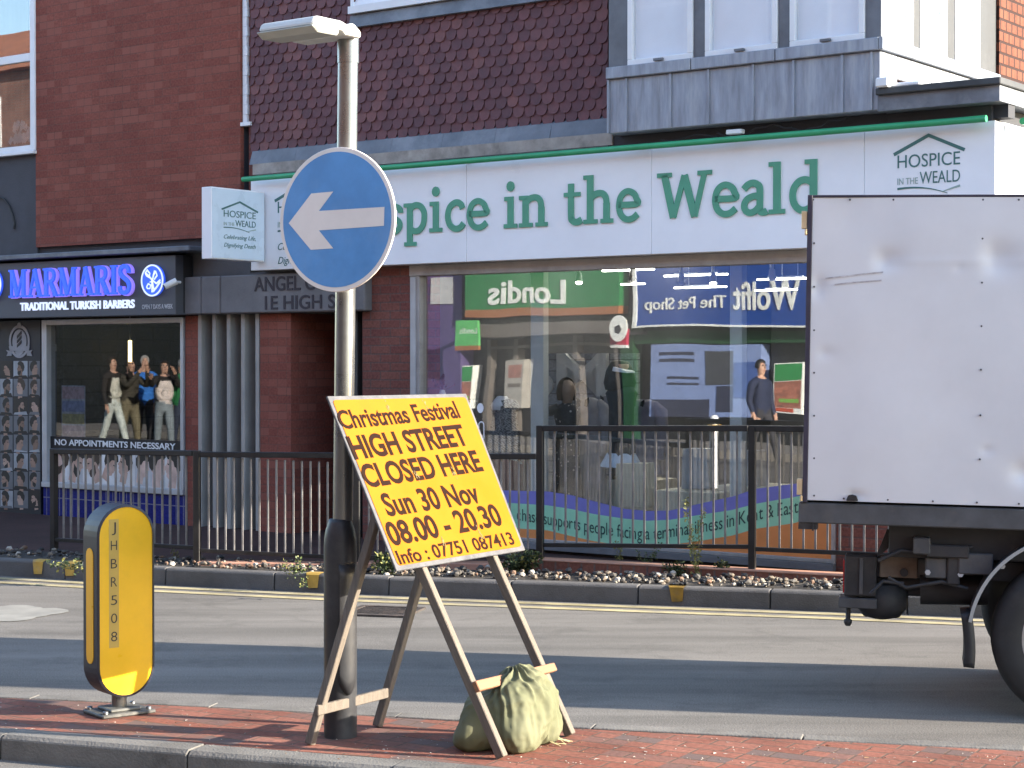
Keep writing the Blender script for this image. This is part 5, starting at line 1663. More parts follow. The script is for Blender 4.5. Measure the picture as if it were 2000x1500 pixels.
b.box(s0 - .012, s0 + .011, -BW - .01, .006, z0 - .005, z1)
b.box(s0 + .0115, s1, -BW, .004, z1 - .011, z1)
b.build("edge_trim", m_tframe, tk, bevel=.002)
def rivet(px, py):
    a, c = T.hit(px, py, .002)
    return a, c
first = None
rv = [(1590, y) for y in (475, 560, 645, 728, 812, 895, 968)] + [(x, 390) for x in (1588, 1660, 1745, 1832, 1920, 1990)] + [(1919 - (y - 466) * .012, y) for y in (466, 552, 637, 722, 811, 897)] + [(x, 972 + (x - 1590) * .03) for x in (1648, 1734, 1822, 1908, 1990)]
for px, py in rv:
    a, c = rivet(px, py)
    if first is None:
        b = MB(T); b.disc((a, c), .0048, .0048, -.004, .002, 8); first = b.build("rivet", m_tgrey, tk); fa_ = (a, c)
    else:
        o = first.copy(); COL.objects.link(o); o.parent = tk; o.location = ut * (a - fa_[0]) + kt * (c - fa_[1])
# scrapes
b = MB(T)
for pts in (((1612, 545), (1650, 541), (1690, 536), (1725, 533)), ((1630, 557), (1668, 553), (1722, 549))):
    P = [T.hit(x, y, .003) for x, y in pts]
    for i in range(len(P) - 1):
        b.quad((P[i][0], .0032, P[i][1]), (P[i + 1][0], .0032, P[i + 1][1]), (P[i + 1][0], .0032, P[i + 1][1] + .007), (P[i][0], .0032, P[i][1] + .006))
b.build("scrape", M("grey_scrape", (0.40, 0.38, 0.40), 0.6, var=0.4, scale=30), fl, fix=False)
# hinges on the rear edge
for y0, y1 in ((412, 455), (935, 975)):
    b = MB(T); za, zb2 = T.z(1567, y1), T.z(1567, y0)
    b.box(s0 - .04, s0 - .0125, -.03, .004, za + .02, zb2); b.box(s0 - .024, s0 - .0125, -.028, .010, za - .01, za + .019)
    b.build("hinge", m_hinge, tk, bevel=.003)
# bed rail below the box
zr = T.z(1577, 1022)
b = MB(T); b.box(s0 - .03, s1, -BW + .02, -.004, zr, z0 - .006)
b.build("bed_rail", m_tgrey, tk, bevel=.006)
b = MB(T); a, c = T.hit(1665, 972); b.prism([(a - .03, c - .014), (a - .02, c + .012), (a, c + .016), (a + .02, c + .010), (a + .028, c - .014)], .002, .022)
b.build("side_marker", m_tdark, tk, bevel=.003)
b = MB(T); a, c = T.hit(1587, 1030, -.02); b.box(a - .002, a + .006, -.03, .0, zr - .035, zr - .001)
b.box(s0 - .03, s0 + .06, -.12, -.012, zr - .03, zr - .001)
b.build("rail_end", m_tdark, tk)
# chassis: main rails, cross member, plates
def tb(px0, py0, px1, py1, d0, d1, name, mat, bev=.004, par=None):
    dm = max(d0, d1)
    a, c = T.hit(px0, py0, dm); e, f = T.hit(px1, py1, dm)
    b = MB(T); b.box(a, e, d0, d1, c, f)
    return b.build(name, mat, par or tk, bevel=bev)
tb(1748, 1028, 2320, 1092, -.62, -.3, "chassis_rail", m_tdark)
b = MB(T)
cz = T.z(1790, 1128, -.3); ct_ = T.z(1790, 1090, -.3)
b.box(T.s(1720, -.28), s1 + 1.6, -.36, -.28, cz, ct_); b.build("chassis_rail", m_tgrey, tk, bevel=.004)
b = MB(T); b.box(T.s(1760, -1.3), s1 + 1.6, -1.4, -1.32, cz, ct_); b.build("chassis_rail", m_tgrey, tk, bevel=.004)
tb(1718, 1084, 1792, 1130, -.279, -.262, "tail_plate", m_rust)
a, c = T.hit(1766, 1118, -.262)
b = MB(T); b.disc((a, c), .02, .02, -.263, -.25, 14); b.build("pin", m_tdark, tk)
b = MB(T); P = [T.hit(x, y, -.2) for x, y in ((1732, 1035), (1760, 1035), (1745, 1062), (1722, 1082), (1712, 1084))]
b.prism(P, -.24, -.2); b.build("gusset", m_tdark, tk)
lc_ = tb(1650, 1084, 1711, 1166, -.34, -.2, "lamp_box", m_tdark, .006)
tb(1647, 1094, 1652, 1158, -.33, -.21, "tail_lamp", m_redl, .002, lc_)
b = MB(T); a, c = T.hit(1678, 1160, -.198); e, f = T.hit(1686, 1090, -.198); b.box(a, e, -.199, -.19, c, f); b.build("lamp_bracket", m_tgrey, lc_)
tb(1638, 1167, 1712, 1190, -.36, -.2, "tow_bar", m_tgrey)
b = MB(T); a, c = T.hit(1656, 1222, -.28); e, f = T.hit(1656, 1188, -.28)
b.lathe((a, -.28), [(.012, c), (.02, c + .015), (.02, c + .03), (.012, c + .034), (.012, f + .01)], 12); b.build("tow_pin", m_tdark, tk)
a, c = T.hit(1722, 1175, -.35)
b = MB(T)
r_ = .115
b.lathe((a, -.35), [(.03, c - .085), (.09, c - .07), (.13, c - .02), (.125, c + .05), (.09, c + .09)], 24); b.build("air_tank", m_tdark, tk)
b = MB(T); a2, c2 = T.hit(1795, 1150, -.35); b.tube([(a, -.4, c + .06), (a2, -.4, c2 + .04), (a2 + .3, -.4, c2 + .05)], .06, 12); b.build("exhaust_pipe", m_tdark, tk)
b = MB(T); b.box(T.s(1712, -.36) , T.s(1835, -.36), -.6, -.36, T.z(1790, 1165, -.36), T.z(1790, 1128, -.36)); b.build("cross_member", m_tdark, tk, bevel=.01)
# clutter under the floor
b = MB(T)
b.box(T.s(1742, -.15), s1, -.5, -.15, T.z(1790, 1090, -.15), zr - .002); b.build("side_beam", m_tdark, tk, bevel=.006)
b = MB(T); b.box(T.s(1745, -.8), s1, -1.3, -.8, T.z(1790, 1120, -.8), zr - .002); b.build("floor_beam", m_tdark, tk)
for i, (px, py, w_, h_) in enumerate(((1828, 1108, .05, .05), (1862, 1112, .03, .07), (1905, 1100, .08, .05), (1850, 1075, .10, .03), (1800, 1064, .04, .04))):
    b = MB(T); a_, c_ = T.hit(px, py, -.14); b.box(a_ - w_, a_ + w_, -.145, -.11 + .01 * i, c_ - h_, c_ + h_); b.build("bracket", (m_tgrey, m_tdark)[i % 2], tk, bevel=.006)
for P_ in (((1715, 1095), (1760, 1075), (1830, 1082), (1900, 1068)), ((1735, 1128), (1770, 1148), (1840, 1136), (1890, 1150)), ((1700, 1160), (1725, 1135), (1765, 1140))):
    b = MB(T); b.tube([(T.hit(x, y, -.12)[0], -.12, T.hit(x, y, -.12)[1]) for x, y in P_], .010, 8); b.build("hose", m_tdark, tk)
for px, py in ((1922, 1106), (1958, 1106), (1812, 1118), (1876, 1122)):
    b = MB(T); a_, c_ = T.hit(px, py, -.1); b.lathe((a_, -.1), [(.001, c_)], 3) if False else b.disc((a_, c_), .014, .014, -.13, -.095, 6); b.build("bolt", m_alu, tk)
b = MB(T); a_, c_ = T.hit(1838, 1152, -.3); b.tube([(a_ - .1, -.3, c_), (a_ + .22, -.3, c_ + .01)], [.075, .075], 16); b.build("silencer", m_tdark, tk)
# wheel, guard and flap
wc = T.hit(2103, 1270, -.02)
wz = None
RT = .385
wc = (wc[0], (ROAD_Z + RT - .003 - wc[0] * ut.z) / kt.z)
cwp = T.pt(wc[0], 0, wc[1])
cw = (wc[0], wc[1])
def arcp(r, a0, a1, n=24): return [(cw[0] + r * cos(radians(a0 + (a1 - a0) * i / n)), cw[1] + r * sin(radians(a0 + (a1 - a0) * i / n))) for i in range(n + 1)]
def wheel(cx, cz, dn, df):
    t = MB(T)
    prof = [(RT * .62, dn + .0), (RT * .70, dn + .012), (RT * .90, dn + .010), (RT * .97, dn - .012), (RT, dn - .045), (RT, df + .045), (RT * .97, df + .01), (RT * .66, df)]
    n = 56
    v = [(cx + r * cos(2 * pi * k / n), d, cz + r * sin(2 * pi * k / n)) for r, d in prof for k in range(n)]
    t.add(v, [(i * n + k, i * n + (k + 1) % n, (i + 1) * n + (k + 1) % n, (i + 1) * n + k) for i in range(len(prof) - 1) for k in range(n)], True)
    wo = t.build("wheel", m_tyre, tk)
    q = MB(T)
    prof = [(RT * .645, dn + .004), (RT * .60, dn + .008), (RT * .57, dn - .03), (RT * .50, dn - .075), (RT * .30, dn - .06), (RT * .24, dn - .01), (RT * .12, dn + .01), (.002, dn + .012)]
    v = [(cx + r * cos(2 * pi * k / n), d, cz + r * sin(2 * pi * k / n)) for r, d in prof for k in range(n)]
    q.add(v, [(i * n + k, i * n + (k + 1) % n, (i + 1) * n + (k + 1) % n, (i + 1) * n + k) for i in range(len(prof) - 1) for k in range(n)], True)
    q.build("rim", m_rim, wo)
    for k in range(6):
        q = MB(T); x, z = cx + RT * .2 * cos(k * pi / 3), cz + RT * .2 * sin(k * pi / 3); q.disc((x, z), .012, .012, dn - .02, dn + .014, 6); q.build("wheel_nut", m_rim, wo)
wheel(cw[0], cw[1], -.02, -.22); wheel(cw[0], cw[1], -BW + .22, -BW + .02)
RG = .492
def guard(dn, df):
    b = MB(T)
    A, B = arcp(RG, 6, 172, 40), arcp(RG - .012, 6, 172, 40)
    n = len(A)
    v = [(x, dn, z) for x, z in A] + [(x, df, z) for x, z in A] + [(x, df, z) for x, z in B] + [(x, dn, z) for x, z in B]
    b.add(v, [(r * n + i, r * n + i + 1, ((r + 1) % 4) * n + i + 1, ((r + 1) % 4) * n + i) for r in range(4) for i in range(n - 1)], False)
    go = b.build("mudguard", m_tgrey, tk)
    b = MB(T); P = arcp(RG - .002, 6, 172, 40); b.thick(P, .016, dn - .001, dn + .006)
    b.build("guard_lip", M("guard_edge_strip", (0.30, 0.31, 0.31), 0.45, var=0.15), go)
    b = MB(T); P = arcp(RG - .012, 60, 172, 24) + arcp(RG - .07, 172, 60, 24)
    return go
guard(-.004, -.30)
b = MB(T)
e0 = arcp(RG, 172, 172, 1)[0]
b.grid(lambda u_, v_: (e0[0] + .010 + .03 * u_ * 0 + .02 * sin(v_ * 2.2), -.02 - .25 * u_, e0[1] + .04 - .26 * v_), 4, 10)
b2 = b.build("mudflap", m_tdark, tk, fix=False); md = b2.modifiers.new("solid", 'SOLIDIFY'); md.thickness = .05; md.offset = 1
b = MB(T); P = [(cw[0] + RG * cos(radians(q)), cw[1] + RG * sin(radians(q))) for q in range(150, 68, -6)]
P2 = [(cw[0] - RG * .62, zr - .04), (cw[0] + .0, zr - .02)]
b.prism(P + [(cw[0] + .18, zr - .002), (cw[0] - RG * .55, zr - .002)], -.34, -.30)
b.build("guard_bracket", m_tgrey, tk, bevel=.004)
# rear axle
b = MB(T); b.tube([(cw[0], -.1, cw[1]), (cw[0], -BW + .1, cw[1])], .055, 12); b.build("axle", m_tdark, tk)
# cab, beyond the frame
cs0 = s1 + .12
b = MB(T)
pr = [(cs0, .50), (cs0 + 1.75, .50), (cs0 + 1.85, 1.05), (cs0 + 1.55, 1.95), (cs0 + 1.35, 2.15), (cs0 + .1, 2.15), (cs0, 2.0)]
b.prism(pr, -BW + .05, -.04); cab = b.build("cab", M("cab_white", (0.6, 0.61, 0.63), 0.3, var=0.05), tk, bevel=.05, seg=3)
b = MB(T); b.prism([(cs0 + .35, 1.25), (cs0 + 1.55, 1.2), (cs0 + 1.38, 1.9), (cs0 + .35, 1.95)], -.0395, -.03); b.build("side_window", m_black, cab)
wheel(cs0 + 1.0, cw[1] + .045 * 0, -.02, -.22); wheel(cs0 + 1.0, cw[1], -BW + .22, -BW + .02)
# ------------------------------------------------------------------ inside the charity shop
m_floor = M("shop_floor", (0.16, 0.14, 0.125), 0.5, var=0.2, scale=2)
m_ceil = M("shop_ceiling", (0.5, 0.5, 0.5), 0.8, var=0.05)
m_intw = M("shop_back_wall", (0.13, 0.13, 0.145), 0.8, var=0.15, scale=1.5)
m_grid = brickmat("grey_slat_panel", (0.36, 0.37, 0.39, 1), (0.40, 0.41, 0.43, 1), (0.22, 0.22, 0.24, 1), bw=0.5, bh=0.10, ms=0.006, bump=0.4, spread=0.1)
m_prop = M("pale_plinth", (0.52, 0.48, 0.38), 0.7, var=0.12, scale=3)
m_post = M("white_interior_post", (0.62, 0.62, 0.60), 0.5, var=0.08)
m_tube = emit("lit_tube", (1.0, 0.95, 0.84, 1), 5.0)
m_tube2 = emit("added_fill_tube", (1.0, 0.95, 0.84, 1), 9.0)
m_spot = emit("lit_spot", (1.0, 0.93, 0.75, 1), 5.0)
ZC = ZFB - .02
ZK = 2.98
b = MB(FA)
b.box(sB - .02, sW1 + .02, -6.6, -6.5, -.05, ZK); b.box(sB - .02, sW1 + .02, -.42, -.401, ZC + .1, ZK)
b.box(sB - .12, sB - .021, -6.5, -.16, -.05, ZK); b.box(sW1 + .021, sW1 + .12, -6.5, -.41, -.05, ZK)
b.build("back_wall", m_intw, hb)
b = MB(FA); b.box(sB - .02, sW1 + .02, -6.499, -.151, -.05, .10); b.build("shop_floor", m_floor, hb)
b = MB(FA); b.box(sB - .12, sW1 + .12, -6.6, -.401, ZK + .001, ZK + .1); b.build("shop_ceiling", m_ceil, hb)
for px0, px1, py, d in ((1178, 1276, 530, -.9), (1298, 1420, 540, -1.2), (1318, 1418, 563, -2.3), (1480, 1590, 547, -1.5), (1476, 1556, 568, -2.6), (1214, 1258, 556, -2.0)):
    s0_, z0_ = FA.hit(px0, py + 2, d); s1_, _ = FA.hit(px1, py, d)
    for _ in range(40):                                     # set it back until it hangs just under the ceiling
        if z0_ > ZC - .06: d += .12
        elif z0_ < ZC - .16: d -= .12
        else: break
        d = max(d, -6.2); s0_, z0_ = FA.hit(px0, py + 2, d); s1_, _ = FA.hit(px1, py, d)
    z0_ = min(z0_, ZC - .05)
    t = thing("strip_light", "lit white strip light under the shop ceiling", "light", tuple(FA.pt((s0_ + s1_) / 2, d, z0_)), "strip lights in the charity shop")
    b = MB(FA); b.box(s0_, s1_, d - .016, d + .016, z0_ + .006, z0_ + .018); b.build("tube", m_tube, t)
    b = MB(FA); b.box(s0_ + .1, s1_ - .1, d - .012, d + .012, z0_ + .0185, z0_ + .035)
    for x_ in (s0_ + .15, s1_ - .15): b.box(x_ - .002, x_ + .002, d - .002, d + .002, z0_ + .0355, ZK); b.build("batten", m_white, t)
for s_, d in ((S(1000, -2), -2.2), (S(1250, -2), -2.2), (S(1450, -2), -2.2), (S(1100, -4), -4.4), (S(1400, -4), -4.4)):  # added strips, out of view, to brighten the shop interior
    t = thing("added_fill_light", "added lit strip, unseen above the window head, brightening the shop", "light", tuple(FA.pt(s_, d, 2.9)), "added unseen lights brightening the charity shop")
    b = MB(FA); b.box(s_ - .6, s_ + .6, d - .04, d + .04, 2.915, 2.94); b.build("tube", m_tube2, t)
    b = MB(FA); b.box(s_ - .62, s_ + .62, d - .05, d + .05, 2.9405, 2.975); b.build("batten", m_white, t)
for px, py, lit in ((1131, 541, 1), (1331, 541, 0), (1393, 542, 1), (1508, 534, 0), (1236, 532, 0)):
    d = -.42; s_, z_ = FA.hit(px, py, d)
    t = thing("spotlight", "small white %s spotlight hanging above the shop window display" % ("lit" if lit else "unlit"), "light", tuple(FA.pt(s_, d, z_)), "track spotlights above the window")
    b = MB(FA); b.tube([(s_, d, z_ + .03), (s_ + .012, d + .02, z_ - .045)], [.022, .03], 14); b.build("can", m_white, t)
    b = MB(FA); b.tube([(s_, d, z_ + .02), (s_, d, ZC)], .01, 8); b.build("stem", m_white, t)
    b = MB(FA); b.tube([(s_ + .0125, d + .021, z_ - .047), (s_ + .0135, d + .0225, z_ - .050)], .026, 14); b.build("lamp", m_spot if lit else m_white, t)
for p0, p1, y1, lb in ((1036, 1061, 990, "tall white post inside the shop window, left"), (1425, 1449, 676, "white post inside the shop window, right")):
    b = MB(FA); d = -.32
    b.box(S(p0, d), S(p1, d), d - .08, d, .101, ZC)
    tag(b.build("display_post", m_post, None, bevel=.004), lb + " of centre", "post")
# grey display screen with big letters on it
b = MB(FA); d = -1.1
b.box(S(1040, d), S(1243, d), d - .06, d, .101, Z(1140, 690, d))
scr = tag(b.build("display_screen", m_grid, None), "grey slatted display screen standing behind the mannequins", "screen")
b = MB(FA)
text(b, "M", S(1093, d), S(1190, d), Z(1140, 772, d), Z(1140, 692, d) - Z(1140, 772, d), d + .05, bold=.015, depth=.045)
tag(b.build("display_letter", m_post, None), "large white cut-out letter M before the grey screen", "letter")
b = MB(FA); s_, z_ = FA.hit(1068, 752, d); b.disc((s_, z_), .075, .085, d + .001, d + .02, 24); b.box(s_ - .02, s_ + .02, d + .001, d + .018, z_ + .08, z_ + .26)
tag(b.build("paddle_cutout", m_post, None), "white paddle-shaped cut-out on the left of the grey screen", "cut-out")
# plinths; their cream stands in for sunlit pavement mirrored in the glass
for p0, p1, y1, d, lb in ((1060, 1262, 935, -.75, "wide beige display step below the mannequins"), (1275, 1400, 960, -.35, "pale cream display block right of the capped mannequin"), (1400, 1600, 952, -.55, "long beige display step at the right end of the window")):
    b = MB(FA); b.box(S(p0, d), S(p1, d), d - .5, d, .101, Z((p0 + p1) / 2, y1, d))
    tag(b.build("display_plinth", m_prop, None, bevel=.006), lb, "plinth")
for p0, p1, y0, y1, d, lb, c in ((1200, 1262, 905, 992, -.28, "cream shopping bag standing by the capped mannequin", (0.55, 0.50, 0.38)), (1330, 1385, 876, 955, -.6, "pale grey box on the display step", (0.42, 0.42, 0.43)), (1440, 1480, 880, 950, -.6, "grey box at the right of the window display", (0.36, 0.36, 0.38))):
    b = MB(FA); b.prism([(S(p0, d), Z(p0, y1, d)), (S(p1, d), Z(p1, y1, d)), (S(p1, d) - .02, Z(p1, y0, d)), (S(p0, d) + .015, Z(p0, y0, d))], d - .16, d)
    tag(b.build("display_box", M("card", c, 0.7, var=0.15, scale=4), None, bevel=.004), lb, "box")

# ---- bodies: one skin-grown surface from a jointed skeleton
def grow(name, J, E, mats, parent, sub=2):
    """J: joint -> (x,y,z,radius); E: list of (a,b,material index). Returns the linked mesh object."""
    names = list(J)
    me = bpy.data.meshes.new(name)
    me.from_pydata([J[n][:3] for n in names], [(names.index(a), names.index(b)) for a, b, _ in E], [])
    o = bpy.data.objects.new(name, me); COL.objects.link(o)
    md = o.modifiers.new("skin", 'SKIN'); md.use_smooth_shade = True
    sv = me.skin_vertices[0].data
    for i, n in enumerate(names):
        r = J[n][3]
        sv[i].radius = r if isinstance(r, tuple) else (r, r)
        sv[i].use_root = (n == names[0])
    o.modifiers.new("sub", 'SUBSURF').levels = sub
    dg = bpy.context.evaluated_depsgraph_get()
    nm = bpy.data.meshes.new_from_object(o.evaluated_get(dg))
    bpy.data.objects.remove(o); bpy.data.meshes.remove(me)
    nm.name = name
    for m in mats: nm.materials.append(m)
    seg = [(Vector(J[a][:3]), Vector(J[b_][:3]), k) for a, b_, k in E]
    for p in nm.polygons:
        p.use_smooth = True
        c = p.center; best = 9
        for a, q, k in seg:
            ab = q - a; t = max(0, min(1, (c - a).dot(ab) / max(ab.length_squared, 1e-9)))
            dd = (a + ab * t - c).length
            if dd < best: best, p.material_index = dd, k
    o = bpy.data.objects.new(name, nm); COL.objects.link(o)
    if parent: o.parent = parent
    return o
m_skin = M("skin", (0.50, 0.30, 0.22), 0.55, var=0.12, scale=12)
def cloth(c, nm="cloth"): return M(nm, c, 0.85, var=0.25, scale=7, bump=0.3, bscale=30)
m_shoe = M("shoe", (0.05, 0.05, 0.05), 0.6)

def person(label, loc, face, h, top, legs, hair, stride=.22, arm_r=None, arm_l=None, group="people standing across the road", shirt=None, shoe=None, long_hair=False):
    """A standing figure at loc facing the direction face (angle); arms given as (elbow, wrist) offsets from the shoulder in body axes."""
    t = thing("person", label, "person", tuple(loc), group)
    t.rotation_euler = (0, 0, face)                        # local +y is forward, +x its right
    k = h / 1.75
    J, E = {}, []
    bulk = lambda n, r: r * 1.2 if n[:3] in ("pel", "wai", "che", "hip", "kne", "ank", "shr", "shl", "elr", "ell") else r
    def j(n, x, y, z, r):
        r = tuple(bulk(n, q) for q in r) if isinstance(r, tuple) else bulk(n, r)
        J[n] = (x * k, y * k, z * k, tuple(q * k for q in r) if isinstance(r, tuple) else r * k)
    j("pelvis", 0, 0, .92, (.15, .11)); j("waist", 0, .0, 1.08, (.145, .105)); j("chest", 0, .01, 1.28, (.17, .12)); j("collar", 0, 0, 1.42, (.10, .08)); j("neck", 0, .01, 1.50, .052)
    j("jaw", 0, .03, 1.555, .066); j("head", 0, .02, 1.635, (.08, .094)); j("crown", 0, .01, 1.71, .052)
    E += [("pelvis", "waist", 0), ("waist", "chest", 0), ("chest", "collar", 0), ("collar", "neck", 2), ("neck", "jaw", 2), ("jaw", "head", 2), ("head", "crown", 2)]
    for sd, nm, sy in ((1, "r", stride), (-1, "l", -stride)):
        j("hip" + nm, .085 * sd, 0, .86, .092); j("knee" + nm, .10 * sd, sy * .55 + .02, .49, .066); j("ankle" + nm, .11 * sd, sy, .10, .05); j("toe" + nm, .12 * sd, sy + .17, .04, .042)
        E += [("pelvis", "hip" + nm, 1), ("hip" + nm, "knee" + nm, 1), ("knee" + nm, "ankle" + nm, 1), ("ankle" + nm, "toe" + nm, 3)]
        a = arm_r if sd == 1 else arm_l
        el, wr = a if a else ((.06, -.03, -.29), (.05, .06, -.54))
        sh = (.19 * sd, 0, 1.40)
        e_ = (sh[0] + el[0] * sd, sh[1] + el[1], sh[2] + el[2]); w_ = (sh[0] + wr[0] * sd, sh[1] + wr[1], sh[2] + wr[2])
        j("sh" + nm, *sh, .068); j("el" + nm, *e_, .052); j("wr" + nm, *w_, .036)
        dv = (Vector(w_) - Vector(e_)).normalized()
        pm = Vector(w_) + dv * .07
        j("palm" + nm, *pm, (.034, .022))
        E += [("collar", "sh" + nm, 0), ("sh" + nm, "el" + nm, 0), ("el" + nm, "wr" + nm, 0), ("wr" + nm, "palm" + nm, 2)]
        sx = dv.cross(Vector((0, 0, 1))); sx = sx.normalized() if sx.length > .1 else Vector((1, 0, 0))
        cu = dv.cross(sx)
        for i, (o_, ln) in enumerate(((-.027, .062), (-.009, .075), (.009, .07), (.027, .055))):
            m1 = pm + sx * o_ + dv * ln * .6; m2 = pm + sx * o_ * 1.05 + dv * ln + cu * .02
            j("f%d%s" % (i, nm), *m1, .0095); j("g%d%s" % (i, nm), *m2, .008)
            E += [("palm" + nm, "f%d%s" % (i, nm), 2), ("f%d%s" % (i, nm), "g%d%s" % (i, nm), 2)]
        th = Vector(w_) + dv * .03
        j("t0" + nm, *(th + sx * .045 * sd + cu * .01), .011); j("t1" + nm, *(th + sx * .055 * sd + dv * .04 + cu * .025), .009)
        E += [("wr" + nm, "t0" + nm, 2), ("t0" + nm, "t1" + nm, 2)]
    if shirt:
        j("belly", 0, .075, 1.05, .085); j("breast", 0, .085, 1.27, .085); E += [("waist", "belly", 4), ("belly", "breast", 4)]
    grow("body", J, E, [top, legs, m_skin, shoe or m_shoe, shirt or top], t, 1)
    hb_ = MB()
    n = 14
    def hp(u_, v_):
        a, q = 2 * pi * u_, pi * .62 * v_
        r = Vector((.086 * sin(q) * cos(a), .103 * sin(q) * sin(a) - .012, .095 * cos(q)))
        if r.y > .03 and r.z < .045: r.y = .03
        if long_hair and v_ > .8 and r.y < .03: r.z -= .12
        return (r.x * k, (r.y + .015) * k, (r.z + 1.654) * k)
    hb_.grid(hp, 20, 12)
    o = hb_.build("hair", hair, None); o.parent = t
    q = MB()
    q.add([(.0 - .012 * k, .108 * k, 1.62 * k), (.012 * k, .108 * k, 1.62 * k), (0, .135 * k, 1.625 * k), (0, .105 * k, 1.665 * k)], [(0, 1, 2), (1, 3, 2), (3, 0, 2)])
    o = q.build("nose", m_skin, None); o.parent = t
    for sx in (-1, 1):
        q = MB(); q.tube([(sx * .03 * k, .098 * k, 1.662 * k), (sx * .03 * k, .108 * k, 1.662 * k)], .010 * k, 8); o = q.build("eye", m_black, None); o.parent = t
    q = MB(); q.box(-.022 * k, .022 * k, .095 * k, .104 * k, 1.583 * k, 1.590 * k); o = q.build("mouth", M("lips", (.3, .12, .1), .5), None); o.parent = t
    return t

# ---- mannequins and dresses in the window
def dressform(name, label, px, py0, py1, d, prof, mats, extra=None, squash=.7):
    """A garment turned about its stand; prof: (height 0..1, radius, material)."""
    s_, zt_ = FA.hit(px, py0, d); zb_ = FA.hit(px, py1, d)[1]
    t = thing(name, label, "mannequin", tuple(FA.pt(s_, d, .10)), "mannequins in the shop window")
    b = MB(FA)
    n = 28
    rr = random.Random(int(px))
    ph = rr.uniform(0, 6)
    v = [(s_ + r * cos(2 * pi * k / n) * (1 + .10 * f_ * sin(5 * 2 * pi * k / n + ph) * (1 - h)), d + squash * r * sin(2 * pi * k / n) * (1 + .12 * (1 - h) * sin(6 * 2 * pi * k / n)), zb_ + (zt_ - zb_) * h) for h, r, f_ in prof for k in range(n)]
    b.add(v, [(i * n + k, i * n + (k + 1) % n, (i + 1) * n + (k + 1) % n, (i + 1) * n + k) for i in range(len(prof) - 1) for k in range(n)], True)
    b.build("garment", mats, t)
    b = MB(FA); b.tube([(s_, d, .102), (s_, d, zb_ + .1)], .014, 8); b.lathe((s_, d), [(.13, .101), (.12, .112), (.02, .118)], 20)
    b.build("stand", m_alu, t)
    return t, s_, zt_, zb_
def sleeves(t, s_, zt_, d, mat, ln=.5, wd=.17):
    for sd in (-1, 1):
        b = MB(FA); b.tube([(s_ + sd * .10, d, zt_ - .045), (s_ + sd * wd, d + .01, zt_ - .10), (s_ + sd * (wd + .035), d + .03, zt_ - .3), (s_ + sd * (wd + .02), d + .07, zt_ - ln)], [.04, .058, .05, .042], 12)
        b.build("sleeve", mat, t)
    b = MB(FA); b.prism([(s_ - .06, zt_ - .0), (s_ - .03, zt_ - .02), (s_, zt_ - .17), (s_ + .03, zt_ - .02), (s_ + .06, zt_), (s_ + .045, zt_ - .10), (s_, zt_ - .26), (s_ - .045, zt_ - .10)], d + .085, d + .10)
    b.build("lapel", m_black, t)
def checks(name, c1, c2, scale):
    m, t, p = newmat(name)
    tc = node(t, "ShaderNodeTexCoord"); mp = node(t, "ShaderNodeMapping"); mp.inputs["Rotation"].default_value = (0, .5, .4); L(t, tc.outputs["Object"], mp.inputs[0])
    w1 = node(t, "ShaderNodeTexWave", Scale=scale, Distortion=3.0); w1.bands_direction = 'Z'; w1.inputs["Detail Scale"].default_value = 4.0
    L(t, mp.outputs[0], w1.inputs["Vector"])
    n1 = node(t, "ShaderNodeTexNoise", Scale=70.0, Detail=3.0); L(t, mp.outputs[0], n1.inputs["Vector"])
    k = mixc(t, .5, w1.outputs[1], ramp(t, n1.outputs[0], [(.4, g(0)), (.6, g(1))]))
    k = ramp(t, k, [(.35, g(0)), (.6, g(1))])
    L(t, mixc(t, k, c1, c2), p.inputs["Base Color"]); p.inputs["Roughness"].default_value = .9
    return m
def spots(name, c1, c2, scale, size):
    m, t, p = newmat(name)
    tc = node(t, "ShaderNodeTexCoord")
    v = node(t, "ShaderNodeTexVoronoi", Scale=scale); L(t, tc.outputs["Object"], v.inputs["Vector"])
    L(t, mixc(t, ramp(t, v.outputs["Distance"], [(size, g(1)), (size + .06, g(0))]), c1, c2), p.inputs["Base Color"]); p.inputs["Roughness"].default_value = .85
    return m
P_top = [(0, .17, 1), (.3, .16, .8), (.6, .135, .3), (.75, .12, 0), (.88, .15, 0), (.97, .12, 0), (1, .045, 0)]
P_long = [(0, .16, 1), (.3, .13, .8), (.55, .11, .4), (.72, .095, 0), (.86, .125, 0), (.96, .10, 0), (1, .04, 0)]
P_coat = [(0, .20, .7), (.4, .17, .5), (.7, .15, .2), (.88, .16, 0), (.97, .12, 0), (1, .04, 0)]
m_head = M("mannequin_head", (0.30, 0.20, 0.14), 0.5)
t, s_, zt_, zb_ = dressform("mannequin", "mannequin in a black and white tweed top, leftmost in the shop window", 985, 778, 905, -.55, P_top, checks("tweed", (0.03, 0.03, 0.035, 1), (0.38, 0.38, 0.38, 1), 24))
b = MB(FA); b.lathe((s_, -.55), [(.16, zb_ - .3), (.17, zb_ + .02), (.12, zb_ + .05)], 22); b.build("skirt", cloth((0.14, 0.045, 0.04), "wine_skirt"), t)
b = MB(FA); b.lathe((s_ - .01, -.53), [(.085, zt_ - .10), (.10, zt_ - .06), (.075, zt_ - .02), (.05, zt_ + .01), (.045, zt_ + .02)], 16); b.build("white_scarf", m_board, t)
t, s_, zt_, zb_ = dressform("mannequin", "mannequin in a long black dress with a small pale print", 1108, 786, 985, -.55, P_long, spots("small_print", (0.018, 0.018, 0.022, 1), (0.35, 0.32, 0.30, 1), 26, .2))
b = MB(FA); b.lathe((s_, -.55), [(.035, zt_ - .02), (.045, zt_ + .02), (.062, zt_ + .07), (.066, zt_ + .13), (.05, zt_ + .17), (.02, zt_ + .19)], 18); b.build("head", m_head, t)
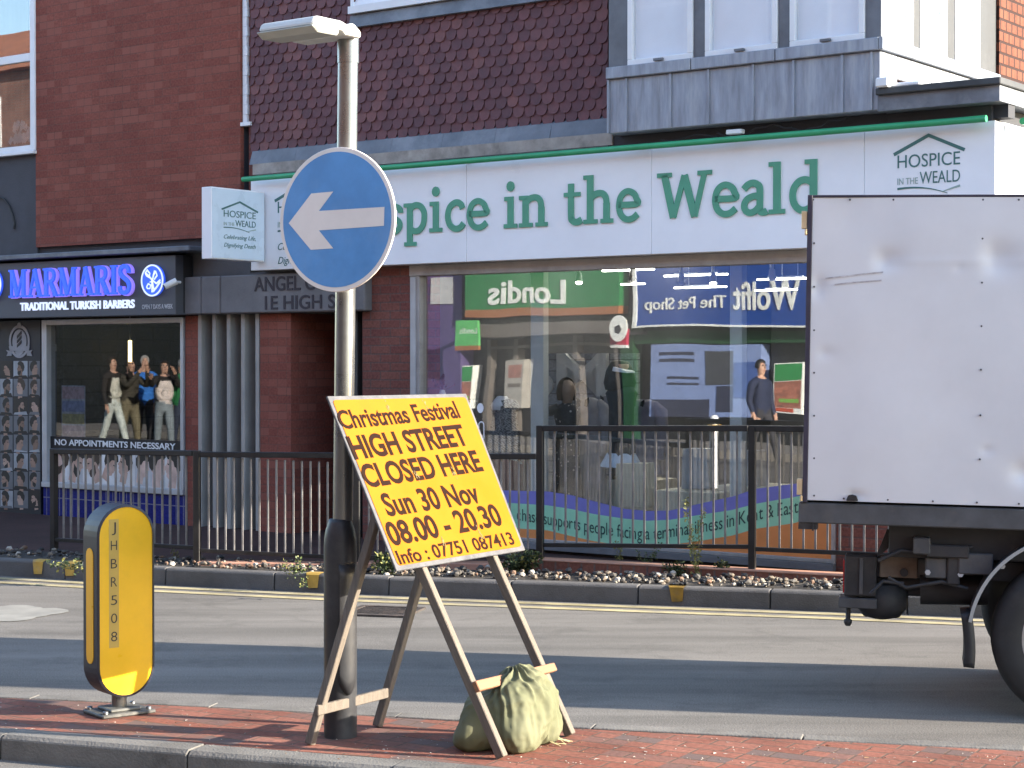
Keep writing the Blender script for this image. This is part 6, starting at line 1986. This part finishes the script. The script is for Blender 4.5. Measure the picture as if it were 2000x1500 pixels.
b = MB(FA); b.grid(lambda u_, v_: (s_ - .012 + (.078 + .01 * sin(9 * u_ * 6.28)) * sin(pi * (.05 + .6 * v_)) * cos(6.28 * u_ * .72 + 1.4), -.555 + .082 * sin(pi * (.05 + .6 * v_)) * sin(6.28 * u_ * .72 + 1.4), zt_ + .12 + .095 * cos(pi * (.05 + .6 * v_)) - .06 * v_ * v_), 24, 10); b.build("hair", M("brown_wig", (0.06, 0.035, 0.02), .7, var=.4, scale=30), t)
b = MB(FA); b.tube([(s_ - .08, -.53, zt_ - .05), (s_ - .2, -.45, zt_ - .10), (s_ - .24, -.38, zt_ - .03)], [.045, .04, .03], 10); b.build("sleeve", m_black, t)
t, s_, zt_, zb_ = dressform("mannequin", "mannequin in a long pale grey coat beside the black print dress", 1150, 776, 1000, -.75, [(0, .21, .6), (.4, .16, .5), (.7, .13, .2), (.88, .17, 0), (.97, .12, 0), (1, .04, 0)], cloth((0.27, 0.27, 0.29), "grey_coat"))
sleeves(t, s_, zt_, -0.75, t.children[0].data.materials[0])
t, s_, zt_, zb_ = dressform("mannequin", "mannequin in a mid grey jacket behind the capped mannequin", 1196, 772, 905, -.9, P_coat, cloth((0.20, 0.20, 0.23), "grey_jacket"))
sleeves(t, s_, zt_, -0.9, t.children[0].data.materials[0])
t, s_, zt_, zb_ = dressform("mannequin", "mannequin in a mauve grey coat right of the capped mannequin", 1258, 780, 925, -.8, P_coat, cloth((0.21, 0.19, 0.225), "mauve_coat"))
sleeves(t, s_, zt_, -0.8, t.children[0].data.materials[0])
t, s_, zt_, zb_ = dressform("mannequin", "mannequin in a dark coat with long black hair under a pale peaked cap", 1214, 752, 892, -.45, [(0, .12, .8), (.4, .115, .5), (.7, .115, .2), (.88, .145, 0), (.97, .11, 0), (1, .05, 0)], cloth((0.022, 0.025, 0.032), "dark_coat"))
b = MB(FA); b.lathe((s_, -.45), [(.04, zt_ - .02), (.045, zt_ + .015), (.072, zt_ + .06), (.078, zt_ + .12), (.06, zt_ + .17), (.01, zt_ + .185)], 20); b.build("head", m_skin, t)
b = MB(FA); b.lathe((s_ - .03, -.47), [(.12, zt_ - .04), (.135, zt_ + .02), (.115, zt_ + .12), (.075, zt_ + .19), (.01, zt_ + .205)], 22); b.build("hair", m_black, t)
b = MB(FA); b.prism([(s_ - .02, zt_ + .115), (s_ + .12, zt_ + .10), (s_ + .115, zt_ + .115), (s_ - .01, zt_ + .15)], -.47, -.34); b.build("cap_peak", m_board, t)
b = MB(FA); n = 26; v = [(s_ + r * cos(2 * pi * k / n) * (1 + .12 * sin(7 * 2 * pi * k / n)), -.45 + .7 * r * sin(2 * pi * k / n), z) for r, z in ((.185, zb_ - .085), (.12, zb_ + .03)) for k in range(n)]
b.add(v, [(k, (k + 1) % n, n + (k + 1) % n, n + k) for k in range(n)], True); b.build("frilled_skirt", cloth((0.55, 0.62, 0.70), "pale_blue_skirt"), t)

# ------------------------------------------------------------------ inside the barber's
b = MB(FA)
b.box(wx0, wx1, -3.1, -3.0, -.05, bz_t + .05); b.box(wx0 - .1, wx0 - .001, -3.0, -.26, -.05, bz_t + .05); b.box(wx1 + .001, wx1 + .1, -3.0, -.51, -.05, bz_t + .05); b.box(wx0 - .1, wx1 + .1, -3.1, -.26, bz_t + .051, bz_t + .1)
b.build("shop_interior", brickmat("dark_interior_brick", (0.045, 0.043, 0.045, 1), (0.06, 0.055, 0.055, 1), (0.03, 0.03, 0.03, 1), bw=.5, bh=.14, ms=.01), bb)
d = -.9; s_, z0_ = FA.hit(254, 707, d); z1_ = FA.hit(254, 665, d)[1]
t = thing("pendant_light", "warm lit tube hanging in the barber's window", "light", tuple(FA.pt(s_, d, z0_)))
b = MB(FA); b.tube([(s_, d, z0_), (s_, d, z1_)], .02, 10); b.build("tube", emit("warm_tube", (1.0, 0.72, 0.30, 1), 1.6), t)
b = MB(FA); b.tube([(s_, d, z1_), (s_, d, bz_t + .05)], .006, 6); b.build("cable", m_alu, t)
d = -1.4  # made-up panel standing in for a reflection in the barber's glass
t = thing("reflection_panel", "blue-tinted reflection built as a panel in a grey frame at the left of the barber's window", "mirror", tuple(FA.pt(S(120, d), d, 0)))
s0_, s1_ = S(98, d), S(150, d)
b = MB(FA); b.box(s0_ - .05, s0_, d, d + .04, .0, Z(120, 672, d)); b.box(s1_, s1_ + .05, d, d + .04, .0, Z(120, 672, d)); b.box(s0_, s1_, d, d + .04, Z(120, 686, d), Z(120, 672, d)); b.build("frame", m_alu, t)
b = MB(FA); b.box(s0_, s1_, d - .01, d + .02, .0, Z(120, 686, d) - .001); b.build("panel", M("blue_reflection_tone", (0.03, 0.045, 0.11), 0.2, var=.2), t)
# flyers taped in the window
d = -.075
b = MB(FA); s0_, s1_ = S(120, d), S(166, d)
ys = (755, 779, 783, 804, 808, 828, 831, 853)
mm = [M("flyer_print", c, 0.6, var=0.45, scale=22) for c in ((0.40, 0.25, 0.27), (0.20, 0.22, 0.36), (0.34, 0.29, 0.12), (0.45, 0.30, 0.32), (0.33, 0.33, 0.37))]
b.mi = 4; b.box(s0_, s1_, d - .004, d - .001, Z(140, 855, d), Z(140, 753, d))
for i in range(4):
    b.mi = i; b.box(s0_ + .01, s1_ - .01, d - .0009, d, Z(140, ys[2 * i + 1], d), Z(140, ys[2 * i], d))
tag(b.build("flyer_holder", mm, None), "column of four small coloured flyers in the barber's window", "flyers")
# white ornament in the upstairs window
s_, z_ = FA.hit(38, 262, .038)
b = MB(FA)
rr = random.Random(2)
for i in range(70):
    a = rr.uniform(0, 6.3); r0 = rr.uniform(.02, .16)
    x = s_ + r0 * cos(a) * 1.1 + .03; z = z_ - .02 + abs(r0 * sin(a)) * 1.25 - .06
    q = rr.uniform(.015, .04)
    b.add([(x - q, .0375, z), (x, .036, z + q * 1.6), (x + q, .0375, z + .01), (x, .039, z - q)], [(0, 1, 2, 3)])
tag(b.build("dried_flowers", M("white_petals", (0.55, 0.55, 0.50), 0.7, var=.3, scale=30), None, fix=False), "white dried flowers behind the upstairs window at the left edge", "flowers")

# ------------------------------------------------------------------ across the road: the parade mirrored in the glass
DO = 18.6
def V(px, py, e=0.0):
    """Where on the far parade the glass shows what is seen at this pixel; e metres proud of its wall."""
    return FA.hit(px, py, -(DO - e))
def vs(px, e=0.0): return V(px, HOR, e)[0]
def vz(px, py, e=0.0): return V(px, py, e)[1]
m_obrick = brickmat("parade_brick", (0.22, 0.10, 0.075, 1), (0.26, 0.125, 0.09, 1), (0.2, 0.17, 0.15, 1))
m_purp = M("purple_wall", (0.085, 0.06, 0.17), 0.7, var=0.15)
m_oglass = M("dark_shop_glass", (0.012, 0.014, 0.018), 0.25)
m_lgreen = M("shop_sign_green", (0.02, 0.17, 0.055), 0.5, var=0.06); m_lorg = M("shop_sign_orange", (0.30, 0.12, 0.05), 0.5, var=0.05)
m_pblue = M("shop_sign_blue", (0.012, 0.055, 0.27), 0.5, var=0.06); m_pgreen = M("dark_green_paint", (0.012, 0.06, 0.022), 0.6, var=0.1)
m_opale = M("pale_letters", (0.72, 0.74, 0.72), 0.5)
m_grime = M("brown_blind_box", (0.13, 0.115, 0.105), 0.7, var=0.15)
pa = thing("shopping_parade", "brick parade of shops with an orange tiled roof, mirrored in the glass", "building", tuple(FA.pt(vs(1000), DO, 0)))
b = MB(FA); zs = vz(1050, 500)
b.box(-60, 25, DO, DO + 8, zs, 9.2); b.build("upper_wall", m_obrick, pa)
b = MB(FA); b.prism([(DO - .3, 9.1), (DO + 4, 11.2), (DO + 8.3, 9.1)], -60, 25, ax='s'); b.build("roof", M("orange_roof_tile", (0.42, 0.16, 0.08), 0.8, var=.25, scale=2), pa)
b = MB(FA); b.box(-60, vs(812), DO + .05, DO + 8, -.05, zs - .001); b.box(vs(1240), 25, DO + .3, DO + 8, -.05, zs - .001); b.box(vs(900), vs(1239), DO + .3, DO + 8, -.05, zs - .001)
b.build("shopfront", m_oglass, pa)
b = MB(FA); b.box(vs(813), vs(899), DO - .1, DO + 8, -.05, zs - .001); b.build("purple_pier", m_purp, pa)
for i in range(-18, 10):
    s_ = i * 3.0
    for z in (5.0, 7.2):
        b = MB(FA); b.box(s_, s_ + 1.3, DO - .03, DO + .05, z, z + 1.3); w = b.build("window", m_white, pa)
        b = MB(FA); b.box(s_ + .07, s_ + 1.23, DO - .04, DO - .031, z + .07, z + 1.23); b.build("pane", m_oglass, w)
b = MB(FA); b.box(vs(838, .12), vs(876, .12), DO - .12, DO - .101, vz(856, 593), vz(856, 543)); b.build("light_patch", M("light_patch", (0.45, 0.45, 0.47), .6, var=.1), pa)  # pale panel standing in for a light patch in the glass
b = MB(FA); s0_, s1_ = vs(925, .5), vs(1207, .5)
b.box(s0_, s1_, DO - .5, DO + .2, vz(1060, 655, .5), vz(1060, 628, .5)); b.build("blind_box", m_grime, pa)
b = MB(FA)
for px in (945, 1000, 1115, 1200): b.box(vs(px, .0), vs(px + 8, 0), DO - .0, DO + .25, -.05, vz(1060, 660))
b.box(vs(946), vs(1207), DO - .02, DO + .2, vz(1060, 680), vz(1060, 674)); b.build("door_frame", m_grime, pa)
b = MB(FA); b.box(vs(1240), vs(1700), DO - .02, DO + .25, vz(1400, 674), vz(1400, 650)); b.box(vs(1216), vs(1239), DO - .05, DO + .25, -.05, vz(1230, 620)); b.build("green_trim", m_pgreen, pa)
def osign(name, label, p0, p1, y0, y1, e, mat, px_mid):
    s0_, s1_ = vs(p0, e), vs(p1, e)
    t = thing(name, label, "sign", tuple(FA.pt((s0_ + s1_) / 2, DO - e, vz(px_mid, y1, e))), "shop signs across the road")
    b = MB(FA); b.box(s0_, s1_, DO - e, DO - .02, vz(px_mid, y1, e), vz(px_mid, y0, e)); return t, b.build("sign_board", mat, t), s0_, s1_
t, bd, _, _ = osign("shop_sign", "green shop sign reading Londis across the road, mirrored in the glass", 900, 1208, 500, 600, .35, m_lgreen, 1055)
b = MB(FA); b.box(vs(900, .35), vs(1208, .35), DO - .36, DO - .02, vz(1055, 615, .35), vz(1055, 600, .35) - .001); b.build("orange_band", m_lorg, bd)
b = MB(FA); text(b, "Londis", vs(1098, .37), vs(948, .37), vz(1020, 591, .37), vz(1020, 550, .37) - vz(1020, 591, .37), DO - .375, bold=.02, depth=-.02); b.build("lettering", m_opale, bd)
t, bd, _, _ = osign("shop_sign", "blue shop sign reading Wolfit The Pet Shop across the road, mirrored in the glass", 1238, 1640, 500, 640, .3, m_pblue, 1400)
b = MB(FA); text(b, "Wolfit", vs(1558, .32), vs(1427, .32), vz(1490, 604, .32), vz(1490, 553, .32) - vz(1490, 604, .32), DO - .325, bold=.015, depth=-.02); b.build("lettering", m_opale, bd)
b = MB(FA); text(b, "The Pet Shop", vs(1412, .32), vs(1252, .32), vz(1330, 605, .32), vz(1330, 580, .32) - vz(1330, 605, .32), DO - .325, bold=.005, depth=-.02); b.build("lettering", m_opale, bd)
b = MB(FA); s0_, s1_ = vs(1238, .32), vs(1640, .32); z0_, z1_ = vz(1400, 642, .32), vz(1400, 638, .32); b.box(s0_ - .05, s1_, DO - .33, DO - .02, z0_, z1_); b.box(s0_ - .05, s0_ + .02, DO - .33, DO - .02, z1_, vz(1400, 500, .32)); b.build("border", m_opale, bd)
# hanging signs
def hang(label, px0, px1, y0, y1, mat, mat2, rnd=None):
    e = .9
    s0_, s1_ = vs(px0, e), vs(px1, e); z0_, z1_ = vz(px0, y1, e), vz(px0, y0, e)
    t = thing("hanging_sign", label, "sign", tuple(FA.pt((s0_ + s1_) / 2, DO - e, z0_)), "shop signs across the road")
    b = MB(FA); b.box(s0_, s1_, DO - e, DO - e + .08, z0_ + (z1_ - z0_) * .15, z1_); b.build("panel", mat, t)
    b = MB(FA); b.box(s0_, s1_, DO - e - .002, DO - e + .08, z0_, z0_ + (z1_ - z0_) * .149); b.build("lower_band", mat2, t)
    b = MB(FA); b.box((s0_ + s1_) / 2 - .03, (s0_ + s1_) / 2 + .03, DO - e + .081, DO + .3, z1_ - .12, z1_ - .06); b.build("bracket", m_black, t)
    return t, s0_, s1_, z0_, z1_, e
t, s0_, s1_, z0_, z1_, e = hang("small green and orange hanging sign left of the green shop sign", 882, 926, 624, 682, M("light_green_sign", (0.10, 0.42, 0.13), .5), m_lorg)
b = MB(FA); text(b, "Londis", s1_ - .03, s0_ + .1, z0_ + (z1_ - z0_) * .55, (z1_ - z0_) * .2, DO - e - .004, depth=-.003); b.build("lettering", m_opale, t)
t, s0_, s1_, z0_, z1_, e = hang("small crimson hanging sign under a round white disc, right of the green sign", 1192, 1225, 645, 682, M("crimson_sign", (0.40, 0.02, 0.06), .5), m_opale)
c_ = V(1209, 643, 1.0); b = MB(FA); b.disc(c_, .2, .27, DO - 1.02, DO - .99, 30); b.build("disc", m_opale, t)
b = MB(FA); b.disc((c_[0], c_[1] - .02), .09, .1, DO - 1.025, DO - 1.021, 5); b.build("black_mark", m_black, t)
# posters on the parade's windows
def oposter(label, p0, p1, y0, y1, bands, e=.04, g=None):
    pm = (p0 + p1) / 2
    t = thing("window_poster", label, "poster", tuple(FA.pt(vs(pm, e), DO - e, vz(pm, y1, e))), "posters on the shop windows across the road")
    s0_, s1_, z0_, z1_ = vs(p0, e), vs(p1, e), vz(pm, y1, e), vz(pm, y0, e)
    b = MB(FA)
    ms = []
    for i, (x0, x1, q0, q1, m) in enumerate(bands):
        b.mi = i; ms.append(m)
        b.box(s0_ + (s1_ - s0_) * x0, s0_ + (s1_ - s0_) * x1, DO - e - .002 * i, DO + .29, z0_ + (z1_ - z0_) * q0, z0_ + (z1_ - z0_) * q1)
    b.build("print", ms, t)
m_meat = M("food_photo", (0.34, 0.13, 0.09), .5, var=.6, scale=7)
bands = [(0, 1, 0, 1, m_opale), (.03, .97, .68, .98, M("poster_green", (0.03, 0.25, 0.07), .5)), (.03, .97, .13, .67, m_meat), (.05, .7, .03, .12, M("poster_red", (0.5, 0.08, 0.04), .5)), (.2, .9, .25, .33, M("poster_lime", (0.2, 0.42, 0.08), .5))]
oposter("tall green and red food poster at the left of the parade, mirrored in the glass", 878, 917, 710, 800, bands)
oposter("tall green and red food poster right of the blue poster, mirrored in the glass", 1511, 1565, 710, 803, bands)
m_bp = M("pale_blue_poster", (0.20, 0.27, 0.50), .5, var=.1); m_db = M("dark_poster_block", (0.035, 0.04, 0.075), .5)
oposter("wide pale blue poster with dark blocks in the pet shop window, mirrored in the glass", 1266, 1486, 676, 815, [(0, 1, 0, 1, m_bp), (.07, .4, .78, .82, m_db), (.07, .4, .86, .9, m_db), (.15, .43, .5, .53, m_db), (.15, .43, .58, .61, m_db), (.49, .735, .5, .92, M("grey_poster_block", (0.06, 0.065, 0.08), .5)), (.59, .74, .08, .48, m_db), (.02, .53, .0, .28, m_db), (.75, .97, .3, .78, M("blue_poster_block", (0.06, 0.11, 0.32), .5))])
oposter("white newspaper bills by the parade's door, mirrored in the glass", 985, 1021, 703, 800, [(0, 1, 0, 1, M("grey_paper", (0.33, 0.32, 0.3), .6, var=.2)), (.2, .9, .62, .9, M("faded_red_print", (0.3, 0.14, 0.12), .6, var=.4)), (.2, .9, .42, .5, m_grime)])
b = MB(FA); b.box(-60, 25, DO - 3.0, DO + .04, ROAD_Z - .05, PAVE_Z); kind(b.build("far_pavement", M("far_paving", (0.22, 0.2, 0.18), .85, var=.15, scale=1.5)), "structure")

# ------------------------------------------------------------------ people across the road, mirrored in the barber's glass
def vpoint(px, d):
    s_ = FA.hit(px, HOR, -d)[0]
    p = FA.pt(s_, d, 0); p.z = ROAD_Z
    return p
fu = math.atan2(FA.u.y, FA.u.x) - pi / 2           # facing along the parade towards the right of the picture
jb = cloth((0.022, 0.02, 0.02), "black_jacket"); up = ((.05, .22, -.14), (-.10, .36, .14))
blk = M("black_hair", (0.02, 0.016, 0.014), .6); gry = M("grey_hair", (0.30, 0.29, 0.28), .7)
person("person in black jacket, cream hood and pale trousers, one hand raised to the face", vpoint(213, 10.6), fu, 1.78, jb, cloth((0.50, 0.55, 0.53), "pale_trousers"), blk, .27, up, None, shirt=cloth((0.5, 0.5, 0.44), "cream_hood"), shoe=m_white)
person("person in a dark coat and khaki trousers pressing close behind the pale trousers", vpoint(246, 10.9), fu, 1.74, cloth((0.05, 0.045, 0.035), "brown_black_coat"), cloth((0.16, 0.14, 0.09), "khaki_trousers"), blk, .12, up, up)
person("grey-haired person in a bright blue jacket and dark trousers", vpoint(274, 11.6), fu + .6, 1.80, cloth((0.03, 0.16, 0.52), "blue_jacket"), cloth((0.03, 0.03, 0.035), "dark_trousers"), gry, .08)
person("person in a dark open jacket over a white T-shirt and jeans with one arm raised", vpoint(312, 10.8), fu + .5, 1.72, jb, cloth((0.20, 0.24, 0.27), "pale_jeans"), blk, .15, up, ((.1, .2, -.1), (.15, .42, .05)), shirt=cloth((0.62, 0.55, 0.52), "white_shirt"))
person("person in a green jacket at the right edge of the barber's glass", vpoint(347, 11.2), fu + pi, 1.74, cloth((0.02, 0.17, 0.06), "green_jacket"), cloth((0.03, 0.04, 0.07), "navy_trousers"), gry, .1)
person("person in a navy jacket walking past the pet shop, mirrored in the shop glass", FA.pt(FA.hit(1484, HOR, -14)[0], 14, ROAD_Z), fu + .3, 1.72, cloth((0.02, 0.028, 0.065), "navy_jacket"), cloth((0.04, 0.04, 0.05), "dark_jeans"), blk, .2)

b = MB(FA); d = -.3; s_, z_ = FA.hit(864, 768, d)
t = thing("flower_vase", "small white vase of brown dried flowers at the left end of the shop window", "vase", tuple(FA.pt(s_, d, z_)))
b.lathe((s_, d), [(.03, z_ - .06), (.035, z_ - .02), (.022, z_ + .03)], 14); b.build("vase", m_board, t)
b = MB(FA); rr = random.Random(9)
for _ in range(34):
    x, y, z = s_ + rr.gauss(-.01, .04), d + rr.gauss(0, .03), z_ + rr.uniform(.06, .17)
    b.tube([(s_, d, z_ + .02), (x, y, z)], .002, 4); q = .012
    b.add([(x - q, y, z), (x, y + q, z - q), (x + q, y, z), (x, y - q * .3, z + q)], [(0, 1, 2, 3)])
b.build("flowers", M("dried_brown_petals", (0.16, 0.08, 0.06), .8, var=.4, scale=30), t, fix=False)
b = MB(FA); d = -.3; b.box(s_ - .25, s_ + .3, d - .12, d + .12, z_ - .075, z_ - .061)
tag(b.build("display_shelf", m_prop, None), "narrow shelf holding the vase at the left end of the shop window", "shelf")
b = MB(FA); b.box(s_ - .22, s_ - .19, d - .1, d - .07, .101, z_ - .0755); b.box(s_ + .24, s_ + .27, d - .1, d - .07, .101, z_ - .0755); o = b.build("leg", m_alu, None); o.parent = bpy.data.objects["display_shelf"]
# white post with a yellow collar on the far pavement, mirrored in the shop glass
pv = FA.pt(FA.hit(1389, HOR, -9.0)[0], 9.0, 0)
t = thing("street_post", "white street post with a yellow collar, mirrored low in the shop glass", "post", (pv.x, pv.y, ROAD_Z))
s_ = FA.hit(1389, HOR, -9.0)[0]; zt_ = FA.hit(1389, 812, -9.0)[1]
b = MB(FA); b.lathe((s_, 9.0), [(.06, ROAD_Z), (.06, zt_ - .05), (.04, zt_), (.005, zt_ + .01)], 18); b.build("shaft", m_board, t)
b = MB(FA); b.lathe((s_, 9.0), [(.062, zt_ - .19), (.10, zt_ - .18), (.10, zt_ - .13), (.062, zt_ - .12)], 18); b.build("collar", m_byel, t)
